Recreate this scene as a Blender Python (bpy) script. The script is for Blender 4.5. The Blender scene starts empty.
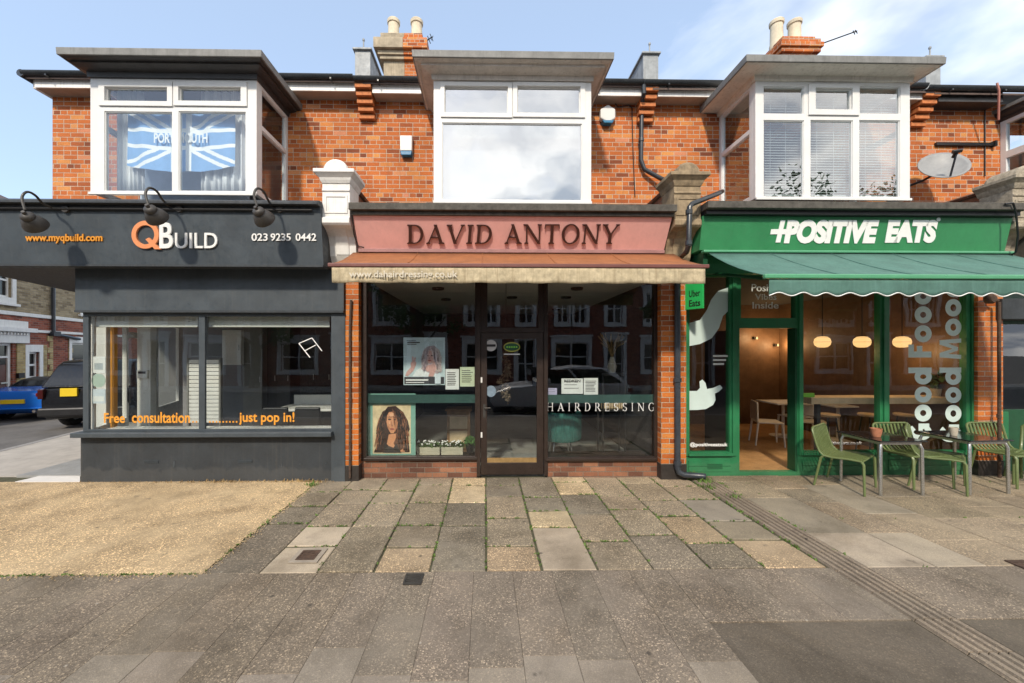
import bpy, bmesh, math, random
from mathutils import Vector, Matrix
random.seed(7)
C = bpy.context.scene.collection
SC = bpy.context.scene
PI = math.pi

# ------------------------------------------------------------------ camera, sky, sun, exposure
F, CY, TH, H = 385.0, 349.5, math.radians(1.0), 1.9
CX = 485.5 + F * math.tan(TH)
cam_d = bpy.data.cameras.new('camera')
cam = bpy.data.objects.new('camera', cam_d); C.objects.link(cam)
cam.location = (0, 0, H); cam.rotation_euler = (PI/2, 0, -TH)
cam_d.sensor_fit = 'HORIZONTAL'; cam_d.sensor_width = 36.0; cam_d.lens = 36.0 * F / 1024
cam_d.shift_x = (512 - CX) / 1024; cam_d.shift_y = (CY - 341.5) / 1024
cam_d.clip_start = 0.05; cam_d.clip_end = 2000
SC.camera = cam
SUN_EL, SUN_AZ = math.radians(40), math.radians(195)      # azimuth clockwise from +Y: sun behind the viewer's left shoulder
sun_d = bpy.data.lights.new('sun', 'SUN'); sun_d.energy = 2.5; sun_d.angle = math.radians(4); sun_d.color = (1, .89, .74)
sun = bpy.data.objects.new('sun', sun_d); C.objects.link(sun)
sdir = Vector((math.sin(SUN_AZ)*math.cos(SUN_EL), math.cos(SUN_AZ)*math.cos(SUN_EL), math.sin(SUN_EL)))
sun.rotation_euler = (-sdir).to_track_quat('-Z', 'Y').to_euler(); sun.location = (-6, -6, 20)
W = bpy.data.worlds.new('World'); SC.world = W; W.use_nodes = True
nt = W.node_tree; N = nt.nodes; L = nt.links; N.clear()
def wn(t, **k):
    n = N.new(t)
    for a, b in k.items(): setattr(n, a, b)
    return n
wout = wn('ShaderNodeOutputWorld'); bg = wn('ShaderNodeBackground'); bg.inputs[1].default_value = 0.135
sky = wn('ShaderNodeTexSky', sky_type='NISHITA', sun_disc=False, sun_elevation=SUN_EL, sun_rotation=SUN_AZ, air_density=1.0, dust_density=0.8, ozone_density=1.6)
tc = wn('ShaderNodeTexCoord'); sep = wn('ShaderNodeSeparateXYZ'); L.new(tc.outputs['Generated'], sep.inputs[0])
def wmath(op, a, b=None):
    n = wn('ShaderNodeMath', operation=op)
    for i, v in enumerate((a, b)):
        if v is None: continue
        if isinstance(v, (int, float)): n.inputs[i].default_value = v
        else: L.new(v, n.inputs[i])
    return n.outputs[0]
zz = wmath('ADD', wmath('MAXIMUM', sep.outputs[2], 0.0), 0.18)
cu, cv = wmath('DIVIDE', sep.outputs[0], zz), wmath('DIVIDE', sep.outputs[1], zz)
cmb = wn('ShaderNodeCombineXYZ'); L.new(cu, cmb.inputs[0]); L.new(cv, cmb.inputs[1]); cmb.inputs[2].default_value = 3.7
cn = wn('ShaderNodeTexNoise'); cn.inputs['Scale'].default_value = 1.1; cn.inputs['Detail'].default_value = 8; cn.inputs['Roughness'].default_value = .58; cn.inputs['Distortion'].default_value = .5
L.new(cmb.outputs[0], cn.inputs['Vector'])
# more cloud to the right and behind the viewer
bias = wmath('ADD', wmath('MULTIPLY', sep.outputs[0], 0.47), wmath('MULTIPLY', sep.outputs[1], -0.30))
dens = wmath('ADD', cn.outputs[0], bias)
cr = wn('ShaderNodeValToRGB'); cr.color_ramp.elements[0].position = .49; cr.color_ramp.elements[1].position = .80
L.new(dens, cr.inputs[0])
cn2 = wn('ShaderNodeTexNoise'); cn2.inputs['Scale'].default_value = 2.3; cn2.inputs['Detail'].default_value = 5; L.new(cmb.outputs[0], cn2.inputs['Vector'])
cr2 = wn('ShaderNodeValToRGB'); cr2.color_ramp.elements[0].position = .40; cr2.color_ramp.elements[1].position = .60
cr2.color_ramp.elements[0].color = (3.3, 3.7, 4.4, 1); cr2.color_ramp.elements[1].color = (8.6, 8.5, 8.3, 1)
L.new(cn2.outputs[0], cr2.inputs[0])
skm = wn('ShaderNodeMix', data_type='RGBA'); skm.inputs[0].default_value = .34
L.new(sky.outputs[0], skm.inputs[6]); skm.inputs[7].default_value = (4.8, 5.9, 7.4, 1)     # thin high veil
mx = wn('ShaderNodeMix', data_type='RGBA')
L.new(cr.outputs[0], mx.inputs[0]); L.new(skm.outputs[2], mx.inputs[6]); L.new(cr2.outputs[0], mx.inputs[7])
L.new(mx.outputs[2], bg.inputs[0]); L.new(bg.outputs[0], wout.inputs[0])
SC.view_settings.view_transform = 'Standard'; SC.view_settings.look = 'None'
SC.view_settings.exposure = 0.72; SC.view_settings.gamma = 1; SC.view_settings.use_curve_mapping = False
SC.cycles.max_bounces = 8; SC.cycles.transparent_max_bounces = 16; SC.cycles.use_denoising = True
SC.cycles.sample_clamp_indirect = 6

# ------------------------------------------------------------------ photograph geometry helpers (pixel -> point on a plane of the place)
def ray(px, py):
    a = (px - CX) / F
    return (a*math.cos(TH)+math.sin(TH), math.cos(TH)-a*math.sin(TH), -(py-CY)/F)
def PT(px, py, Y, b=0.0):            # on the plane y = Y + b*z
    d = ray(px, py); t = (Y + b*H) / (d[1] - b*d[2])
    return (t*d[0], t*d[1], H + t*d[2])
def X(px, Y): return PT(px, 300, Y)[0]
def Z(px, py, Y): return PT(px, py, Y)[2]
def G(px, py):
    d = ray(px, py); t = -H/d[2]
    return (t*d[0], t*d[1], 0)

# ------------------------------------------------------------------ mesh builder
class MB:
    def __init__(s): s.v = []; s.f = []; s.m = []; s.mi = 0; s.col = []; s.c = None
    def face(s, pts):
        n = len(s.v); s.v += [tuple(p) for p in pts]; s.f.append(tuple(range(n, n+len(pts)))); s.m.append(s.mi); s.col.append(s.c)
    def idx(s, verts, faces):
        n = len(s.v); s.v += [tuple(p) for p in verts]
        for f in faces: s.f.append(tuple(n+i for i in f)); s.m.append(s.mi); s.col.append(s.c)
    def box(s, x0, x1, y0, y1, z0, z1):
        x0, x1 = min(x0, x1), max(x0, x1); y0, y1 = min(y0, y1), max(y0, y1); z0, z1 = min(z0, z1), max(z0, z1)
        s.idx([(x0,y0,z0),(x1,y0,z0),(x1,y1,z0),(x0,y1,z0),(x0,y0,z1),(x1,y0,z1),(x1,y1,z1),(x0,y1,z1)],
              [(0,3,2,1),(4,5,6,7),(0,1,5,4),(1,2,6,5),(2,3,7,6),(3,0,4,7)])
        return s
    def prism(s, poly, a, b, fn=lambda u, v, w: (u, w, v)):   # poly (u,v) pushed from w=a to w=b
        n = len(poly)
        s.idx([fn(u, v, a) for u, v in poly] + [fn(u, v, b) for u, v in poly],
              [tuple(range(n))[::-1], tuple(range(n, 2*n))] + [(i, (i+1) % n, n+(i+1) % n, n+i) for i in range(n)])
        return s
    def tube(s, pts, r, seg=8, cap=True):
        pts = [Vector(p) for p in pts]; rr = r if isinstance(r, (list, tuple)) else [r]*len(pts)
        rings = []; up = None
        for i, p in enumerate(pts):
            t = (pts[min(i+1, len(pts)-1)] - pts[max(i-1, 0)]).normalized()
            if up is None: up = Vector((0,0,1)) if abs(t.z) < .9 else Vector((1,0,0))
            a = t.cross(up)
            if a.length < 1e-4: a = t.cross(Vector((0,1,0)))
            a.normalize(); b = a.cross(t).normalized(); up = b
            rings.append([p + a*math.cos(k*2*PI/seg)*rr[i] + b*math.sin(k*2*PI/seg)*rr[i] for k in range(seg)])
        s.loft(rings, cap)
        return s
    def loft(s, rings, cap=True):
        n = len(rings[0]); V = [p for r in rings for p in r]; Fc = []
        for i in range(len(rings)-1):
            for k in range(n):
                Fc.append((i*n+k, i*n+(k+1) % n, (i+1)*n+(k+1) % n, (i+1)*n+k))
        if cap: Fc.append(tuple(range(n))[::-1]); Fc.append(tuple((len(rings)-1)*n+k for k in range(n)))
        s.idx(V, Fc); return s
    def lathe(s, prof, c, seg=16, axis='z'):
        rings = []
        for r, h in prof:
            ring = []
            for k in range(seg):
                a, b = r*math.cos(k*2*PI/seg), r*math.sin(k*2*PI/seg)
                ring.append({'z': (c[0]+a, c[1]+b, c[2]+h), 'y': (c[0]+a, c[1]+h, c[2]+b), 'x': (c[0]+h, c[1]+a, c[2]+b)}[axis])
            rings.append(ring)
        return s.loft(rings)
    def ell(s, c, rx, ry, rz, seg=14, rows=9):
        rings = []
        for i in range(rows+1):
            t = -PI/2 + PI*i/rows; k = max(math.cos(t), .02)
            rings.append([(c[0]+rx*k*math.cos(j*2*PI/seg), c[1]+ry*k*math.sin(j*2*PI/seg), c[2]+rz*math.sin(t)) for j in range(seg)])
        return s.loft(rings)
    def plate(s, u0, u1, v0, v1, w0, w1, holes=(), fn=lambda u, v, w: (u, w, v)):   # a panel with rectangular openings
        us = sorted({u0, u1} | {min(max(h[k], u0), u1) for h in holes for k in (0, 1)})
        vs = sorted({v0, v1} | {min(max(h[k], v0), v1) for h in holes for k in (2, 3)})
        def solid(i, j):
            if i < 0 or j < 0 or i >= len(us)-1 or j >= len(vs)-1: return False
            cu, cv = (us[i]+us[i+1])/2, (vs[j]+vs[j+1])/2
            return not any(h[0] < cu < h[1] and h[2] < cv < h[3] for h in holes)
        for i in range(len(us)-1):
            for j in range(len(vs)-1):
                if not solid(i, j): continue
                a, b, c, d = us[i], us[i+1], vs[j], vs[j+1]
                s.face([fn(a,c,w0), fn(b,c,w0), fn(b,d,w0), fn(a,d,w0)])
                s.face([fn(a,c,w1), fn(a,d,w1), fn(b,d,w1), fn(b,c,w1)])
                if not solid(i-1, j): s.face([fn(a,c,w0), fn(a,d,w0), fn(a,d,w1), fn(a,c,w1)])
                if not solid(i+1, j): s.face([fn(b,c,w0), fn(b,c,w1), fn(b,d,w1), fn(b,d,w0)])
                if not solid(i, j-1): s.face([fn(a,c,w0), fn(a,c,w1), fn(b,c,w1), fn(b,c,w0)])
                if not solid(i, j+1): s.face([fn(a,d,w0), fn(b,d,w0), fn(b,d,w1), fn(a,d,w1)])
        return s
    def build(s, name, mats, parent=None, smooth=False, bevel=0.0, clean=True):
        me = bpy.data.meshes.new(name)
        off = wl(parent) if parent else Vector((0,0,0))
        me.from_pydata([(p[0]-off.x, p[1]-off.y, p[2]-off.z) for p in s.v], [], s.f)
        for m in (mats if isinstance(mats, (list, tuple)) else [mats]): me.materials.append(m)
        for p, mi in zip(me.polygons, s.m): p.material_index = mi
        if any(c is not None for c in s.col):
            at = me.attributes.new('tone', 'FLOAT_COLOR', 'FACE')
            for i, c in enumerate(s.col): at.data[i].color = c or (1,1,1,1)
        bm = bmesh.new(); bm.from_mesh(me)
        if clean: bmesh.ops.remove_doubles(bm, verts=bm.verts, dist=1e-5)
        bmesh.ops.recalc_face_normals(bm, faces=bm.faces)
        if smooth:
            for f in bm.faces: f.smooth = True
            for e in bm.edges:
                if len(e.link_faces) == 2 and e.calc_face_angle(0) > math.radians(40): e.smooth = False
        bm.to_mesh(me); bm.free()
        o = bpy.data.objects.new(name, me); C.objects.link(o)
        if parent: o.parent = parent
        if bevel:
            b = o.modifiers.new('edge', 'BEVEL'); b.width = bevel; b.segments = 2; b.limit_method = 'ANGLE'; b.angle_limit = math.radians(40)
        return o
def wl(o):
    v = Vector((0,0,0))
    while o is not None: v += o.location; o = o.parent
    return v
def tag(o, label=None, cat=None, group=None, kind=None):
    if label: o['label'] = label
    if cat: o['category'] = cat
    if group: o['group'] = group
    if kind: o['kind'] = kind
    return o
def thing(name, label, cat, loc=(0,0,0), group=None):
    o = bpy.data.objects.new(name, None); C.objects.link(o); o.location = loc; o.empty_display_size = .2
    return tag(o, label, cat, group)
def dup(root, loc, rz, label=None):
    r = root.copy(); C.objects.link(r); r.location = loc; r.rotation_euler = (0, 0, rz)
    if label: r['label'] = label
    for ch in list(root.children):
        c = ch.copy(); C.objects.link(c); c.parent = r
        for g in list(ch.children):
            d = g.copy(); C.objects.link(d); d.parent = c
    return r
def box(name, m, parent, *a, bevel=0.0): return MB().box(*a).build(name, m, parent, bevel=bevel)

# ------------------------------------------------------------------ materials
def newmat(name):
    m = bpy.data.materials.new(name); m.use_nodes = True; n = m.node_tree; n.nodes.clear()
    return m, n.nodes, n.links
def nd(N, t, ins=None, **k):
    n = N.new(t)
    for a, b in k.items(): setattr(n, a, b)
    for a, b in (ins or {}).items(): n.inputs[a].default_value = b
    return n
def pos(N, L, scale=(1,1,1)):
    g = N.new('ShaderNodeTexCoord'); mp = N.new('ShaderNodeMapping'); mp.inputs['Scale'].default_value = scale
    L.new(g.outputs['Object'], mp.inputs[0]); return mp.outputs[0]
def gpos(N, L, scale=(1,1,1)):
    g = N.new('ShaderNodeNewGeometry'); mp = N.new('ShaderNodeMapping'); mp.inputs['Scale'].default_value = scale
    L.new(g.outputs['Position'], mp.inputs[0]); return mp.outputs[0]
def ramp(N, L, src, stops):
    r = N.new('ShaderNodeValToRGB'); e = r.color_ramp.elements
    while len(e) < len(stops): e.new(.5)
    for i, (p, c) in enumerate(stops):
        e[i].position = p; e[i].color = (c[0], c[1], c[2], 1) if not isinstance(c, (int, float)) else (c, c, c, 1)
    L.new(src, r.inputs[0]); return r.outputs[0]
def mix(N, L, fac, a, b, blend='MIX'):
    m = nd(N, 'ShaderNodeMix', data_type='RGBA', blend_type=blend)
    for i, v in ((0, fac), (6, a), (7, b)):
        if isinstance(v, (int, float)): m.inputs[i].default_value = v
        elif isinstance(v, tuple): m.inputs[i].default_value = (v[0], v[1], v[2], 1)
        else: L.new(v, m.inputs[i])
    return m.outputs[2]
def bsdf(N, L, col, rough=.6, metal=0, spec=.5, height=None, bump=.3, dist=.01):
    b = N.new('ShaderNodeBsdfPrincipled'); o = N.new('ShaderNodeOutputMaterial'); L.new(b.outputs[0], o.inputs[0])
    if isinstance(col, tuple): b.inputs['Base Color'].default_value = (*col[:3], 1)
    else: L.new(col, b.inputs['Base Color'])
    if isinstance(rough, (int, float)): b.inputs['Roughness'].default_value = rough
    else: L.new(rough, b.inputs['Roughness'])
    b.inputs['Metallic'].default_value = metal; b.inputs['Specular IOR Level'].default_value = spec
    if height is not None:
        bp = nd(N, 'ShaderNodeBump', {'Strength': bump, 'Distance': dist}); L.new(height, bp.inputs['Height']); L.new(bp.outputs[0], b.inputs['Normal'])
    return b
def paint(name, col, rough=.5, var=.18, scale=6, bump=.08, metal=0, streak=0.0, dirt=None, spec=.5):
    m, N, L = newmat(name); p = gpos(N, L)
    n1 = nd(N, 'ShaderNodeTexNoise', {'Scale': scale, 'Detail': 8, 'Roughness': .65}); L.new(p, n1.inputs[0])
    n2 = nd(N, 'ShaderNodeTexNoise', {'Scale': scale*9, 'Detail': 4}); L.new(p, n2.inputs[0])
    lo = tuple(c*(1-var) for c in col); hi = tuple(min(c*(1+var*.8), 1) for c in col)
    c = ramp(N, L, n1.outputs[0], [(.3, lo), (.7, hi)])
    if streak:
        s = nd(N, 'ShaderNodeTexNoise', {'Scale': 1.0, 'Detail': 6, 'Roughness': .6}); L.new(gpos(N, L, (26, 26, 1.1)), s.inputs[0])
        f = ramp(N, L, s.outputs[0], [(.52, 0.0), (.75, streak)])
        d = dirt or tuple(x*.35 for x in col)
        c = mix(N, L, f, c, d)
    r = ramp(N, L, n2.outputs[0], [(.3, max(rough-.1, .03)), (.7, min(rough+.12, 1))])
    bsdf(N, L, c, r, metal, spec, n2.outputs[0], bump, .004)
    return m
def grime(name, col, rough, dirt):      # old gloss paint: brush-outs of a paler shade, scuffs, rain runs and dust kicked up at the foot
    m, N, L = newmat(name); p = gpos(N, L)
    def nz(s, sc=None, det=6, ro=.62):
        n = nd(N, 'ShaderNodeTexNoise', {'Scale': s, 'Detail': det, 'Roughness': ro}); L.new(p if sc is None else gpos(N, L, sc), n.inputs[0]); return n.outputs[0]
    c = ramp(N, L, nz(2.2), [(.3, tuple(x*.78 for x in col)), (.5, col), (.68, tuple(x*1.25 for x in col))])
    c = mix(N, L, ramp(N, L, nz(1, (22, 22, .9)), [(.54, 0.0), (.78, .40)]), c, dirt)
    c = mix(N, L, ramp(N, L, nz(1, (3.5, 3.5, 38)), [(.66, 0.0), (.74, .35)]), c, tuple(x*1.7 for x in col))
    c = mix(N, L, ramp(N, L, nz(30, None, 3), [(.70, 0.0), (.76, .5)]), c, dirt)
    sz = N.new('ShaderNodeSeparateXYZ'); L.new(p, sz.inputs[0]); n5 = nz(7)
    ad = nd(N, 'ShaderNodeMath', {1: -.32}, operation='MULTIPLY_ADD'); L.new(n5, ad.inputs[0]); L.new(sz.outputs[2], ad.inputs[2])
    c = mix(N, L, ramp(N, L, ad.outputs[0], [(0.0, .15), (.05, 0.0)]), c, tuple(min(.28, x*1.3+.03) for x in dirt))
    bsdf(N, L, c, ramp(N, L, nz(14), [(.3, rough-.08), (.7, min(rough+.25, 1))]), 0, .5, nz(60, None, 4), .12, .004)
    return m
def brickmat(name, stops, mortar=(.36,.31,.25), bw=.225, rh=.075, ms=.011, rough=.85, bump=.7, soot=.25, face=None, squash=1.0):
    m, N, L = newmat(name)
    g = N.new('ShaderNodeNewGeometry'); sp = N.new('ShaderNodeSeparateXYZ'); L.new(g.outputs['Position'], sp.inputs[0])
    sn = N.new('ShaderNodeSeparateXYZ'); L.new(g.outputs['True Normal'], sn.inputs[0])
    ab = nd(N, 'ShaderNodeMath', operation='ABSOLUTE'); L.new(sn.outputs[0], ab.inputs[0])
    gt = nd(N, 'ShaderNodeMath', {1: .6}, operation='GREATER_THAN'); L.new(ab.outputs[0], gt.inputs[0])
    mu = nd(N, 'ShaderNodeMix', data_type='FLOAT'); L.new(gt.outputs[0], mu.inputs[0]); L.new(sp.outputs[0], mu.inputs[2]); L.new(sp.outputs[1], mu.inputs[3])
    cb = N.new('ShaderNodeCombineXYZ'); L.new(mu.outputs[0], cb.inputs[0]); L.new(sp.outputs[2], cb.inputs[1])
    wob = nd(N, 'ShaderNodeTexNoise', {'Scale': 14, 'Detail': 3}); L.new(g.outputs['Position'], wob.inputs[0])
    wv = nd(N, 'ShaderNodeVectorMath', {1: (.006, .006, 0)}, operation='MULTIPLY'); L.new(wob.outputs[1], wv.inputs[0])
    av = nd(N, 'ShaderNodeVectorMath', operation='ADD'); L.new(cb.outputs[0], av.inputs[0]); L.new(wv.outputs[0], av.inputs[1])
    bt = nd(N, 'ShaderNodeTexBrick', {'Color1': (0,0,0,1), 'Color2': (1,1,1,1), 'Mortar': (.5,.5,.5,1), 'Scale': 1.0, 'Mortar Size': ms/2, 'Mortar Smooth': .25, 'Bias': 0, 'Brick Width': bw, 'Row Height': rh}, offset=.5, offset_frequency=2, squash=squash, squash_frequency=3)
    L.new(av.outputs[0], bt.inputs[0])
    c = ramp(N, L, bt.outputs[0], stops)
    n1 = nd(N, 'ShaderNodeTexNoise', {'Scale': 45, 'Detail': 6, 'Roughness': .7}); L.new(g.outputs['Position'], n1.inputs[0])
    n2 = nd(N, 'ShaderNodeTexNoise', {'Scale': 1.6, 'Detail': 5, 'Roughness': .6}); L.new(g.outputs['Position'], n2.inputs[0])
    c = mix(N, L, .55, c, ramp(N, L, n1.outputs[0], [(.3, .55), (.5, .95), (.72, 1.25)]), 'MULTIPLY')
    mo = mix(N, L, 1.0, mortar, ramp(N, L, n1.outputs[0], [(.3, .65), (.7, 1.2)]), 'MULTIPLY')
    c = mix(N, L, bt.outputs[1], c, mo)
    c = mix(N, L, 1.0, c, ramp(N, L, n2.outputs[0], [(.3, 1-soot), (.6, 1.0)]), 'MULTIPLY')
    n6 = nd(N, 'ShaderNodeTexNoise', {'Scale': 1.0, 'Detail': 6, 'Roughness': .65}); L.new(gpos(N, L, (7, 7, .8)), n6.inputs[0])
    c = mix(N, L, ramp(N, L, n6.outputs[0], [(.56, 0.0), (.76, .30)]), c, (.10, .065, .045))
    n7 = nd(N, 'ShaderNodeTexNoise', {'Scale': 5.0, 'Detail': 5, 'Roughness': .7}); L.new(g.outputs['Position'], n7.inputs[0])
    c = mix(N, L, ramp(N, L, n7.outputs[0], [(.66, 0.0), (.76, .25)]), c, (.62, .46, .32))
    inv = nd(N, 'ShaderNodeMath', {0: 1.0}, operation='SUBTRACT'); L.new(bt.outputs[1], inv.inputs[1])
    hh = nd(N, 'ShaderNodeMath', {1: .25}, operation='MULTIPLY'); L.new(n1.outputs[0], hh.inputs[0])
    h2 = nd(N, 'ShaderNodeMath', operation='ADD'); L.new(inv.outputs[0], h2.inputs[0]); L.new(hh.outputs[0], h2.inputs[1])
    bsdf(N, L, c, rough, 0, .3, h2.outputs[0], bump, .012)
    return m
def glassmat(name, boost=1.0, base=0.0, tint=(1,1,1), rough=0.0, wave=.004):
    m, N, L = newmat(name)
    fr = nd(N, 'ShaderNodeFresnel', {'IOR': 1.52})
    mu = nd(N, 'ShaderNodeMath', {1: boost*1.8, 2: base}, operation='MULTIPLY_ADD', use_clamp=True); L.new(fr.outputs[0], mu.inputs[0])
    ge = N.new('ShaderNodeNewGeometry'); fb = nd(N, 'ShaderNodeMath', {0: 1.0}, operation='SUBTRACT'); L.new(ge.outputs['Backfacing'], fb.inputs[1])
    m2 = nd(N, 'ShaderNodeMath', operation='MULTIPLY'); L.new(mu.outputs[0], m2.inputs[0]); L.new(fb.outputs[0], m2.inputs[1]); mu = m2
    tr = nd(N, 'ShaderNodeBsdfTransparent', {'Color': (*tint, 1)}); gl = nd(N, 'ShaderNodeBsdfGlossy', {'Roughness': rough, 'Color': (.97,.98,1,1)})
    n = nd(N, 'ShaderNodeTexNoise', {'Scale': 1.3, 'Detail': 2}); L.new(gpos(N, L), n.inputs[0])
    bp = nd(N, 'ShaderNodeBump', {'Strength': .35, 'Distance': wave}); L.new(n.outputs[0], bp.inputs['Height']); L.new(bp.outputs[0], gl.inputs['Normal'])
    mxs = N.new('ShaderNodeMixShader'); L.new(mu.outputs[0], mxs.inputs[0]); L.new(tr.outputs[0], mxs.inputs[1]); L.new(gl.outputs[0], mxs.inputs[2])
    o = N.new('ShaderNodeOutputMaterial'); L.new(mxs.outputs[0], o.inputs[0])
    return m
def emit(name, col, s):
    m, N, L = newmat(name); e = nd(N, 'ShaderNodeEmission', {'Color': (*col, 1), 'Strength': s}); o = N.new('ShaderNodeOutputMaterial'); L.new(e.outputs[0], o.inputs[0]); return m
def slabmat(name, stone=70, bumpd=.006, moss=0.0):
    m, N, L = newmat(name); p = gpos(N, L)
    at = nd(N, 'ShaderNodeAttribute', attribute_name='tone')
    v = nd(N, 'ShaderNodeTexVoronoi', {'Scale': stone, 'Randomness': 1}); L.new(p, v.inputs['Vector'])
    sv = N.new('ShaderNodeSeparateColor'); L.new(v.outputs['Color'], sv.inputs[0])
    sp = ramp(N, L, sv.outputs[0], [(.0, (.55,.53,.52)), (.4, (.80,.78,.76)), (.75, (.98,.95,.92)), (.90, (1.45,1.38,1.27)), (1, (2.5,2.38,2.2))])
    n2 = nd(N, 'ShaderNodeTexNoise', {'Scale': 2.2, 'Detail': 7, 'Roughness': .65}); L.new(p, n2.inputs[0])
    n3 = nd(N, 'ShaderNodeTexNoise', {'Scale': 160, 'Detail': 3}); L.new(p, n3.inputs[0])
    n8 = nd(N, 'ShaderNodeTexNoise', {'Scale': .85, 'Detail': 5, 'Roughness': .6}); L.new(p, n8.inputs[0])
    wf = nd(N, 'ShaderNodeMath', operation='MULTIPLY'); L.new(at.outputs['Alpha'], wf.inputs[0]); L.new(ramp(N, L, n8.outputs[0], [(.38, .25), (.52, 1.0)]), wf.inputs[1])
    agg = mix(N, L, wf.outputs[0], ramp(N, L, n3.outputs[0], [(.3, .82), (.7, 1.18)]), sp)
    c = mix(N, L, 1.0, at.outputs['Color'], agg, 'MULTIPLY')
    c = mix(N, L, 1.0, c, ramp(N, L, n2.outputs[0], [(.28, (.66,.64,.60)), (.5, (.96,.94,.90)), (.75, (1.16,1.12,1.04))]), 'MULTIPLY')
    n4 = nd(N, 'ShaderNodeTexNoise', {'Scale': 9, 'Detail': 4}); L.new(p, n4.inputs[0])
    c = mix(N, L, ramp(N, L, n4.outputs[0], [(.64, 0.0), (.74, .45)]), c, (.06,.054,.046))
    for sc_, th, cc, am in ((2.6, .030, (.05,.045,.04), .7), (3.7, .022, (.42,.39,.34), .55)):
        vs = nd(N, 'ShaderNodeTexVoronoi', {'Scale': sc_, 'Randomness': 1}); L.new(p, vs.inputs['Vector'])
        c = mix(N, L, ramp(N, L, vs.outputs['Distance'], [(th, am), (th*1.9, 0.0)]), c, cc)
    n9 = nd(N, 'ShaderNodeTexNoise', {'Scale': .6, 'Detail': 7, 'Roughness': .7, 'Distortion': .6}); L.new(p, n9.inputs[0])
    c = mix(N, L, 1.0, c, ramp(N, L, n9.outputs[0], [(.34, (.70,.67,.62)), (.50, (1,.98,.95)), (.68, (1.14,1.12,1.06))]), 'MULTIPLY')
    hd = nd(N, 'ShaderNodeMath', operation='MULTIPLY'); L.new(v.outputs['Distance'], hd.inputs[0]); L.new(at.outputs['Alpha'], hd.inputs[1])
    ha = nd(N, 'ShaderNodeMath', operation='ADD'); L.new(hd.outputs[0], ha.inputs[0]); L.new(n3.outputs[0], ha.inputs[1])
    bsdf(N, L, c, .82, 0, .35, ha.outputs[0], .5, bumpd)
    return m

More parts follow.
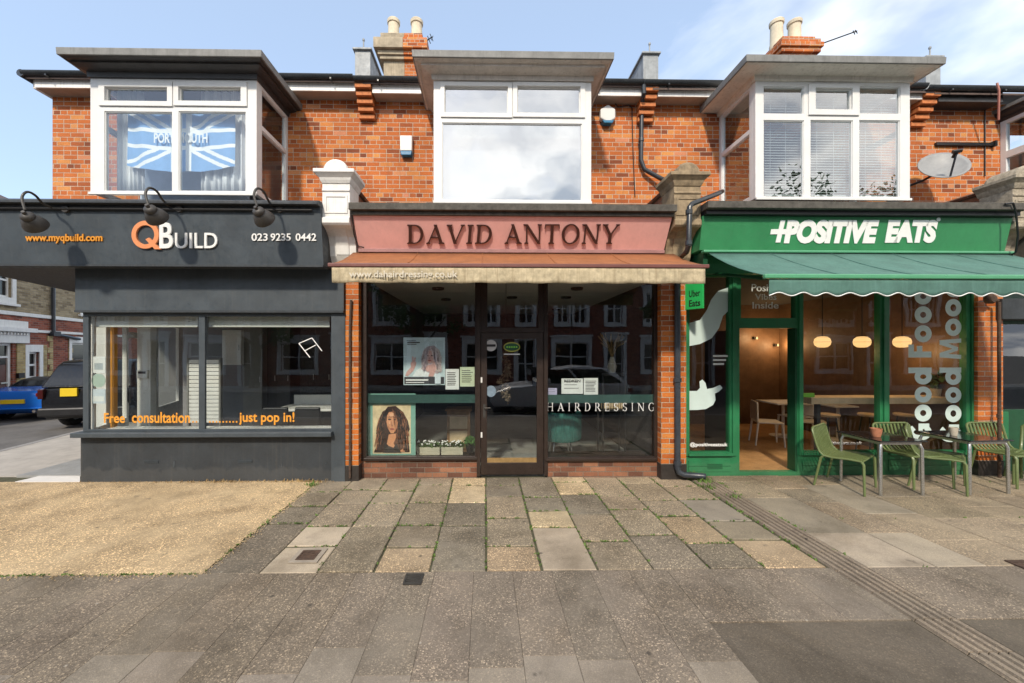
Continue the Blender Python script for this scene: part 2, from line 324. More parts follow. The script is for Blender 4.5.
OR = [(0, (.20,.058,.028)), (.08, (.33,.088,.03)), (.20, (.50,.135,.036)), (.52, (.54,.15,.038)), (.78, (.60,.185,.048)), (.94, (.66,.28,.085)), (1, (.62,.24,.13))]
M = dict(
 brick=brickmat('orange_facing_brick', OR, mortar=(.60,.50,.39), squash=.5, ms=.0105),
 pierbrick=brickmat('glazed_pier_brick', [(0,(.30,.08,.025)), (.3,(.52,.14,.032)), (.8,(.60,.18,.04)), (1,(.66,.26,.07))], mortar=(.5,.42,.32), rough=.35, soot=.3),
 dullbrick=brickmat('dull_riser_brick', [(0,(.13,.06,.04)), (.5,(.25,.105,.06)), (1,(.34,.16,.09))], mortar=(.22,.18,.14), soot=.35),
 redbrick=brickmat('red_house_brick', [(0,(.15,.045,.03)), (.5,(.28,.075,.045)), (1,(.36,.12,.07))], mortar=(.3,.26,.22)),
 buffbrick=brickmat('buff_house_brick', [(0,(.20,.15,.09)), (.5,(.34,.27,.16)), (1,(.42,.34,.22))], mortar=(.35,.31,.25)),
 yellowbrick=brickmat('yellow_quoin_brick', [(0,(.34,.25,.11)), (.5,(.46,.34,.15)), (1,(.52,.42,.22))], mortar=(.4,.35,.25)),
 upvc=paint('white_plastic', (.70,.70,.68), .35, .05, 4, .03, streak=.12, dirt=(.45,.43,.38)),
 whitepaint=paint('white_masonry_paint', (.72,.71,.68), .55, .08, 8, .15, streak=.35, dirt=(.40,.36,.30)),
 cream=paint('cream_cornice_paint', (.70,.66,.59), .6, .12, 6, .1, streak=.4, dirt=(.25,.2,.15)),
 buffcornice=paint('taupe_cornice_paint', (.56,.51,.45), .6, .15, 6, .1, streak=.4, dirt=(.16,.13,.1)),
 charcoal=paint('charcoal_cornice_paint', (.035,.033,.033), .45, .3, 7, .1),
 leadgrey=paint('grey_lead_edge', (.20,.20,.19), .6, .3, 5, .2, streak=.4),
 lead=paint('weathered_lead', (.30,.32,.33), .55, .3, 7, .3, streak=.5, dirt=(.12,.12,.12)),
 slatepaint=grime('slate_grey_paint', (.046,.058,.068), .45, (.095,.10,.10)),
 slatedark=grime('dark_slate_paint', (.026,.032,.038), .55, (.08,.075,.065)),
 soffit=paint('brown_soffit_board', (.42,.33,.26), .6, .15, 5, .1),
 eavewhite=paint('white_eaves_board', (.84,.82,.78), .5, .12, 5, .08, streak=.35, dirt=(.35,.3,.25)),
 gutter=paint('black_gutter_plastic', (.028,.032,.036), .32, .3, 8, .05),
 pipegrey=paint('grey_drainpipe_plastic', (.035,.042,.052), .35, .25, 8, .05),
 clay=paint('clay_corbel', (.50,.165,.05), .75, .3, 20, .3),
 tile=paint('dark_roof_tile', (.10,.07,.06), .8, .35, 8, .4),
 stone=paint('weathered_sandstone', (.29,.22,.135), .85, .45, 9, .6, streak=.55, dirt=(.11,.09,.06)),
 greystone=paint('grey_coping_stone', (.085,.078,.066), .85, .45, 14, .7, streak=.3),
 pink=paint('salmon_sign_board', (.80,.43,.385), .45, .10, 4, .06, streak=.22, dirt=(.55,.25,.22)),
 brown=paint('dark_brown_frame', (.028,.018,.014), .35, .3, 9, .08),
 letterbrown=paint('dark_brown_lettering', (.055,.020,.016), .35, .2, 9, .05),
 rust=paint('rust_awning_fabric', (.30,.112,.040), .8, .22, 5, .25, streak=.35, dirt=(.20,.08,.04)),
 valance=paint('faded_cream_valance', (.46,.385,.25), .85, .35, 14, .5, streak=.75, dirt=(.22,.16,.09)),
 maroonbar=paint('maroon_awning_bar', (.16,.06,.05), .4, .2, 5, .05),
 green=grime('green_shopfront_paint', (.018,.155,.060), .38, (.07,.11,.06)),
 signgreen=paint('green_sign_board', (.035,.22,.085), .42, .14, 3, .05, streak=.25, dirt=(.025,.15,.06)),
 awngreen=paint('green_awning_fabric', (.072,.165,.135), .8, .2, 4, .2, streak=.35, dirt=(.12,.25,.22)),
 mintbar=paint('pale_green_bar', (.09,.32,.17), .35, .1, 5, .04),
 darkgreen=paint('dark_green_frame', (.010,.07,.030), .4, .2, 5, .06),
 chairgreen=paint('olive_green_powder_coat', (.125,.165,.060), .42, .12, 8, .05),
 steel=paint('brushed_table_steel', (.55,.55,.53), .3, .12, 20, .03, metal=.9),
 blackglass=paint('black_table_top', (.012,.012,.014), .08, .2, 5, .0),
 terracotta=paint('terracotta', (.42,.17,.09), .7, .2, 20, .1),
 creampot=paint('cream_pot', (.48,.43,.34), .6, .2, 20, .1),
 iron=paint('black_iron', (.04,.037,.033), .5, .3, 12, .1),
 lampgrey=paint('dull_lamp_enamel', (.045,.040,.035), .5, .3, 10, .2),
 rustiron=paint('rusty_iron', (.075,.045,.03), .8, .5, 30, .5),
 orange=paint('orange_lettering', (.74,.31,.035), .4, .06, 9, .02),
 peach=paint('copper_orange_letter', (.78,.30,.13), .35, .06, 9, .02),
 white=paint('white_lettering', (.84,.84,.82), .4, .04, 9, .02),
 paper=paint('white_paper', (.70,.72,.72), .7, .06, 9, .02),
 greentint=paint('pale_green_paper', (.55,.62,.45), .7, .06, 9, .02),
 vinyl=paint('pale_mint_vinyl', (.54,.66,.63), .5, .05, 6, .02),
 tealband=paint('dark_teal_vinyl', (.035,.085,.075), .4, .2, 6, .02),
 teal=paint('teal_velvet', (.04,.17,.15), .9, .25, 20, .1),
 darkwall=paint('dark_interior_paint', (.045,.042,.042), .8, .2, 3, .05),
 greywall=paint('grey_interior_paint', (.20,.20,.20), .8, .1, 3, .05),
 ceil=paint('white_ceiling', (.62,.60,.56), .8, .06, 3, .05),
 oak=paint('oak_board', (.62,.48,.31), .5, .22, 5, .08),
 wooddark=paint('walnut_panelling', (.135,.078,.043), .5, .3, 5, .1, streak=.5, dirt=(.09,.04,.018)),
 wood=paint('brown_timber', (.26,.14,.06), .5, .3, 8, .1),
 floorwood=paint('oak_floor', (.40,.22,.09), .35, .3, 6, .05),
 floorgrey=paint('grey_floor', (.30,.30,.29), .4, .2, 4, .05),
 whitegloss=paint('white_cabinet', (.78,.77,.74), .3, .06, 4, .02),
 greycab=paint('taupe_cabinet', (.22,.215,.20), .35, .12, 4, .02),
 chairwhite=paint('white_chair_plastic', (.72,.70,.66), .4, .05, 5, .02),
 black=paint('black_plastic', (.015,.015,.016), .4, .2, 8, .05),
 curtain=paint('white_curtain', (.86,.85,.83), .9, .06, 5, .1),
 blind=paint('white_blind', (.56,.57,.55), .6, .05, 4, .02),
 roombg=paint('dim_room', (.5,.48,.46), .9, .15, 2, .02),
 skyblue=paint('pale_blue_flag', (.22,.40,.68), .85, .08, 6, .1),
 dishgrey=paint('grey_dish_mesh', (.27,.275,.275), .5, .12, 12, .05),
 bluecap=paint('blue_alarm_base', (.02,.17,.33), .4, .1, 8, .02),
 pot=paint('cream_chimney_pot', (.62,.54,.40), .75, .2, 6, .2, streak=.4, dirt=(.3,.22,.14)),
 render=paint('weathered_render', (.38,.32,.23), .9, .35, 5, .5, streak=.4),
 tarmac=paint('asphalt', (.075,.073,.07), .9, .3, 3, .6),
 concrete=paint('pale_concrete', (.40,.37,.33), .85, .2, 3, .4),
 kerb=paint('grey_kerb_granite', (.28,.27,.26), .8, .25, 9, .4),
 soil=paint('soil_and_moss_bed', (.075,.072,.04), .95, .5, 12, .6),
 leaf=paint('leaf_green', (.055,.11,.022), .65, .45, 3, .1),
 weed=paint('weed_green', (.10,.17,.03), .7, .4, 8, .1),
 straw=paint('dry_straw', (.34,.23,.10), .8, .3, 20, .1),
 bark=paint('bark', (.10,.075,.05), .9, .4, 12, .6),
 carblue=paint('bright_blue_car_paint', (.010,.13,.52), .15, .04, 3, .0),
 carblack=paint('black_car_paint', (.010,.011,.013), .10, .1, 3, .0),
 carsilver=paint('silver_car_paint', (.62,.64,.66), .25, .05, 3, .0),
 carglass=paint('dark_car_glass', (.012,.014,.016), .05, .1, 3, .0),
 tyre=paint('tyre_rubber', (.014,.014,.014), .8, .2, 10, .1),
 yellow=paint('yellow_plate', (.70,.50,.02), .4, .05, 5, .0),
 redlamp=paint('red_lamp_lens', (.16,.012,.010), .15, .1, 9, .0),
 smoked=paint('smoked_red_lens', (.045,.006,.006), .15, .1, 9, .0),
 mahogany=paint('mahogany_door', (.10,.025,.014), .4, .25, 8, .1),
 ubergreen=paint('bright_green_sign', (.02,.42,.10), .4, .06, 6, .02),
 lime=paint('lime_green_plastic', (.22,.62,.05), .4, .05, 6, .02),
 slab=slabmat('paving_stone', 125, .004), gravel=slabmat('yellow_bound_gravel', 125, .007),
 glass=glassmat('shop_glass', 1.0, .02, (.93,.95,.94)), upglass=glassmat('mirror_bright_glass', 1.3, .40, (.85,.9,.92), wave=.02),
 bayglass=glassmat('bay_window_glass', 1.0, .03, (.93,.96,.97)), cafeglass=glassmat('cafe_glass', .7, .0, (.95,.95,.93)),
 pendant=emit('lit_pendant_shade', (1, .60, .24), .85), wallglow=emit('lit_wall_lamp', (1, .6, .25), 1.2),
)

# ------------------------------------------------------------------ lettering helpers
def text_polys(body, bold=0.0, shear=0.0, space=1.0, caps=1.0):
    cu = bpy.data.curves.new('lettering', 'FONT'); cu.body = body; cu.offset = bold; cu.shear = shear; cu.space_character = space
    cu.small_caps_scale = caps; cu.resolution_u = 4; cu.fill_mode = 'FRONT'
    o = bpy.data.objects.new('lettering', cu); me = bpy.data.meshes.new_from_object(o)
    V = [(v.co.x, v.co.y) for v in me.vertices]; P = [tuple(p.vertices) for p in me.polygons]
    bpy.data.objects.remove(o); bpy.data.curves.remove(cu)
    used = sorted({i for p in P for i in p}); V2 = {i: V[i] for i in used}
    x0 = min(v[0] for v in V2.values()); x1 = max(v[0] for v in V2.values()); y0 = min(v[1] for v in V2.values()); y1 = max(v[1] for v in V2.values())
    V = [((x-x0)/(x1-x0), (y-y0)/(y1-y0)) for x, y in V]
    bpy.data.meshes.remove(me)
    return V, P
def put_text(mb, body, c00, c10, c01, depth=.012, **k):        # unit text box -> corner points; relief towards the street
    V, P = text_polys(body, **k)
    A, B, D = Vector(c00), Vector(c10)-Vector(c00), Vector(c01)-Vector(c00); n = B.cross(D).normalized()
    if n.y > 0: n = -n
    bot = [A+B*x+D*y for x, y in V]; top = [p+n*depth for p in bot]
    ec = {}
    for p in P:
        for i in range(len(p)):
            e = (p[i], p[(i+1) % len(p)]); ec[e] = 1
    m = len(V); Fc = [tuple(m+i for i in p) for p in P]
    for (a, b) in ec:
        if (b, a) not in ec: Fc.append((a, b, m+b, m+a))
    mb.idx(bot+top, Fc)
def pxbox(px0, py0, px1, py1, Y, b=0.0):      # bottom-left, bottom-right, top-left of a rectangle seen on the plane y = Y + b z
    return PT(px0, py1, Y, b), PT(px1, py1, Y, b), PT(px0, py0, Y, b)
# drawn capital letters with thick and thin strokes; unit cap height, returns (width, polygons)
TK, TN, SF = .135, .05, .035
def serif(x, w, z, up):   # a flat serif under (or over) a stem
    d = 1 if up else -1
    return [(x-w/2-.075, z), (x+w/2+.075, z), (x+w/2+.07, z+d*SF), (x+w/2, z+d*.085), (x-w/2, z+d*.085), (x-w/2-.07, z+d*SF)]
def stem(x, w, z0=0, z1=1, s0=True, s1=True):
    r = [[(x-w/2, z0+.01), (x+w/2, z0+.01), (x+w/2, z1-.01), (x-w/2, z1-.01)]]
    if s0: r.append(serif(x, w, z0, True))
    if s1: r.append(serif(x, w, z1, False))
    return r
def dia(xa, za, xb, zb, w): return [(xa-w/2, za), (xa+w/2, za), (xb+w/2, zb), (xb-w/2, zb)]
def arc(cx, cz, rx, rz, a0, a1, tk=TK, tn=TN, n=14):
    out = []
    for i in range(n):
        A, B = math.radians(a0+(a1-a0)*i/n), math.radians(a0+(a1-a0)*(i+1)/n)
        out.append([(cx+rx*math.cos(A), cz+rz*math.sin(A)), (cx+rx*math.cos(B), cz+rz*math.sin(B)),
                    (cx+(rx-tk)*math.cos(B), cz+(rz-tn)*math.sin(B)), (cx+(rx-tk)*math.cos(A), cz+(rz-tn)*math.sin(A))])
    return out
def bar(x0, x1, z, t=TN): return [(x0, z-t/2), (x1, z-t/2), (x1, z+t/2), (x0, z+t/2)]
def glyph(ch):
    if ch == 'I': return .36, stem(.18, TK)
    if ch == 'D': return .86, stem(.18, TK) + [bar(.2, .40, .025), bar(.2, .40, .975)] + arc(.38, .5, .42, .5, -90, 90)
    if ch == 'O': return .94, arc(.47, .5, .44, .515, 0, 360, n=32)
    if ch == 'A': return .88, [dia(.12, .02, .46, 1, .06), dia(.74, .02, .42, 1, .14), bar(.22, .66, .33), serif(.12, .05, 0, True), serif(.75, .12, 0, True)]
    if ch == 'V': return .88, [dia(.14, .98, .46, 0, .14), dia(.76, .98, .44, 0, .06), serif(.14, .12, 1, False), serif(.76, .05, 1, False)]
    if ch == 'N': return .95, stem(.17, .06, s0=True, s1=False) + stem(.80, .06, s0=False, s1=True) + [dia(.15, .99, .80, 0, .15), serif(.10, .05, 1, False)]
    if ch == 'T': return .80, stem(.40, TK, s1=False) + [bar(.05, .75, .97, .055), [(.05,.95),(.09,.95),(.05,.78),(.03,.78)], [(.71,.95),(.75,.95),(.77,.78),(.75,.78)]]
    if ch == 'Y': return .84, [dia(.12, .98, .42, .45, .14), dia(.74, .98, .43, .45, .055), serif(.13, .12, 1, False), serif(.74, .04, 1, False)] + stem(.43, TK, 0, .5, True, False)
    if ch == 'H': return .96, stem(.18, TK) + stem(.78, TK) + [bar(.2, .76, .52)]
    if ch == 'E': return .72, stem(.18, TK) + [bar(.2, .60, .972), bar(.2, .64, .028), bar(.2, .52, .52), [(.57,.95),(.6,.95),(.62,.80),(.6,.80)], [(.60,.05),(.64,.05),(.68,.22),(.66,.22)], [(.5,.42),(.53,.42),(.53,.62),(.5,.62)]]
    if ch == 'R': return .84, stem(.18, TK) + [bar(.2, .40, .975), bar(.2, .42, .49)] + arc(.38, .732, .28, .268, -90, 90) + [dia(.40, .50, .74, .02, .14), serif(.74, .12, 0, True)]
    if ch == 'S': return .66, arc(.32, .74, .26, .265, 20, 270, .12) + arc(.34, .255, .28, .26, -160, 90, .12) + [[(.53,.82),(.57,.82),(.57,.98),(.54,.98)], [(.06,.02),(.09,.02),(.10,.2),(.06,.2)]]
    if ch == 'G': return .92, arc(.46, .5, .43, .515, 40, 320, n=26) + stem(.74, .12, .06, .42, False, True) + [[(.76,.78),(.80,.78),(.80,.98),(.77,.98)]]
    return .34, []
def put_serif(mb, body, c00, c10, c01, depth=.012, track=.06):
    x = 0; polys = []
    for ch in body:
        w, ps = glyph(ch); polys += [[(x+u, v) for u, v in p] for p in ps]; x += w + track
    x -= track
    A, B, D = Vector(c00), Vector(c10)-Vector(c00), Vector(c01)-Vector(c00); n = B.cross(D).normalized()
    if n.y > 0: n = -n
    for k, p in enumerate(polys):                       # overlapping strokes sit at slightly different reliefs
        d = depth + (k % 5)*.0004
        mb.prism([(u/x, v) for u, v in p], 0, d, lambda u, v, w: A+B*u+D*v+n*w)

# ------------------------------------------------------------------ ground
def sheet(name, poly, z, m, kind='structure'):
    mb = MB(); mb.face([(x, y, z) for x, y in poly]); o = mb.build(name, m); tag(o, kind=kind); return o
g = sheet('ground', [(-160,-120),(160,-120),(160,160),(-160,160)], -.16, M['tarmac'])
tag(g, 'dark asphalt ground stretching out under street and houses', 'ground')
KY = .55                                             # kerb line of the main street, between the viewer and the traffic
o = sheet('road', [(-60,-7.2),(60,-7.2),(60,KY-.14),(-60,KY-.14)], -.125, M['tarmac']); tag(o, 'asphalt main road', 'road')
o = sheet('side_road', [(-18.5,4.2),(-9.0,4.2),(-11.2,60),(-34,60),(-24,20)], -.121, paint('worn_side_road', (.13,.125,.12), .9, .3, 2, .6)); tag(o, 'worn grey side road beside the corner shop', 'road')
def slab_bed(name, poly, z0, z1, m, label, cat):
    mb = MB(); mb.prism(poly, z0, z1, lambda u, v, w: (u, v, w)); o = mb.build(name, m); tag(o, label, cat, kind='structure'); return o
slab_bed('pavement_bed', [(-9.0,KY),(40,KY),(40,14),(-2.2,14),(-5.9,5.9),(-9.0,5.9)], -.15, -.014, M['soil'], 'mossy mortar bed showing between paving stones', 'paving')
slab_bed('opposite_pavement', [(-60,-8.9),(60,-8.9),(60,-7.2),(-60,-7.2)], -.15, -.01, M['concrete'], 'pavement on the far side of the main road', 'pavement')
slab_bed('kerb', [(-9.0,KY-.14),(40,KY-.14),(40,KY-.004),(-9.0,KY-.004)], -.15, .002, M['kerb'], 'granite kerb along the main road', 'kerb')

def slab(mb, x0, x1, y0, y1, tone, agg, gap=.006, top=0.0, lift=.003):
    gy = gap*(1.9 if lift > .004 else 1); x0 += gap; x1 -= gap; y0 += gy; y1 -= gy; b = .006 if lift > .002 else .0025
    t = top + random.uniform(-lift, lift); tl = [t+random.uniform(-lift, lift)*.8 for _ in range(4)]; j_ = lambda: random.uniform(-gap, gap)*.55
    x0 += j_(); x1 += j_(); y0 += j_(); y1 += j_()
    mb.c = (*tone, agg)
    P = [(x0+b,y0+b,tl[0]),(x1-b,y0+b,tl[1]),(x1-b,y1-b,tl[2]),(x0+b,y1-b,tl[3])]
    Q = [(x0,y0,tl[0]-b),(x1,y0,tl[1]-b),(x1,y1,tl[2]-b),(x0,y1,tl[3]-b)]; R = [(q[0],q[1],-.05) for q in Q]
    mb.idx(P+Q+R, [(0,1,2,3)] + [(i+4,(i+1)%4+4,(i+1)%4,i) for i in range(4)] + [(i+8,(i+1)%4+8,(i+1)%4+4,i+4) for i in range(4)])
GREY, DARK, TAN, SAND, PALE, MID = (.27,.237,.187), (.205,.185,.153), (.36,.29,.205), (.46,.385,.27), (.41,.355,.285), (.31,.266,.206)
def vary(c, a=.1):
    k = 1+random.uniform(-a, a); return tuple(min(x*k*(1+random.uniform(-.008,.008)), 1) for x in c)
YE = 3.30                                             # back edge of the public footway, front edge of the forecourts
# public footway: narrow aggregate flags, pale smooth row by the kerb, dark smooth patch to the right
mb = MB(); s = .332
for k in range(-24, 60):
    x0 = -.10 + k*s
    if x0 > 2.98 and x0 < 3.32: continue
    if 2.98-s < x0 <= 2.98: x1 = 3.0
    else: x1 = x0+s
    if 3.32 <= x0 < 3.32+s: x0 = 3.33
    for (ya, yb, tone, ag) in ((2.35, YE, (.215,.189,.160), .85), (1.62, 2.35, (.25,.222,.19), .25), (1.0, 1.62, (.25,.222,.19), .25), (KY, 1.0, (.2,.185,.168), .3)):
        if x0 > 1.52:
            if yb < 2.4: continue
            ya = 2.66
        if ya == 2.35 and x0 < -1.3: tone = (.21,.182,.149)
        yv = 2.30+.16*math.sin(k*1.7)+.09*math.sin(k*4.1)
        if ya == 2.35: ya = yv
        if yb == 2.35: yb = yv
        slab(mb, x0, x1, ya, yb, vary(tone, .035), ag, gap=.0008, lift=.0008)
o = mb.build('footway', M['slab']); tag(o, 'grey aggregate flagstones of the public footway', 'pavement', kind='structure')
mb = MB()
for x0, x1 in ((1.53, 3.0), (3.33, 6.5), (6.5, 12)): slab(mb, x0, x1, KY, 2.655, vary((.125,.109,.090), .05), .3, gap=.002)
o = mb.build('dark_paving_patch', M['slab']); tag(o, 'smooth dark concrete patch in the footway', 'pavement', kind='structure')
tj = []
# salon forecourt, flag by flag: columns along the joints, tones read from the place
mb = MB(); cols = [-2.41, -1.93, -1.44, -.96, -.475, .005, .487, .97, 1.46, 1.95, 2.44, 2.98]
tones = {0: [DARK, DARK, GREY], 1: ['P', 'P', GREY], 2: [GREY, GREY, GREY, MID], 3: [TAN, GREY, GREY, MID, GREY], 4: [DARK, DARK, SAND], 5: [TAN, GREY, MID, DARK], 6: ['P', SAND, DARK, DARK],
         7: [GREY, MID, DARK, SAND], 8: [DARK, GREY, MID, MID], 9: [DARK, TAN, GREY, MID], 10: [TAN, GREY, 'Q', MID]}
for i in range(11):
    y = YE; row = tones[i]; k = 0
    first = {0: .95, 1: .45, 2: .86, 3: .42, 4: .86, 5: .42, 6: .80, 7: .50, 8: .62, 9: .44, 10: .5}[i]
    while y < 5.66:
        ln = first if k == 0 else random.choice([.42, .46, .62, .62]); ye = min(y+ln, 5.72)
        if 5.72-ye < .2: ye = 5.72
        t = row[min(k, len(row)-1)]; ag = .95
        if t == 'P': t = PALE; ag = .08
        elif t == 'Q': t = (.27,.25,.215); ag = .15
        slab(mb, cols[i], cols[i+1], y, ye, vary(t, .14), ag, gap=.009 if i > 1 else .006, lift=.005); tj.append((cols[i], cols[i+1], ye)); y = ye; k += 1
o = mb.build('salon_forecourt', M['slab']); tag(o, 'patchwork flagstones with mossy joints before the hairdresser', 'paving', kind='structure')
mb = MB(); x = 3.33; ci = 0
while x < 14:
    w = [.62, .46, .62, .78][ci % 4]; y = YE - .0; k = 0
    while y < 5.68:
        ln = [.62, .95, .62, .8, .46][(k+ci*2) % 5]; ye = min(y+ln, 5.74)
        if 5.74-ye < .2: ye = 5.74
        t = random.choice([MID, (.30,.255,.195), (.275,.237,.18), (.25,.222,.18)]); ag = .7
        if k == 0 and ci in (0, 1): t = (.36,.32,.265); ag = .12
        if (ci, k) in ((0, 1), (2, 2), (3, 3)): t = (.28,.25,.205); ag = .2
        slab(mb, x, x+w, y, ye, vary(t, .07), ag, gap=.005); y = ye; k += 1
    x += w; ci += 1
o = mb.build('cafe_forecourt', M['slab']); tag(o, 'worn tan flagstones of the cafe forecourt', 'paving', kind='structure')
# ribbed drain channel running from the cafe wall to the street
mb = MB()
y = KY
while y < 5.70:
    ye = min(y+.30, 5.70); mb.c = (*vary((.25,.213,.175), .10), .5)
    prof = [(3.006,-.04),(3.006,-.004)]
    for k in range(5):
        a = 3.012+k*.063; prof += [(a,-.004),(a+.006,.012),(a+.036,.012),(a+.042,-.014),(a+.058,-.014)]
    prof += [(3.326,-.004),(3.326,-.04)]
    mb.prism(prof, y+.004, ye-.004, lambda u, v, w: (u, w, v)); y = ye
o = mb.build('drain_channel', M['slab']); tag(o, 'ribbed drain channel crossing the forecourt beside the cafe tables', 'channel', kind='structure')
mb = MB(); random.seed(21)
nx, ny = 60, 22
def gpt(i, j):
    x = -9.0+(6.585)*i/nx; y = YE+(5.655-YE)*j/ny
    if i == nx: x += random.uniform(-.02, .014)
    if j == 0: y += random.uniform(-.012, .010)
    return (x, y, .004+random.uniform(-.002,.002) if 0 < i < nx and 0 < j < ny else -.004)
gr = [[gpt(i, j) for j in range(ny+1)] for i in range(nx+1)]
for i in range(nx):
    for j in range(ny): mb.c = (.51,.405,.265, 1.0); mb.face([gr[i][j], gr[i+1][j], gr[i+1][j+1], gr[i][j+1]])
o = mb.build('gravel_forecourt', M['gravel']); tag(o, 'yellow bound gravel in front of the dark corner shop', 'gravel', kind='structure')
mb = MB()
for k in range(900):                                  # stones that have worked loose along the edges
    if k % 2: x, y = random.uniform(-7, -2.4), YE-abs(random.gauss(0, .035))
    else: x, y = -2.42+abs(random.gauss(0, .04)), random.uniform(YE, 5.6)
    r = random.uniform(.003, .007); mb.c = (*vary((.45,.35,.22), .3), 0.0); mb.ell((x, y, r*.6), r*random.uniform(.8,1.4), r, r*.7, 5, 3)
o = mb.build('loose_stones', M['gravel'], clean=False); tag(o, 'small tan stones loose along the edge of the gravel', 'gravel', kind='stuff')
# side pavement round the corner
P1 = [(-8.9,5.66),(-5.75,5.66),(-5.95,6.1),(-9.2,14),(-11.0,40),(-11.7,40),(-9.25,8.4),(-8.9,7.2)]
slab_bed('side_pavement', [(-9.0,5.91),(-5.0,5.91),(-5.0,9),(-9.6,30),(-11.0,60),(-12.0,60),(-9.35,9),(-9.0,7.2)], -.15, -.004, M['concrete'], 'pale concrete pavement running down the side street', 'pavement')
slab_bed('ramp_strip', [G(15,482)[:2], G(80,482)[:2], G(80,467)[:2]], -.10, .006, paint('white_concrete', (.62,.60,.57), .8, .1, 4, .3), 'whitish concrete strip at the corner shop step', 'pavement')
slab_bed('side_kerb', [(-9.14,5.6),(-9.005,5.6),(-9.005,7.2),(-9.355,9),(-12.01,60),(-12.15,60),(-9.5,9),(-9.14,7.2)], -.15, 0.0, M['kerb'], 'granite kerb along the side road', 'kerb')
slab_bed('far_side_pavement', [(-14.55,9.0),(-15.6,12.2),(-21,28.5),(-22.5,28.5),(-17.2,12),(-16,8)], -.15, -.02, M['concrete'], 'pavement before the side street houses', 'pavement')
# weeds in the joints and straw at the foot of the corner shop
mb = MB()
def tuft(x, y, n, h, sp):
    for _ in range(n):
        a = random.uniform(0, 2*PI); px, py = x+random.gauss(0, sp), y+random.gauss(0, sp*.7); hh = h*random.uniform(.4, 1.1)
        dx, dy = math.cos(a)*hh*.6, math.sin(a)*hh*.6; w = random.uniform(.004, .009); wx, wy = -math.sin(a)*w, math.cos(a)*w
        mb.face([(px-wx,py-wy,-.004),(px+wx,py+wy,-.004),(px+dx*.6+wx*.8,py+dy*.6+wy*.8,hh*.75),(px+dx,py+dy,hh)])
for i, xx in enumerate(cols):
    yy = YE+.05
    while yy < 5.6:
        dens = .75 if i in (0,) else (.55 if i > 1 else .2)
        if random.random() < dens: tuft(xx+random.uniform(-.004,.004), yy, random.randint(3, 9), .016, .010)
        yy += random.uniform(.02, .10)
for xa_, xb_, ye in tj:
    if ye < 5.65:
        for k in range(random.choice([2, 5, 9, 14])): tuft(random.uniform(xa_, xb_), ye, 5, .013, .012)
for k in range(150): tuft(random.uniform(-6.5, -2.4), YE+random.uniform(-.006,.008), 4, .013, .01)
for k in range(46): tuft(2.99+random.choice([0,.335])+random.gauss(0,.012), random.uniform(3.4, 5.65), 6, .022, .014)
for k in range(30): tuft(random.uniform(3.4, 7.5), random.choice([3.305, 4.25, 5.0, 5.4]), 5, .014, .012)
tuft(3.06, 5.62, 70, .11, .05); tuft(3.14, 5.45, 50, .08, .05); tuft(3.05, 5.2, 40, .06, .05); tuft(-2.43, 5.45, 40, .05, .05); tuft(3.2,4.9,30,.05,.04)
o = mb.build('weeds', M['weed'], clean=False); tag(o, 'small green weeds and moss growing in the paving joints', 'weeds', kind='stuff')
mb = MB()
for k in range(420):
    x = random.choice([random.uniform(-5.8, -2.3), random.gauss(-2.6, .2), random.gauss(-3.7, .25)]); tuft(x, 5.60+random.uniform(-.06,.01), 1, random.uniform(.01,.05), .01)
o = mb.build('dry_grass', M['straw'], clean=False); tag(o, 'dry straw and dead weeds along the foot of the dark wall', 'dry grass', kind='stuff')

# ------------------------------------------------------------------ terrace geometry constants
YW, YB = 6.60, 5.70                       # upper wall plane, bay front plane
PW = [-2.0, 2.76, 7.5]
DEP = 13.0
side = lambda xx: (lambda u, v, w: (w, u, v))      # plate in a plane x = w : u along y, v up

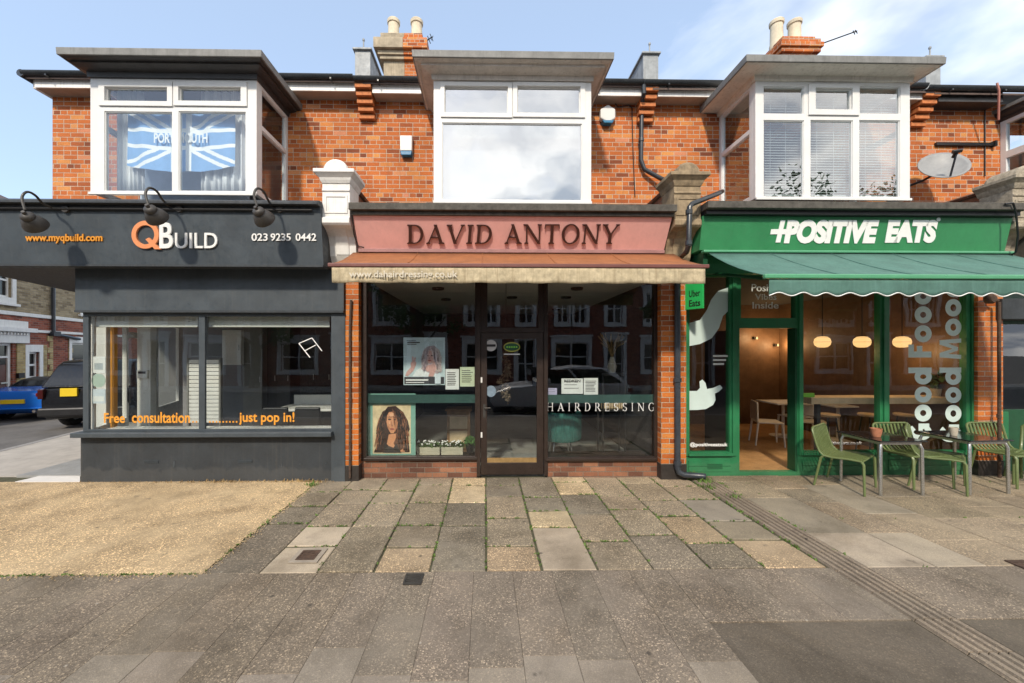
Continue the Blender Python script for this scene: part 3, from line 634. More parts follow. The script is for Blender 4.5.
def bay(parent, px, holes, yz, roof, mats, glass, sashes, siding=True, rooflines=None, sidesplit=.62):
    """glazed box bay: px = outer left/right post, yz = head and sill (pixels), holes = glass openings (pixels)"""
    xl, xr = X(px[0], YB), X(px[1], YB); zt = Z((px[0]+px[1])/2, yz[0], YB); zb = Z((px[0]+px[1])/2, yz[1], YB)
    H_ = [(X(a, YB), X(b, YB), Z(a, d, YB), Z(a, c, YB)) for a, c, b, d in holes]
    fr = MB(); fr.plate(xl, xr, zb, zt, YB, YB+.07, H_)
    for a, c, b, d in sashes:                                   # opening lights stand proud of the frame
        r = (X(a, YB), X(b, YB), Z(a, d, YB), Z(a, c, YB)); inner = [h for h in H_ if h[0] > r[0] and h[1] < r[1] and h[2] > r[2]-.001 and h[3] < r[3]+.001]
        fr.plate(r[0], r[1], r[2], r[3], YB-.022, YB-.0005, [(h[0], h[1], h[2], h[3]) for h in inner])
    for h in H_:                                                # glazing beads
        fr.plate(h[0]-.001, h[1]+.001, h[2]-.001, h[3]+.001, YB+.012, YB+.05, [(h[0]+.012, h[1]-.012, h[2]+.012, h[3]-.012)])
    zs = zb + (zt-zb)*sidesplit
    sh = [(YB+.14, YW-.07, zb+.07, zs-.03), (YB+.14, YW-.07, zs+.04, zt-.07)]
    for xx, d in ((xl, .07), (xr, -.07)):
        fr.plate(YB+.0705, YW-.002, zb, zt, xx, xx+d, sh, side(0))
        for h in sh: fr.plate(h[0]-.001, h[1]+.001, h[2]-.001, h[3]+.001, xx+d*.2, xx+d*.7, [(h[0]+.012, h[1]-.012, h[2]+.012, h[3]-.012)], side(0))
    fr.box(xl-.004, xr+.004, YB-.03, YB-.003, zb-.03, zb+.008)   # projecting sill
    f = fr.build('bay_window', M['upvc'], parent, bevel=.004)
    for h in H_: box('pane', glass, f, h[0]-.004, h[1]+.004, YB+.028, YB+.032, h[2]-.004, h[3]+.004)
    for xx in (xl+.035, xr-.035):
        for h in sh: MB().plate(h[0]-.004, h[1]+.004, h[2]-.004, h[3]+.004, xx-.002, xx+.002, [], side(0)).build('pane', glass, f)
    # stepped cornice and flat roof
    lines = rooflines
    def rect(o_, z): return [(xl-o_[0], YW-.001, z), (xl-o_[0], YB-o_[1], z), (xr+o_[2], YB-o_[1], z), (xr+o_[2], YW-.001, z)]
    low, band, top = lines[:5], lines[4:6], lines[6:-1]
    cm = MB(); cm.loft([rect(o_, z) for o_, z in low]); cm.loft([rect(o_, z+.001) for o_, z in top]); cm.build('bay_cornice', mats[0], f)
    cm = MB(); cm.loft([rect(band[0][0], band[0][1]+.001), rect(band[1][0], band[1][1])]); cm.build('cornice_band', mats[2] if len(mats) > 2 else mats[0], f, bevel=.006)
    o_, z = lines[-2]; z += .003; o2, z2 = lines[-1]
    rm = MB(); rm.loft([rect(tuple(q+.02 for q in o2), z), rect(tuple(q+.025 for q in o2), z2), ]); 
    rm.build('bay_roof', mats[1], f, bevel=.006)
    return f, (xl, xr, zb, zt)
def cornice_lines(zh, zr, ov):
    a, b, c = ov; k = lambda t: (a*t, b*t, c*t)
    return [((-.005,-.005,-.005), zh-.02), (k(.10), zh-.018), (k(.14), zh+.05), (k(.42), zh+.06), (k(.66), zh+.075), (k(.68), zh+.20), (k(.68), zh+.201), (k(.70), zh+.225), (k(.86), zr-.11), (k(1.0), zr-.10), (k(1), zr)]

def corbel(parent, cx, ytop=6.30, ztop=6.30, w=.26):
    mb = MB()
    for k in range(5):
        y = ytop+.005+k*.055; mb.box(cx-w/2+(k%2)*.003, cx+w/2-(k%2)*.003, y, YW-.002, ztop-.03-.095*(k+1), ztop-.03-.095*k-.028)
        mb.box(cx-w/2+.03, cx+w/2-.03, y+.05, YW-.004, ztop-.03-.095*k-.03, ztop-.03-.095*k+.003)
    mb.build('corbel', M['clay'], parent, bevel=.004)
    z1 = Z(655, 54, 6.3)
    m2 = MB(); 
    m2.prism([(6.31, ztop-.02), (6.31, z1), (7.1, z1+.10), (7.1, ztop)], cx-.125, cx+.125, lambda u, v, w: (w, u, v)); 
    m2.box(cx-.155, cx+.155, 6.275, 7.1, z1+.0, z1+.028)
    m2.tube([(cx, 6.36, z1), (cx, 6.36, z1+.20)], .012, 6); m2.ell((cx, 6.36, z1+.21), .022, .022, .03, 8, 5)
    m2.build('parapet_upstand', M['lead'], parent, bevel=.004)
def roof(parent, x0, x1, ze, yr=9.7, zr=8.15):
    mb = MB(); y0 = 6.33; ze -= .06
    n = 14
    for k in range(n):                                           # courses of tiles, each lapping the one below
        ya, yb = y0+(yr-y0)*k/n, y0+(yr-y0)*(k+1)/n; za, zb = ze+(zr-ze)*k/n, ze+(zr-ze)*(k+1)/n
        mb.prism([(ya-.03, za+.005), (yb, zb-.012), (yb, zb+.012), (ya-.03, za+.035)], x0, x1, lambda u, v, w: (w, u, v))
    mb.prism([(yr, zr-.015), (yr, zr+.03), (DEP+.3, ze+.05), (DEP+.3, ze)], x0, x1, lambda u, v, w: (w, u, v))
    r = mb.build('roof', M['tile'], parent)
    rd = MB(); rd.tube([(x0, yr, zr+.03), (x1, yr, zr+.03)], .10, 10); rd.build('ridge_tile', M['tile'], r)
    return r
def eaves(parent, x0, x1, zg, segs, mats=('eavewhite', 'soffit')):
    """zg = gutter rim height; boards between the given x spans"""
    for a, b in segs:
        box('eaves_board', M[mats[0]], parent, a, b, 6.36, 6.385, zg-.195, zg-.012)
        box('soffit', M[mats[1]], parent, a, b, 6.3855, YW-.001, zg-.192, zg-.17)
    mb = MB(); n = 8; r = .062
    for (rr) in (r,):
        prof = [(6.295+rr*math.cos(PI+PI*i/n), zg+rr*1.05*math.sin(PI+PI*i/n)) for i in range(n+1)] + [(6.295+(rr-.008)*math.cos(2*PI-PI*i/n), zg+(rr-.008)*math.sin(2*PI-PI*i/n)) for i in range(n+1)]
        mb.prism(prof, x0, x1, lambda u, v, w: (w, u, v))
    x = x0+.4
    while x < x1-.1: mb.box(x-.012, x+.012, 6.24, 6.358, zg-.078, zg-.055); x += .9
    gtt = mb.build('gutter', M['gutter'], parent, smooth=True)
    return gtt

# ================================================================== the corner shop (left)
qb = thing('corner_shop', 'orange brick corner building with slate grey shopfront and a flag in its upper window', 'building', (-4.7, 6.6, 0))
XL = X(52.5, YW)
ZE1 = 6.30
uw = MB(); xa, xb = X(92, YB), X(255, YB)
uw.plate(XL, PW[0]-.001, 3.70, ZE1-.02, YW, YW+.25, [(xa+.1, xb-.1, 4.25, 5.85)])
uw.plate(YW+.2505, DEP, 3.70, ZE1-.02, XL, XL+.25, [], side(0))
uw.build('upper_wall', M['brick'], qb)
box('back_wall', M['redbrick'], qb, XL, PW[0]-.001, DEP+.001, DEP+.25, -.1, ZE1-.02)
box('bedroom_floor', M['roombg'], qb, XL+.26, PW[0]-.05, YW+.26, DEP, 3.75, 3.85)
box('room_wall', M['roombg'], qb, XL+.26, PW[0]-.05, 9.0, 9.1, 3.86, ZE1-.05)
roof(qb, XL-.12, PW[0]-.002, ZE1)
zg1 = Z(180, 73.5, 6.28)
eaves(qb, XL-.12, PW[0]-.14, zg1, [(XL-.02, PW[0]-.14)])
mb = MB(); mb.box(XL-.075, XL-.021, 6.3865, DEP, zg1-.195, zg1-.012); mb.build('eaves_board', M['eavewhite'], qb)
mb = MB(); mb.tube([(XL-.135, 6.26, zg1-.03), (XL-.135, DEP, zg1-.03)], .058, 10); mb.build('gutter', M['gutter'], qb, smooth=True)
mb = MB(); mb.tube([(XL-.05, 6.45, zg1+.0), (XL+.7, 7.2, zg1+.42)], .07, 8); mb.build('hip_tile', M['clay'], qb)
corbel(qb, PW[0]-.002)
zh, zs = Z(174, 78, YB), Z(174, 193.5, YB)
bayf, dims = bay(qb, (90.3, 256.6), [(105.6,87.3,168,101.3), (179.3,87.3,241.4,101.3), (104.3,111.2,172,191), (178.6,111.2,245.7,191)], (78, 193.5), None,
    (M['charcoal'], M['leadgrey'], paint('worn_charcoal_band', (.07,.068,.066), .45, .3, 7, .1, streak=.5, dirt=(.16,.15,.14))), M['bayglass'], [(99.6,81.3,173.3,106.2), (174.2,81.3,247.5,106.2)],
    rooflines=cornice_lines(zh, Z(160, 49.5, 5.42), (.14, .28, .22)))
# canopy with tilted sign front, soffit over the splayed corner
zt, zb = Z(160, 206, 5.15), Z(160, 264.5, 5.25)
TB = -(5.25-5.15)/(zt-zb); T0 = 5.25 - TB*zb
xr = X(322, 5.2)
mb = MB(); mb.prism([(5.25, zb), (5.15, zt), (5.40, zt), (5.40, zb)], -7.35, xr, lambda u, v, w: (w, u, v))
mb_ = mb; mb = MB(); mb.prism([(-7.35,5.4005), (-7.52,5.98), (-8.12,7.59), (-8.6,9.0), (-8.6,DEP), (-2.2,DEP), (-2.2,5.6), (xr,5.6), (xr,5.4005)], zb+.004, zt-.02, lambda u, v, w: (u, v, w))
mb.build('canopy', paint('dark_canopy_boards', (.045,.042,.040), .7, .2, 4, .1, streak=.3), qb); fas = mb_.build('sign_fascia', M['slatepaint'], qb)
mb = MB(); mb.prism([(5.06, zt+.003), (5.06, zt+.04), (5.12, zt+.075), (6.59, zt+.15), (6.59, zt+.003)], -7.36, xr-.0, lambda u, v, w: (w, u, v)); mb.build('canopy_flashing', M['slatedark'], qb, bevel=.006)
mb = MB(); mb.box(-7.35, xr-.002, 5.235, 5.399, zb-.028, zb-.001); mb.build('fascia_trim', M['slatedark'], qb)
mb = MB(); yc = 5.125; zcnd = Z(200, 209.5, yc); mb.tube([(-7.3, yc, zcnd), (xr-.1, yc, zcnd)], .014, 8)
mb.build('conduit', M['black'], qb)
def ontilt(px0, py0, px1, py1, Y0=None, B=None): return pxbox(px0, py0, px1, py1, T0-.002 if Y0 is None else Y0, TB if B is None else B)
mb = MB(); put_text(mb, 'www.myqbuild.com', *ontilt(26, 234, 103, 243.5), depth=.012, bold=.022); mb.build('lettering', M['orange'], fas)
mb = MB(); put_text(mb, '023', *ontilt(252, 233.5, 268, 241), depth=.012, bold=.012); put_text(mb, '9235', *ontilt(271, 233.5, 291, 241), depth=.012, bold=.012); put_text(mb, '0442', *ontilt(296, 233.5, 316.5, 241), depth=.012, bold=.012); mb.build('phone_lettering', M['white'], fas); mb = MB()
put_text(mb, 'UILD', *ontilt(176, 233, 218, 248.5), depth=.02, bold=.006)
put_text(mb, 'B', *ontilt(160.5, 222.5, 174, 248.5), depth=.02, bold=.018); mb.build('lettering', M['white'], fas)
mb = MB()
A, B_, D_ = ontilt(133, 221, 160, 250)
A, B_, D_ = Vector(A), Vector(B_)-Vector(A), Vector(D_)-Vector(A); nq = B_.cross(D_).normalized(); nq = nq if nq.y < 0 else -nq
for i, p in enumerate(arc(.5, .52, .5, .48, 0, 360, .16, .15, 36)): mb.prism(p, 0, .024, lambda u, v, w: A+B_*u+D_*v+nq*w)
mb.prism([(.52,.36), (.64,.42), (1.08,.02), (.86,.02)], 0, .026, lambda u, v, w: A+B_*u+D_*v+nq*w)
mb.build('lettering', M['peach'], fas)
# shopfront under the canopy
xl, xw = X(78.5, 5.6), X(345, 5.6)
zhd, zsl = Z(200, 313, 5.62), Z(200, 431, 5.62)
mb = MB(); mb.box(xl+.01, xw, 5.545, 5.75, zhd, zb+.003); mb.build('upper_panel', M['slatepaint'], qb)
mb = MB(); mb.box(xl+.01, xw, 5.53, 5.5445, zhd, zhd+.03); mb.build('panel_trim', M['slatedark'], qb)
mb = MB(); mb.box(xl, xw, 5.63, 5.86, -.02, zsl-.07); 
pl = mb.build('stall_riser', M['slatedark'], qb)
mb = MB()
for a, b in ((143.5, 158.5), (238, 252)):
    mb = MB()
    for k in range(3): mb.box(X(a, 5.625), X(b, 5.625), 5.622, 5.6295, .265+k*.014, .272+k*.014)
    mb.build('air_brick', M['slatepaint'], pl)
mb = MB()
for px, py, w, h in ((174, 464, .03, .10), (282, 465, .015, .06), (326, 463, .02, .03), (300, 464, .05, .012)):
    c = PT(px, py, 5.6275); mb.prism([(c[0]-w/2, c[2]-h/2), (c[0]+w*.3, c[2]-h/2.4), (c[0]+w/2, c[2]+h/2), (c[0]-w*.2, c[2]+h/3)], 5.626, 5.6297)
mb.build('paint_scrape', M['slatepaint'], pl)
mb = MB(); mb.box(X(71, 5.52), xw-.16, 5.50, 5.86, zsl-.068, zsl-.002); mb.build('window_ledge', M['slatepaint'], qb, bevel=.008)
xp = X(331.5, 5.6); mb = MB(); mb.box(xp, xw+.004, 5.585, 5.629, -.02, zhd-.001); mb.build('side_pier', M['slatepaint'], qb, bevel=.004)
gl = [(X(89.5, 5.62), X(199.5, 5.62), zsl+.03, zhd-.05), (X(205.5, 5.62), xp-.004, zsl+.03, zhd-.05)]
mb = MB(); mb.plate(X(84, 5.62), xp, zsl, zhd, 5.605, 5.642, gl); sw = mb.build('shop_window', M['slatepaint'], qb, bevel=.004)
for h in gl: box('pane', M['glass'], sw, h[0]-.003, h[1]+.003, 5.6425, 5.649, h[2]-.003, h[3]+.003)
mb = MB(); put_text(mb, 'Free', *pxbox(104, 413, 125, 423, 5.643), depth=.002, bold=.02); put_text(mb, 'consultation', *pxbox(132, 412, 190, 423, 5.643), depth=.002, bold=.02)
for k in range(14): 
    px = 193.0+k*3.35
    if not 198.6 < px < 206.5: mb.box(X(px, 5.64)-.011, X(px, 5.64)+.011, 5.641, 5.643, PT(px, 422.6, 5.643)[2], PT(px, 421, 5.643)[2])
put_text(mb, 'just pop in!', *pxbox(239, 412, 294.5, 425, 5.643), depth=.002, bold=.02); mb.build('lettering', M['orange'], sw)
mb = MB()
for a, b in (((299, 343.5), (310, 357.5)), ((299, 343.5), (312, 338)), ((312, 338), (322, 351)), ((304.5, 351), (316, 345))):
    mb.tube([PT(*a, 5.641), PT(*b, 5.641)], .007, 5)
mb.build('line_drawing', M['white'], sw)
# glazed side towards the splayed entrance
A0, A1 = Vector((xl+.04, 5.70, 0)), Vector((-7.05, 9.0, 0)); dd = (A1-A0); Ls = dd.length; dn = dd/Ls; nn = Vector((dn.y, -dn.x, 0))
sp = lambda u, v, w: (A0.x+dn.x*u+nn.x*w, A0.y+dn.y*u+nn.y*w, v)
hs = [(.06, .95, .75, 2.38), (1.02, 2.02, .12, 2.1), (1.02, 2.02, 2.2, 2.5), (2.22, 3.3, .75, 2.38)]
mb = MB(); mb.plate(0, Ls, 0, zb+.003, 0, .06, hs, sp); sg = mb.build('entrance_window', M['whitegloss'], qb, bevel=.004)
for h in hs: 
    mb = MB(); mb.plate(h[0], h[1], h[2], h[3], .027, .033, [], sp); mb.build('pane', M['glass'], sg)
mb = MB(); mb.plate(.98, 1.0, 1.0, 1.25, .065, .10, [], sp); mb.build('handle', M['black'], sg)
for k, (a, b, Yk) in enumerate(((92.5, 106, 6.05), (137, 150.5, 6.7))):
    pw = box('entrance_post', M['whitegloss'], qb, X(a, Yk), X(b, Yk), Yk, Yk+.12, .021, zb-.055, bevel=.006)
    if k: cc = PT(144, 373, Yk); box('intercom', M['whitegloss'], pw, cc[0]-.09, cc[0]+.09, Yk-.04, Yk-.001, cc[2]-.09, cc[2]+.05, bevel=.006); box('intercom_screen', M['black'], pw, cc[0]-.06, cc[0]+.06, Yk-.046, Yk-.0405, cc[2]-.01, cc[2]+.03)
# inside
qin = lambda n, m, *a: box(n, m, qb, *a)
qin('interior_floor', M['floorgrey'], -7.0, -2.02, 5.87, DEP, -.04, .02)
mb = MB(); mb.prism([(-2.21,5.76), (xl+.12,5.76), (-6.98,9.0), (-6.98,9.59), (-2.21,9.59)], zb-.05, zb+.002, lambda u, v, w: (u, v, w)); mb.build('interior_ceiling', M['ceil'], qb)
qin('interior_wall', M['greywall'], -8.5, -2.21, 9.6, 9.7, .021, zb-.051)
qin('party_wall', M['darkwall'], -2.20, -2.04, 5.76, DEP, .0, zb)
qin('window_board', M['whitegloss'], xl+.3, xp, 5.69, 5.87, zsl-.03, zsl+.022)

# ================================================================== the hairdresser (middle)
sa = thing('hairdresser_shop', 'orange brick building with pink hairdressing sign and one large upper window', 'building', ((PW[0]+PW[1])/2, 6.6, 0))
ZE2 = 6.28
xa, xb = X(436, YB), X(590, YB)
uw = MB(); uw.plate(PW[0], PW[1]-.001, 3.70, ZE2-.02, YW, YW+.25, [(xa+.08, xb-.08, 4.2, 5.85)]); uw.build('upper_wall', M['brick'], sa)
box('back_wall', M['redbrick'], sa, PW[0], PW[1]-.001, DEP+.001, DEP+.25, -.1, ZE2-.02)
box('bedroom_floor', M['roombg'], sa, PW[0]+.05, PW[1]-.05, YW+.26, DEP, 3.75, 3.85)
box('room_wall', M['roombg'], sa, PW[0]+.05, PW[1]-.05, 9.0, 9.1, 3.86, ZE2-.05)
roof(sa, PW[0], PW[1]-.002, ZE2)
zg2 = Z(500, 79, 6.28)
eaves(sa, PW[0]-.137, PW[1]-.16, zg2, [(PW[0]+.14, xa-.10), (xb+.1, PW[1]-.14)])
corbel(sa, PW[1]-.03)
zh = Z(512, 80.5, YB)
bay(sa, (433.6, 591.3), [(444.7,86.5,507.8,113.2), (517.4,86.5,580.1,113.2), (442,122.4,582,199.6)], (80.5, 202), None,
    (M['buffcornice'], M['leadgrey'], M['eavewhite']), M['upglass'], [(440.6,82.6,512.2,117.5), (512.8,82.6,585,117.5)], rooflines=cornice_lines(zh, Z(512, 52, 5.42), (.24, .28, .22)), sidesplit=.62)
mb = MB(); mb.box(xa+.02, xb-.02, 5.46, 5.66, zh+.10, zh+.15); 
# cornice ledge and canted sign
zl0, zl1 = Z(512, 213.5, 5.15), Z(512, 203.5, 5.12)
cx0, cx1 = PW[0]+.19, PW[1]-.19
mb = MB(); mb.box(cx0, cx1, 5.11, 6.59, zl0+.03, zl1); mb.box(cx0+.02, cx1-.02, 5.165, 5.6, zl0-.02, zl0+.0295); led = mb.build('cornice_ledge', M['greystone'], sa, bevel=.006)
SB = -(5.44-5.20)/(3.70-3.31); S0 = 5.44 - SB*3.31
mb = MB(); mb.prism([(5.44, 3.315), (S0+SB*(zl0-.022), zl0-.022), (5.62, zl0-.022), (5.62, 3.315)], cx0+.03, cx1-.03, lambda u, v, w: (w, u, v))
fas2 = mb.build('sign_fascia', M['pink'], sa)
mb = MB(); mb.box(cx0+.03, cx1-.03, 5.41, 5.62, 3.262, 3.313); mb.build('fascia_trim', paint('dusty_pink_trim', (.30,.15,.14), .6, .2, 6, .1), sa, bevel=.006)
mb = MB(); put_serif(mb, 'DAVID', *pxbox(406.5, 224.5, 492, 243.5, S0-.002, SB), depth=.022); put_serif(mb, 'ANTONY', *pxbox(504, 224, 617, 243.5, S0-.002, SB), depth=.022); mb.build('lettering', M['letterbrown'], fas2)
mb = MB(); mb.tube([PT(352, 214, S0-.01, SB), PT(354, 235, S0-.01, SB), PT(358, 246, S0-.012, SB), PT(364, 247.5, S0-.02, SB)], .008, 6); mb.build('loose_cable', M['black'], sa)
# shopfront
YS = 5.72
px = lambda a, c, b, d, Y=YS: (X(a, Y), X(b, Y), PT((a+b)/2, d, Y)[2], PT((a+b)/2, c, Y)[2])
zr = PT(500, 460.5, YS)[2]; zd = PT(513, 474.5, YS)[2]
fx0, fx1 = X(360.5, YS), X(659, YS)
hl, ht, hr = px(366.5, 281, 475, 456.5), px(487.5, 283, 538.5, 327.5), px(547, 281, 654.5, 457)
hd = px(480.5, 332.5, 544, 476)
ztop = 3.06
mb = MB(); mb.plate(fx0, fx1, zr, ztop, YS, YS+.085, [(hl[0],hl[1],hl[2],2.96), (ht[0],ht[1],ht[2],2.96), (hr[0],hr[1],hr[2],2.96), (hd[0],hd[1],-1,hd[3])])
mb.box(hd[0]-.055, hd[0]-.001, YS-.02, YS-.001, .02, ztop); mb.box(hd[1]+.001, hd[1]+.055, YS-.02, YS-.001, .02, ztop)
mb.box(hl[0]-.03, hl[1]+.03, YS-.04, YS-.001, hl[2]-.05, hl[2]-.012); mb.box(hr[0]-.03, hr[1]+.03, YS-.04, YS-.001, hr[2]-.05, hr[2]-.012)
sf = mb.build('shop_window', M['brown'], sa, bevel=.004)
for h in (hl, ht, hr): box('pane', M['glass'], sf, h[0], h[1], YS+.04, YS+.048, h[2], 2.962)
for a, b in ((fx0, hd[0]-.056), (hd[1]+.056, fx1)): box('stall_riser', M['dullbrick'], sa, a, b, YS+.012, YS+.25, -.02, zr-.002)
mb = MB(); TK = .085; put_serif(mb, 'HAIRDRESSING', *pxbox(546.5, 402.8, 655, 411, YS+.038), depth=.002, track=.50); TK = .135; mb.build('lettering', paint('dull_white_print', (.62,.63,.62), .5, .05, 9, .02), sf)
mb = MB(); mb.box(hl[0], hl[1], YS+.050, YS+.052, PT(420, 403.5, YS)[2], PT(420, 395, YS)[2]); mb.box(hr[0], hr[1], YS+.050, YS+.052, PT(600, 403.5, YS)[2], PT(600, 395, YS)[2]); mb.build('window_film', M['tealband'], sf)
dg = px(487, 339, 537, 463)
mb = MB(); mb.plate(hd[0]+.004, hd[1]-.004, .035, hd[3]-.004, YS+.012, YS+.062, [dg]); dr = mb.build('door', M['brown'], sa, bevel=.004)
box('pane', M['glass'], dr, dg[0], dg[1], YS+.035, YS+.041, dg[2], dg[3])
box('kick_strip', paint('worn_brass', (.34,.22,.09), .4, .3, 12, .05, metal=.3), dr, dg[0]+.002, dg[1]-.002, YS+.03, YS+.0345, dg[2], dg[2]+.07)
mb = MB(); c = PT(484.3, 411, YS); mb.box(c[0]-.02, c[0]+.02, YS+.004, YS+.0115, c[2]-.10, c[2]+.10); mb.tube([(c[0], YS+.004, c[2]+.05), (c[0], YS-.04, c[2]+.05), (c[0]+.09, YS-.04, c[2]+.05)], .009, 8); mb.build('handle', M['iron'], dr)
for yy in (380, 435): c = PT(481.5, yy, YS); box('hinge', M['upvc'], dr, c[0]-.012, c[0]+.012, YS+.002, YS+.0115, c[2]-.04, c[2]+.04)
def disc(mb, c, rx, rz, y0, y1, n=24): mb.prism([(c[0]+rx*math.cos(2*PI*i/n), c[2]+rz*math.sin(2*PI*i/n)) for i in range(n)], y0, y1)
mb = MB(); c = PT(491, 345.5, YS); disc(mb, c, .085, .085, YS+.032, YS+.0345); st = mb.build('door_sticker', paint('grey_sticker', (.5,.5,.5), .5, .1, 9, .02), dr); mb = MB(); mb.box(c[0]-.07, c[0]+.07, YS+.029, YS+.0318, c[2]-.018, c[2]+.018); mb.build('sticker_band', M['black'], dr)
mb = MB(); c = PT(512, 347, YS); disc(mb, c, .125, .075, YS+.032, YS+.0345); st = mb.build('hygiene_sticker', paint('olive_gold_print', (.30,.30,.05), .5, .1, 9, .02), dr); mb = MB(); mb.box(c[0]-.12, c[0]+.12, YS+.032, YS+.0345, c[2]-.115, c[2]-.10); mb.build('sticker_strip', M['paper'], dr)
mb = MB(); disc(mb, c, .112, .055, YS+.029, YS+.0315); mb.build('hygiene_sticker', M['darkgreen'], dr)
mb = MB()
for k in range(5): disc(mb, (c[0]-.07+k*.035, 0, c[2]), .012, .012, YS+.026, YS+.0285, 10)
mb.build('rating_mark', M['lime'], dr)
mb = MB(); c = PT(491, 391.5, YS); disc(mb, c, .075, .085, YS+.032, YS+.0345); mb.build('door_sticker', paint('blue_grey_sticker', (.16,.22,.28), .5, .3, 30, .02), dr)
# inside the salon
sin_ = lambda n, m, *a: box(n, m, sa, *a)
sin_('interior_floor', M['floorgrey'], PW[0]+.12, PW[1]-.12, YS+.09, DEP, -.02, .03)
sin_('interior_ceiling', M['ceil'], PW[0]+.12, PW[1]-.12, YS+.09, DEP, 2.97, 3.05)
sin_('interior_wall', M['darkwall'], PW[0]+.12, PW[1]-.12, 11.5, 11.6, .031, 2.969)
sin_('interior_wall', M['darkwall'], PW[0]+.121, PW[0]+.16, YS+.09, 11.49, .031, 2.969)
sin_('interior_wall', M['darkwall'], PW[1]-.16, PW[1]-.121, YS+.09, 11.49, .031, 2.969)
sin_('party_wall', M['redbrick'], PW[1]-.119, PW[1]+.119, 5.80, DEP, 0, 3.70)
sin_('shop_roof', M['darkwall'], PW[0]+.02, PW[1]-.13, 5.64, YW+.24, 3.06, zl0+.025)
for a, b in ((438, 288), (446, 299), (452, 313), (512, 297), (508, 313), (577, 288), (566, 297), (556, 309)):
    d = ray(a, b); t = (2.965-H)/d[2]; c = (t*d[0], t*d[1])
    if c[1] < 11: mb = MB(); mb.lathe([(.0,0), (.11,0), (.10,-.035), (.0,-.04)], (c[0], c[1], 2.969), 14); mb.build('ceiling_spotlight', M['black'], sa)

# ================================================================== the cafe (right)
cf = thing('cafe_building', 'orange brick building with green cafe shopfront and blinds in its upper bay', 'building', ((PW[1]+PW[2])/2, 6.6, 0))
ZE3 = 6.24
xa, xb = X(758, YB), X(907, YB)
uw = MB(); uw.plate(PW[1], PW[2]-.001, 3.70, ZE3-.02, YW, YW+.25, [(xa+.08, xb-.08, 4.2, 5.8)]); uw.build('upper_wall', M['brick'], cf)
box('back_wall', M['redbrick'], cf, PW[1], PW[2]-.001, DEP+.001, DEP+.25, -.1, ZE3-.02)
box('bedroom_floor', M['roombg'], cf, PW[1]+.05, PW[2]-.05, YW+.26, DEP, 3.75, 3.85)
box('room_wall', M['roombg'], cf, PW[1]+.05, PW[2]-.05, 9.0, 9.1, 3.86, ZE3-.05)
roof(cf, PW[1], PW[2]-.002, ZE3)
zg3 = Z(690, 81.5, 6.28)
eaves(cf, PW[1]-.157, PW[2]-.16, zg3, [(PW[1]+.11, xa-.12), (xb+.12, PW[2]-.14)])
corbel(cf, PW[2]-.01, ztop=6.27)
zh = Z(832, 81, YB)
bay(cf, (755.5, 910), [(763.7,86.2,804.2,113.6), (814.7,88.5,851.5,109.9), (859.4,86.2,900.6,113.6), (763.7,120,804.2,196.9), (810.6,120,853,196.9), (859.4,120,900.2,196.9)], (80.6, 198.7), None,
    (M['cream'], M['leadgrey'], M['eavewhite']), glassmat('cafe_upper_glass', 1.2, .17, (.88,.92,.93), wave=.012), [(808,84.4,858.5,115.4)], rooflines=cornice_lines(zh, Z(832, 56.5, 5.42), (.32, .28, .17)), sidesplit=.60)
zl2, zl3 = PT(860, 212.5, 5.1)[2], PT(860, 201.5, 5.05)[2]
kx0, kx1 = PW[1]+.19, PW[2]-.19
mb = MB(); mb.box(kx0, kx1, 5.05, 6.59, zl2+.035, zl3); mb.build('cornice_ledge', M['greystone'], cf, bevel=.006)
mb = MB(); mb.box(kx0+.02, kx1-.02, 5.12, 5.6, zl2-.022, zl2+.0345); mb.build('ledge_moulding', M['black'], cf)
KB = -(5.28-5.20)/(3.70-3.27); K0 = 5.28-KB*3.27
mb = MB(); mb.prism([(5.28, 3.275), (K0+KB*(zl2-.024), zl2-.024), (5.62, zl2-.024), (5.62, 3.275)], kx0+.01, kx1-.02, lambda u, v, w: (w, u, v)); fas3 = mb.build('sign_fascia', M['signgreen'], cf, bevel=.004)
mb = MB()
put_text(mb, 'POSITIVE', *pxbox(783.5, 219.8, 878, 243.6, K0-.002, KB), depth=.006, bold=.064, shear=.22, space=.97)
put_text(mb, 'EATS', *pxbox(884.5, 219.8, 937, 243, K0-.002, KB), depth=.006, bold=.064, shear=.22, space=.97)
q = lambda px_, py_: PT(px_, py_, K0-.002, KB)
def flatq(pts, d=.0065): 
    P = [q(*p) for p in pts]; n = len(P); mb.idx(P + [(p[0], p[1]-d, p[2]) for p in P], [tuple(range(n, 2*n))] + [(i, (i+1) % n, n+(i+1) % n, n+i) for i in range(n)])
flatq([(771, 229.3), (786, 229.3), (785, 234.4), (770, 234.4)]); flatq([(780.4, 220.4), (785.0, 220.4), (779.9, 242.6), (775.3, 242.6)], .0072)
flatq([(938.2+2*math.cos(i*PI/5), 219.5+2*math.sin(i*PI/5)) for i in range(10)])
mb.build('lettering', M['white'], fas3)
YC = 5.75
pc = lambda a, c, b, d, Y=YC: (X(a, Y), X(b, Y), PT((a+b)/2, d, Y)[2], PT((a+b)/2, c, Y)[2])
c0, c1 = PW[1]+.195, X(977, YC)
H4 = [pc(689.5, 270, 729.5, 452), pc(741, 270, 795.5, 318), pc(803.5, 270, 880, 451), pc(889.5, 270, 966.5, 451)]
hdoor = pc(739.5, 328, 797.5, 473)
ztc = 3.08
H4 = [(h[0], h[1], h[2], 3.0) for h in H4]
mb = MB(); mb.plate(c0, c1, -.02, ztc, YC, YC+.09, H4 + [(hdoor[0], hdoor[1], .05, hdoor[3])])
for h in H4: 
    if h[2] < 1: mb.box(h[0]-.03, h[1]+.03, YC-.045, YC-.001, h[2]-.05, h[2]-.012)
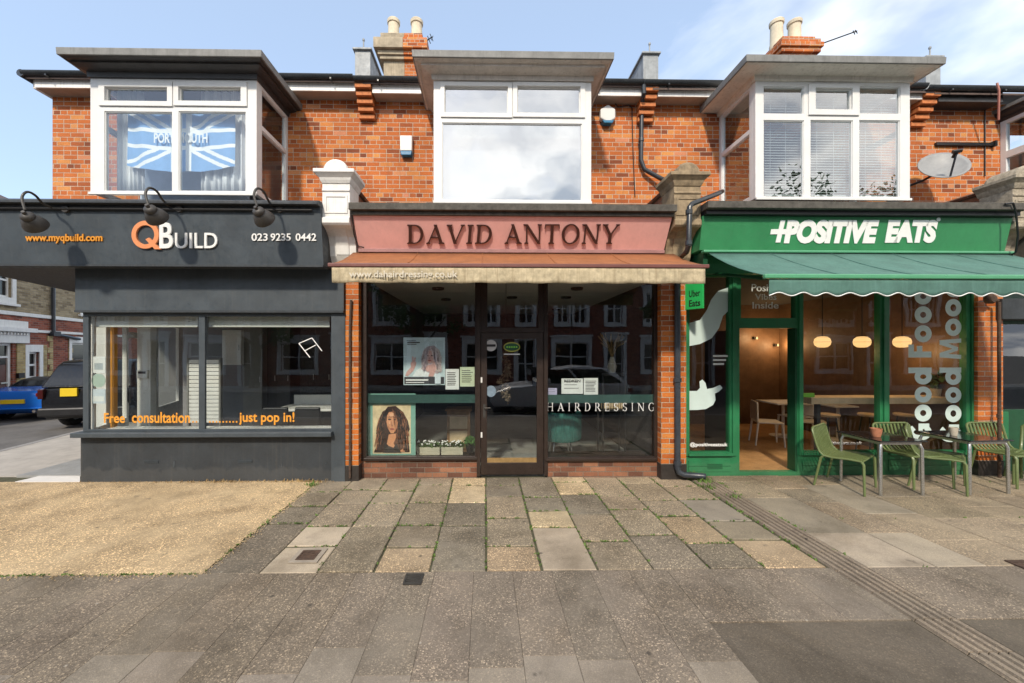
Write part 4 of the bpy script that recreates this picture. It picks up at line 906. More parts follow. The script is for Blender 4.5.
for p in (685.8, 733.8, 800.2, 884.8, 972): 
    x = X(p, YC); mb.box(x-.028, x+.028, YC-.022, YC-.0012, .30, ztc-.01)
for h in H4:
    if h[2] < 1:
        for z in (.06, .145): mb.box(h[0]-.02, h[1]+.02, YC-.010, YC-.0012, z, z+.078)
gf = mb.build('shop_window', M['green'], cf, bevel=.004)
for h in H4: box('pane', M['cafeglass'], gf, h[0], h[1], YC+.045, YC+.052, h[2], h[3])
mb = MB()
c = PT(712, 460, YC)
for k in range(4): mb.box(X(707, YC), X(722, YC), YC-.014, YC-.0115, .10+k*.022, .11+k*.022)
mb.build('air_vent', M['darkgreen'], cf)
box('door', M['black'], cf, hdoor[0]+.012, hdoor[0]+.06, YC+.10, YC+.95, .05, hdoor[3]-.02, bevel=.004)
box('door_jamb', M['darkgreen'], cf, hdoor[1]-.03, hdoor[1]-.001, YC+.005, YC+.16, .051, hdoor[3]-.002)
mb = MB(); mb.box(c0+.0, c1, 5.63, 5.745, 3.02, 3.272); mb.build('head_board', M['green'], cf)
# vinyl on the left pane: a bent arm ending in a hand, and small print
def vin(mb, pts, Y=YC+.040): mb.prism([(PT(p[0], p[1], Y)[0], PT(p[0], p[1], Y)[2]) for p in pts], Y, Y+.002)
mb = MB()
up = [(689.3,323), (700,320), (707,310), (711,300), (718,291), (729.3,287)]; lo = [(689.3,346), (700,344), (712,338), (719,328), (723,316), (729.3,310)]
for i in range(5): vin(mb, [up[i], up[i+1], lo[i+1], lo[i]])
mb.build('arm_graphic', M['vinyl'], gf)
mb = MB(); cpts = [(689.3,391), (697,391), (700,388), (699.5,381.5), (702.5,379.5), (705.5,383), (707,389), (713,388), (720,385), (722.5,388), (719,391.5), (715,393.5), (715.5,400), (713,405), (706,409), (697,410), (689.3,410)]
vin(mb, cpts); mb.build('hand_graphic', M['vinyl'], gf)
Yv = YC+.043
mb = MB(); put_text(mb, '@positiveeatsuk', *pxbox(690, 442.5, 727.5, 447.3, Yv), depth=.002, bold=.02); put_text(mb, 'positiveeats.co.uk', *pxbox(824, 441.3, 862, 445.5, Yv), depth=.002, bold=.012)
mb.build('lettering', M['white'], gf)
fadedv = paint('faded_vinyl', (.60,.62,.58), .6, .1, 8, .02)
mb = MB(); put_text(mb, 'Positive', *pxbox(751.5, 284, 783.5, 291.5, Yv), depth=.002, bold=.012); put_text(mb, 'Vibes', *pxbox(755, 293.8, 776.5, 299.8, Yv), depth=.002, bold=.012); put_text(mb, 'Inside', *pxbox(752.5, 302, 778.5, 308.6, Yv), depth=.002, bold=.012)
for k in range(3): mb.box(X(713, Yv), X(728-k*2, Yv), Yv-.002, Yv, PT(720, 357+k*4, Yv)[2], PT(720, 355+k*4, Yv)[2])
mb.build('lettering', fadedv, gf)
# words set sideways, reading upwards
def rot_word(mb, items, base, cap, Y):
    """items: (letter, y_bottom, y_top) in picture rows; base = right-hand pixel column, cap = column of the cap line"""
    for k, (ch, yb_, yt_) in enumerate(items):
        xb_, xc_ = X(base, Y), X(cap, Y); z0, z1 = PT(base, yb_, Y)[2], PT(base, yt_, Y)[2]; hc = xb_-xc_; wl_ = z1-z0; xh = hc*.72
        P = lambda a, v: (xb_-v*hc, z0+a*wl_)            # a along the word (up), v above the baseline (towards the left)
        def poly(pts, d=0): mb.prism([P(a, v) for a, v in pts], Y-d*.0004, Y+.002)
        def ring(ca, cv, ra, rv, t, a0=0, a1=360, n=28):
            for i in range(n):
                A_, B2 = math.radians(a0+(a1-a0)*i/n), math.radians(a0+(a1-a0)*(i+1)/n); ta, tv = t*hc/wl_, t
                poly([(ca+ra*math.cos(A_), cv+rv*math.sin(A_)), (ca+ra*math.cos(B2), cv+rv*math.sin(B2)), (ca+(ra-ta)*math.cos(B2), cv+(rv-tv)*math.sin(B2)), (ca+(ra-ta)*math.cos(A_), cv+(rv-tv)*math.sin(A_))])
        T = .235; ta = T*hc/wl_
        if ch == 'o': ring(.5, .36, .5, .37, T)
        elif ch == 'd': ring(.46, .36, .46, .37, T); poly([(1-ta, 0), (1, 0), (1, 1), (1-ta, 1)], 1)
        elif ch == 'G': ring(.5, .5, .5, .51, T, 42, 318); poly([(.52, .38), (1, .38), (1, .56), (.52, .56)], 1); poly([(1-ta, .1), (1, .1), (1, .39), (1-ta, .39)], 2)
        elif ch == 'F': poly([(0, 0), (ta*1.1, 0), (ta*1.1, 1), (0, 1)]); poly([(ta, 1-T), (1, 1-T), (1, 1), (ta, 1)], 1); poly([(ta, .40), (.9, .40), (.9, .40+T), (ta, .40+T)], 2)
        elif ch == 'M':
            m_ = .20; poly([(0, 0), (m_, 0), (m_+.08, 1), (.08, 1)]); poly([(1-m_, 0), (1, 0), (.92, 1), (.92-m_, 1)], 1); poly([(.1, 1), (.3, 1), (.58, .15), (.42, .15)], 2); poly([(.7, 1), (.9, 1), (.58, .15), (.42, .15)], 3)
mb = MB(); rot_word(mb, [('G',440.5,423.5), ('o',421.5,404.5), ('o',402.5,386.5), ('d',384.5,367.5), ('F',357.5,344.5), ('o',342.3,325.3), ('o',323.3,306.3), ('d',304.5,287)], 931.5, 908.5, Yv); mb.build('lettering', M['vinyl'], gf)
mb = MB(); rot_word(mb, [('G',442,424.5), ('o',422,405), ('o',403,387), ('d',385,367.5), ('M',359,338.5), ('o',336,318.5), ('o',316.5,299), ('d',297,279)], 961.2, 939.5, Yv)
mb.build('lettering', M['vinyl'], gf)
# inside the cafe
cin = lambda n, m, *a: box(n, m, cf, *a)
cin('interior_floor', M['floorwood'], PW[1]+.12, PW[2]-.12, YC+.091, DEP, -.02, .045)
cin('interior_ceiling', M['darkwall'], PW[1]+.12, PW[2]-.12, YC+.091, DEP, 3.01, 3.06)
cin('interior_wall', M['wooddark'], PW[1]+.12, PW[2]-.12, 9.5, 9.6, .046, 3.009)
cin('interior_wall', M['wooddark'], PW[1]+.121, PW[1]+.16, YC+.091, 9.49, .046, 3.009)
cin('interior_wall', M['wooddark'], PW[2]-.16, PW[2]-.121, YC+.091, 9.49, .046, 3.009)
cin('party_wall', M['redbrick'], PW[2]-.119, PW[2]+.119, 5.85, DEP, 0, 3.70)
cin('shop_roof', M['darkwall'], PW[1]+.13, PW[2]-.13, 5.64, YW+.24, 3.081, zl2+.03)

# ================================================================== the neighbour beyond the right pilaster
nb = thing('neighbour_shop', 'brick shop cut off at the edge with white bay frame and dark shutter box', 'building', (10, 6.6, 0))
uw = MB(); uw.plate(PW[2], 12.3, 3.70, 6.2, YW, YW+.25, [(9.1, 11.3, 4.2, 5.8)]); uw.build('upper_wall', M['brick'], nb)
box('back_wall', M['redbrick'], nb, PW[2], 12.3, DEP+.001, DEP+.25, -.1, 6.2)
box('side_wall', M['redbrick'], nb, 12.05, 12.3, YW+.2505, DEP, -.1, 6.2)
box('room_wall', M['roombg'], nb, PW[2]+.05, 12, 8.0, 8.1, 3.86, 6.15)
roof(nb, PW[2], 12.4, 6.22)
zg4 = Z(980, 87, 6.28)
eaves(nb, PW[2]-.157, 12.4, zg4, [(PW[2]+.14, 8.75)], ('charcoal', 'charcoal'))
bx0 = X(1000, YW)
fr = MB(); zb4, zt4 = 4.15, 5.90
holes = [(bx0+.1, bx0+1.0, zb4+.08, 5.25), (bx0+1.1, bx0+2.2, zb4+.08, 5.25), (bx0+.1, bx0+1.0, 5.35, zt4-.08), (bx0+1.1, bx0+2.2, 5.35, zt4-.08)]
fr.plate(bx0, bx0+2.3, zb4, zt4, YB, YB+.07, holes)
sh = [(YB+.16, YW-.08, zb4+.08, 5.22), (YB+.16, YW-.08, 5.34, zt4-.08)]
for xx, d in ((bx0, .07), (bx0+2.3, -.07)): fr.plate(YB+.0705, YW-.002, zb4, zt4, xx, xx+d, sh, side(0))
f4 = fr.build('bay_window', M['upvc'], nb, bevel=.004)
for h in holes: box('pane', M['bayglass'], f4, h[0], h[1], YB+.03, YB+.034, h[2], h[3])
for xx in (bx0+.035, bx0+2.265):
    for h in sh: MB().plate(h[0], h[1], h[2], h[3], xx-.002, xx+.002, [], side(0)).build('pane', M['bayglass'], f4)
rect = lambda o_, z: [(bx0-o_, YW-.001, z), (bx0-o_, YB-o_, z), (bx0+2.3+o_, YB-o_, z), (bx0+2.3+o_, YW-.001, z)]
cm = MB(); cm.loft([rect(0, zt4-.02), rect(.03, zt4), rect(.03, zt4+.04), rect(.10, zt4+.07), rect(.11, zt4+.12)]); cm.build('bay_cornice', M['charcoal'], f4)
cm = MB(); cm.loft([rect(.14, zt4+.123), rect(.14, zt4+.18)]); cm.build('bay_roof', M['leadgrey'], f4)
mb = MB(); mb.box(PW[2]+.2, 12.3, 5.6, 5.9, 2.35, 2.66); mb.build('shutter_box', M['slatedark'], nb, bevel=.01)
mb = MB(); mb.box(PW[2]+.19, 12.3, 5.3, 6.59, 3.2, 3.72); mb.build('sign_fascia', M['greystone'], nb)
nw = [(PW[2]+.42, 9.9, .95, 2.3)]
mb = MB(); mb.plate(PW[2]+.2, 12.3, -.02, 3.199, 5.93, 6.0, nw); nwf = mb.build('shop_window', M['darkgreen'], nb)
box('pane', M['glass'], nwf, nw[0][0], nw[0][1], 5.96, 5.966, .95, 2.3)
box('interior_wall', M['greywall'], nb, PW[2]+.12, 12.04, 8.1, 8.2, 0, 3.19)
for k in range(3): mb = MB(); mb.box(PW[2]+.30+k*.16, PW[2]+.40+k*.16, 5.905, 5.929, .15, .92); mb.build('riser_panel', M['green'], nb, bevel=.005)

# ================================================================== pilasters between the shops
def pilaster(cx, mat, label, brick=True, px=None, lowdark=True, coping='greystone', x0=None, x1=None, yf=5.60):
    t = thing('pilaster', label, 'pilaster', (cx, 5.6, 0), 'shopfront pilasters between the three shops')
    x0 = cx-.185 if x0 is None else x0; x1 = cx+.185 if x1 is None else x1
    box('brick_pier', M['pierbrick'], t, x0, x1, yf, 5.90, .22, 3.11)
    box('pier_base', paint('black_tarred_base_%d' % int(cx*10), (.03,.025,.022), .5, .4, 12, .3), t, x0-.004, x1+.004, yf-.008, 5.90, -.02, .219)
    prof = [(5.90,3.115), (5.54,3.115), (5.52,3.15), (5.475,3.22), (5.455,3.36), (5.41,3.47), (5.32,3.545), (5.245,3.57), (5.215,3.575), (5.19,3.60), (5.19,3.66), (5.215,3.69), (5.215,4.02), (5.20,4.03), (5.20,4.05), (5.215,4.06), (5.215,4.13), (5.58,4.13), (5.58,3.70), (5.90,3.70)]
    mb = MB(); w = .185; mb.prism(prof, cx-w, cx+w, lambda u, v, q_: (q_, u, v))
    mb.prism([(5.5401,3.14), (5.46,3.24), (5.44,3.36), (5.395,3.47), (5.305,3.55), (5.46,3.55)], cx-.09, cx+.09, lambda u, v, q_: (q_, u, v))
    mb.plate(cx-w+.03, cx+w-.03, 3.73, 3.98, 5.205, 5.2148, [(cx-w+.06, cx+w-.06, 3.76, 3.95)])
    r = lambda o_, z: [(cx-w-o_, 5.205-o_, z), (cx+w+o_, 5.205-o_, z), (cx+w+o_, 5.60, z), (cx-w-o_, 5.60, z)]
    mb.loft([r(.0,4.131), r(.02,4.17), r(.03,4.20), r(.075,4.245), r(.085,4.25), r(.085,4.297)])
    n = 14; rad = .165
    rings = [[(cx+rad*k*math.cos(PI*i/n), y, 4.2975+rad*k*.95*math.sin(PI*i/n)) for i in range(n+1)] for y, k in ((5.17,.80), (5.18,.92), (5.21,1.0), (5.52,1.0), (5.56,.9))]
    mb.loft(rings)
    mb.build('console', mat, t, bevel=.006)
    cp = MB(); cp.box(cx-.12, cx+.12, 5.605, YW-.002, 3.705, 4.20); cp.prism([(cx-.15, 4.201), (cx-.17, 4.24), (cx, 4.31), (cx+.17, 4.24), (cx+.15, 4.201)], 5.607, YW-.003)
    cp.build('coping', M[coping], t, bevel=.008)
    return t
pilaster(PW[0]-.01, M['whitepaint'], 'shopfront pilaster with white painted console beside the pink sign', x0=X(345.2, 5.6), x1=X(358.5, 5.6), coping='dullbrick')
pilaster(PW[1], M['stone'], 'shopfront pilaster with bare sandstone console between pink and green signs', coping='dullbrick')
pilaster(PW[2]+.0, paint('pebbled_stone', (.37,.32,.24), .9, .4, 22, .9, streak=.4), 'shopfront pilaster with rough stone console past the green sign', x0=X(978, 5.68), x1=X(1003, 5.68), yf=5.68, coping='dullbrick')

# ================================================================== awnings
aw = thing('awning', 'rust brown shop awning with faded cream valance', 'awning', (.4, 5.4, 3.1))
ax0, ax1 = -1.86, 2.69
mb = MB(); n = 40
for i in range(n):
    for j in range(4):
        f = lambda u, v: (ax0+(ax1-ax0)*u, 5.45+(4.63-5.45)*v, 3.265+(2.925-3.265)*v - .03*math.sin(PI*v)*(.7+.3*math.cos(u*PI*8)))
        mb.face([f(i/n, j/4), f((i+1)/n, j/4), f((i+1)/n, (j+1)/4), f(i/n, (j+1)/4)])
o = mb.build('canopy', M['rust'], aw, smooth=True); sol = o.modifiers.new('cloth', 'SOLIDIFY'); sol.thickness = .006
mb = MB(); mb.box(ax0-.015, ax1+.015, 4.60, 4.65, 2.885, 2.93); mb.build('front_bar', M['maroonbar'], aw, bevel=.008)
mb = MB(); n = 120
for i in range(n):
    for j in range(5):
        f = lambda u, v: (ax0+.03+(ax1-ax0-.06)*u, 4.615+.012*math.sin(u*95)*v+.010*math.sin(u*41+1)*v, 2.884-(.187+.004*math.sin(u*60))*v)
        mb.face([f(i/n, j/5), f((i+1)/n, j/5), f((i+1)/n, (j+1)/5), f(i/n, (j+1)/5)])
va = mb.build('valance', M['valance'], aw, smooth=True); sol = va.modifiers.new('cloth', 'SOLIDIFY'); sol.thickness = .004
mb = MB(); put_text(mb, 'www.dahairdressing.co.uk', *pxbox(349, 270.5, 457.5, 278.5, 4.592), depth=.002, bold=.015); mb.build('lettering', paint('worn_white_print', (.57,.52,.42), .8, .3, 60, .05), va)
mb = MB()
for k in range(1, 5):
    x = ax0+(ax1-ax0)*k/5; mb.tube([(x, 5.45+(4.63-5.45)*v, 3.268+(2.925-3.265)*v - .03*math.sin(PI*v)*(.7+.3*math.cos((x-ax0)/(ax1-ax0)*PI*8))) for v in [q/8 for q in range(9)]], .006, 5)
mb.build('seam', M['rust'], aw)
for xx in (ax0+.35, ax1-.35):
    mb = MB(); mb.tube([(xx, 5.70, 3.15), (xx+.25, 5.2, 2.98), (xx, 4.66, 2.91)], .02, 8); mb.build('arm', M['maroonbar'], aw)
ga = thing('awning', 'wide green shop awning with scalloped white edged valance', 'awning', (5.1, 5.3, 3.1))
gx0, gx1 = 3.03, 7.30
mb = MB(); n = 40; zf = PT(880, 276.5, 4.1)[2]
for i in range(n):
    for j in range(5):
        f = lambda u, v: (gx0+.02+(gx1-gx0-.04)*u, 5.24+(4.12-5.24)*v, 3.235+(zf+.012-3.235)*v - .045*math.sin(PI*v)*(.75+.25*math.cos(u*PI*6)))
        mb.face([f(i/n, j/5), f((i+1)/n, j/5), f((i+1)/n, (j+1)/5), f(i/n, (j+1)/5)])
o = mb.build('canopy', M['awngreen'], ga, smooth=True); sol = o.modifiers.new('cloth', 'SOLIDIFY'); sol.thickness = .006
mb = MB(); mb.box(gx0-.06, gx1, 5.18, 5.262, 3.222, 3.258); mb.build('roller_housing', M['mintbar'], ga, bevel=.012)
mb = MB(); mb.box(gx0-.03, gx1+.02, 4.075, 4.125, zf-.028, zf+.022); mb.build('front_bar', M['mintbar'], ga, bevel=.012)
mb = MB(); n = 340; P_ = .262
def gv(u, v):
    x = gx0+.03+(gx1-gx0-.06)*u; ph = (x-gx0)/P_
    return (x, 4.098+.012*math.sin(x*7)*v, zf-.03-(.165+.018*math.cos(2*PI*ph))*v)
for i in range(n):
    for j in range(4): mb.face([gv(i/n, j/4), gv((i+1)/n, j/4), gv((i+1)/n, (j+1)/4), gv(i/n, (j+1)/4)])
va = mb.build('valance', M['awngreen'], ga, smooth=True); sol = va.modifiers.new('cloth', 'SOLIDIFY'); sol.thickness = .004
mb = MB(); mb.tube([(gv(i/n, 1)[0], gv(i/n, 1)[1]-.003, gv(i/n, 1)[2]) for i in range(n+1)], .006, 5); mb.build('valance_edging', M['white'], va)
mb = MB()
for k in range(1, 5):
    x = gx0+(gx1-gx0)*k/5; mb.tube([(x, 5.24+(4.12-5.24)*v, 3.239+(zf+.012-3.235)*v - .045*math.sin(PI*v)*(.75+.25*math.cos((x-gx0)/(gx1-gx0)*PI*6))) for v in [q/8 for q in range(9)]], .006, 5)
mb.build('seam', M['awngreen'], ga)
for xx in (gx0+.35, gx1-.6):
    mb = MB(); mb.tube([(xx, 5.73, 3.05), (xx+.28, 5.0, 2.83), (xx, 4.13, zf-.005)], .022, 8); mb.build('arm', M['darkgreen'], ga)
for xx in (gx0-.02,):
    mb = MB(); mb.box(xx, xx+.06, 5.27, 5.74, 3.02, 3.25); mb.build('bracket', M['darkgreen'], ga)
# projecting delivery sign
us = thing('projecting_sign', 'small bright green sign sticking out beside the cafe window', 'sign', (2.98, 5.6, 2.6))
us0, us1 = PT(682, 286, 5.52), PT(701, 305, 5.40)
A_, B_ = Vector((2.93, 5.72, 0)), Vector((3.0, 5.26, 0)); dv = (B_-A_).normalized(); nv = Vector((-dv.y, dv.x, 0)) 
if nv.y > 0: nv = -nv
zt_, zb_ = 2.86, 2.48
A_ = Vector((PT(681, 290, 5.66)[0], 5.66, 0)); B_ = Vector((PT(703, 290, 5.36)[0], 5.36, 0)); dv = (B_-A_); Lsn = dv.length; dv.normalize(); nv = Vector((dv.y, -dv.x, 0)); nv = nv if nv.y < 0 else -nv
f = lambda u, v, w: (A_.x+dv.x*u+nv.x*w, A_.y+dv.y*u+nv.y*w, v)
mb = MB(); mb.plate(0, Lsn, zb_, zt_, 0, -.03, [], f); mb.build('panel', M['ubergreen'], us, bevel=.006)
mb = MB(); 
put_text(mb, 'Uber', Vector(f(.13, 2.66, .001)), Vector(f(.30, 2.66, .001)), Vector(f(.13, 2.755, .001)), depth=.003, bold=.004); put_text(mb, 'Eats', Vector(f(.13, 2.52, .001)), Vector(f(.30, 2.52, .001)), Vector(f(.13, 2.615, .001)), depth=.003, bold=.012); mb.build('lettering', M['black'], us)
mb = MB(); mb.tube([(A_.x, A_.y+.002, 2.7), (A_.x-.01, 5.76, 2.7)], .015, 6); mb.build('bracket', M['black'], us)

# ================================================================== pipes, cables and fittings on the fronts
def pipe(name, label, cat, pts, r, m, clips=(), group=None):
    t = thing(name, label, cat, pts[-1], group); mb = MB(); mb.tube(pts, r, 12); mb.build('pipe', m, t, smooth=True)
    for c in clips: 
        k = MB(); k.lathe([(r*1.0,-.03), (r*1.28,-.028), (r*1.28,.028), (r*1.0,.03)], c, 12); k.build('collar', m, t)
    return t
yp = 6.52
p0 = PT(643.5, 84, 6.30); p1 = PT(642, 105, yp); p2 = PT(641, 160, yp); p3 = PT(644.5, 169.5, yp); p4 = PT(660, 178, yp-.05)
pipe('drainpipe', 'grey drainpipe dropping from the gutter with swan neck and side spout', 'drainpipe', [p0, PT(644, 93, 6.31), PT(642.6, 100, 6.42), PT(641.7, 110, yp), p2, p3, p4, PT(663, 179.5, yp-.05)], .036, M['pipegrey'], [PT(641.5, 113, yp), PT(641.2, 140, yp)])
pipe('drainpipe', 'bent black pipe crossing in front of the sandstone console', 'drainpipe', [PT(722, 191.5, 5.9), PT(718, 193.5, 5.3), PT(692, 204, 4.98), PT(689.5, 207, 4.98), PT(688.5, 246, 4.98), PT(686.5, 252, 5.05), PT(682, 256, 5.3)], .033, M['gutter'], [PT(689, 212, 4.98), PT(688.6, 243, 4.98)])
gb = G(678, 478)
yq = 5.55
pipe('drainpipe', 'dark downpipe on the brick pier with a foot turned towards the drain channel', 'drainpipe', [PT(677.5, 275, yq), PT(677.5, 468, yq), PT(679, 472.5, yq-.01), PT(684, 474.8, yq-.03), PT(702, 476, yq-.07), PT(706, 476.6, yq-.1)], .042, M['pipegrey'], [PT(677.5, 463, yq), PT(677.5, 380, yq)])
pipe('conduit_pipe', 'thin rusty brown pipe beside the dark corner shop pier', 'pipe', [PT(351, 300, 5.57), PT(350, 330, 5.575), PT(350, 478, 5.575)], .018, M['rustiron'], [PT(350, 400, 5.575)])
pipe('conduit_pipe', 'thin dark pipe on the orange brick pier right of the cafe', 'pipe', [PT(999, 302, 5.575), PT(999.5, 478, 5.575)], .020, M['rustiron'], [PT(999, 416, 5.575)])
t = thing('security_light', 'round dark rusty fitting high on the pier right of the cafe', 'light fitting', PT(989, 299, 5.58))
mb = MB(); c = PT(989, 299, 5.58); mb.lathe([(.0,.02), (.07,.019), (.075,-.03), (.05,-.06), (.0,-.065)], c, 14, 'y'); mb.build('lamp_body', M['rustiron'], t)
mb = MB(); mb.tube([c, (c[0]+.11, c[1]-.02, c[2]-.03)], .02, 8); mb.build('spout', M['rustiron'], t)
def cable(label, pts, r=.008): 
    mb = MB(); mb.tube(pts, r, 6); o = mb.build('cable', M['black'], smooth=True); tag(o, label, 'cable'); return o
cable('black cable running down the brick from the eaves to the white alarm box side', [PT(615, 92, 6.57), PT(614, 102, 6.575), PT(618, 107, 6.58), PT(629, 105, 6.58), PT(632, 108, 6.585), PT(633, 150, 6.585), PT(635, 197, 6.585)])
cable('black vertical cable on the brick right of the satellite dish', [PT(985, 106, 6.58), PT(985, 130, 6.585), PT(985, 176, 6.585)], .010)
cable('loose black cable hanging from the green sign end over the stone', [PT(1005, 204, 5.03), PT(1013, 203, 5.02), PT(1016, 212, 5.03), PT(1018, 235, 5.06), PT(1016, 252, 5.12), PT(1010, 256, 5.2)], .012)
cable('faded pink hose hanging from the gutter by the right bay', [PT(997, 83, 6.2), PT(999, 90, 6.19), PT(998.5, 120, 6.3)], .016).data.materials[0] = paint('faded_red_hose', (.42,.17,.13), .6, .1, 8, .02)
t = thing('cable_tray', 'long black bracket fixed across the brick above the satellite dish', 'bracket', PT(966, 143.5, 6.56))
a, b = PT(936, 143.5, 6.57), PT(993, 143, 6.57)
mb = MB(); mb.box(a[0], b[0], 6.555, 6.597, a[2]-.035, a[2]+.02); mb.build('rail', M['black'], t, bevel=.004)
mb = MB(); mb.box(b[0]-.01, b[0]+.03, 6.53, 6.596, a[2]-.05, a[2]+.045); mb.build('end_cap', M['black'], t)
# alarm boxes
t = thing('alarm_box', 'white upright alarm box with blue foot on the brick left of the big window', 'alarm', PT(407, 146, 6.58), 'burglar alarm boxes on the brick')
c = PT(407, 148, 6.59); w = .105
mb = MB(); mb.prism([(c[0]-w*.95, c[2]-.09), (c[0]+w*.95, c[2]-.09), (c[0]+w, c[2]+.17), (c[0]-w, c[2]+.17)], 6.50, 6.598); mb.build('housing', M['upvc'], t, bevel=.015)
mb = MB(); mb.prism([(c[0]-w*.95, c[2]-.091), (c[0]+w*.95, c[2]-.091), (c[0]+w*.8, c[2]-.16), (c[0]-w*.8, c[2]-.16)], 6.505, 6.597); mb.build('strobe', M['bluecap'], t, bevel=.01)
t = thing('alarm_box', 'white hexagonal alarm box with blue foot below the eaves', 'alarm', PT(606, 117, 6.58), 'burglar alarm boxes on the brick')
c = PT(606.5, 116.5, 6.59); r = .155
hx = [(c[0]+r*math.cos(PI/2+PI/3*i)*.95, c[2]+r*math.sin(PI/2+PI/3*i)) for i in range(6)]
mb = MB(); mb.prism(hx, 6.50, 6.598); mb.build('housing', M['upvc'], t, bevel=.018)
mb = MB(); mb.prism([(c[0]-.10, c[2]-.118), (c[0]+.10, c[2]-.118), (c[0]+.07, c[2]-.165), (c[0]-.07, c[2]-.165)], 6.49, 6.596); mb.build('strobe', M['bluecap'], t, bevel=.006)
# satellite dish
dc = Vector(PT(942, 168, 6.15)); t = thing('satellite_dish', 'grey oval satellite dish on the brick beside the right bay', 'satellite dish', tuple(dc))
ax = Vector((-.36, -.74, .56)).normalized(); e1 = ax.cross(Vector((0,0,1))).normalized(); e2 = e1.cross(ax).normalized()
mb = MB(); rings = []
for i in range(9):
    k = i/8; rings.append([dc + e1*(.305*k*math.cos(a*2*PI/36)) + e2*(.335*k*math.sin(a*2*PI/36)) + ax*(.10*k*k-.05) for a in range(36)])
for i in range(8):
    for a in range(36): mb.face([rings[i][a], rings[i][(a+1)%36], rings[i+1][(a+1)%36], rings[i+1][a]])
o = mb.build('dish', M['dishgrey'], t, smooth=True); sol = o.modifiers.new('rim', 'SOLIDIFY'); sol.thickness = .012
foc = dc+ax*.36-e2*.12
mb = MB(); mb.tube([dc-e2*.30+ax*.04, foc], .014, 6); mb.build('arm', M['pipegrey'], t)
mb = MB(); mb.tube([foc-e1*.05, foc+e1*.05], .03, 8); mb.tube([foc, foc-ax*.10], .028, 8); mb.build('receiver', M['black'], t)
mb = MB(); mb.tube([dc-ax*.05, dc-ax*.05+Vector((0,.25,-.05)), Vector((dc.x-.25, 6.56, dc.z-.18))], .02, 8); mb.box(dc.x-.32, dc.x-.18, 6.56, 6.597, dc.z-.28, dc.z-.08); mb.build('wall_bracket', M['black'], t)

# ================================================================== chimneys and aerials
def chimney(cx, cy, w, ztop, zpot, label, half, shape):
    t = thing('chimney', label, 'chimney', (cx, cy, 7.9)); h = w/2
    def stack(x0, x1, m, nm):
        mb = MB(); mb.box(x0, x1, cy-.28, cy+.28, 7.0, ztop-.62)
        for dz0, dz1, o_ in shape: mb.box(x0-(o_ if x0 <= cx-h+.001 else 0), x1+(o_ if x1 >= cx+h-.001 else 0), cy-.28-o_, cy+.28+o_, ztop-dz0, ztop-dz1)
        mb.build(nm, m, t, bevel=.008)
    if half: stack(cx-h, cx+.06, M['render'], 'rendered_half'); stack(cx+.0605, cx+h, M['brick'], 'brick_half')
    else: stack(cx-h, cx+h, M['brick'], 'brick_stack')
    for dx in (-.26, .30) if half else (-.25, .18):
        mb = MB(); mb.lathe([(.145,-.05), (.15,.05), (.135,.10), (.128,zpot-ztop-.10), (.15,zpot-ztop-.09), (.155,zpot-ztop-.02), (.14,zpot-ztop), (.11,zpot-ztop), (.105,zpot-ztop-.2), (.0,zpot-ztop-.2)], (cx+dx, cy, ztop), 18); mb.build('chimney_pot', M['pot'], t, smooth=True)
    mb = MB(); mb.box(cx-h+.06, cx+h-.06, cy-.22, cy+.22, ztop+.0005, ztop+.03); mb.build('mortar_cap', M['render'], t, bevel=.01)
    return t
c = PT(404, 33.5, 9.08)
chimney(c[0]*1.03, 9.4, .86, c[2], PT(404, 16, 9.26)[2], 'chimney with rendered left half and brick right half carrying two cream pots', True, [(.62,.54,.07), (.5395,.44,.11), (.4395,.20,.19), (.1995,0,.06)])
c2 = PT(790, 36, 8.65)
chimney(c2[0]*1.03, 9.0, .62, c2[2], PT(793, 16.5, 8.86)[2], 'orange brick chimney with two leaning cream pots above the right bay', False, [(.62,.50,.03), (.4995,.40,.08), (.3995,.30,.14), (.2995,.20,.18), (.1995,.10,.14), (.0995,0,.07)])
def aerial(label, pts_list, loc):
    t = thing('tv_aerial', label, 'aerial', loc); 
    mb = MB(); mb.tube(pts_list[0], .014, 6); mb.build('boom', M['black'], t)
    mb = MB()
    for p in pts_list[1:]: mb.tube(p, .010, 5)
    mb.build('rods', M['black'], t)
a0, a1 = PT(425, 42, 9.3), PT(432, 37, 9.3)
aerial('small dark television aerial on the right of the two tone chimney', [[a0, a1], [PT(430, 34, 9.3), PT(433, 41, 9.3)], [PT(427.5, 36, 9.3), PT(430.5, 43.5, 9.3)], [PT(431.5, 40, 9.2), PT(433, 36, 9.4)]], a0)
aerial('long thin aerial boom pointing right from the brick chimney', [[PT(818, 45, 9.0), PT(857, 31, 8.9)], [PT(855, 29.8, 8.9), PT(857.5, 33.5, 8.9)], [PT(853, 30.5, 8.9), PT(855, 34.5, 8.9)]], PT(818, 45, 9.0))

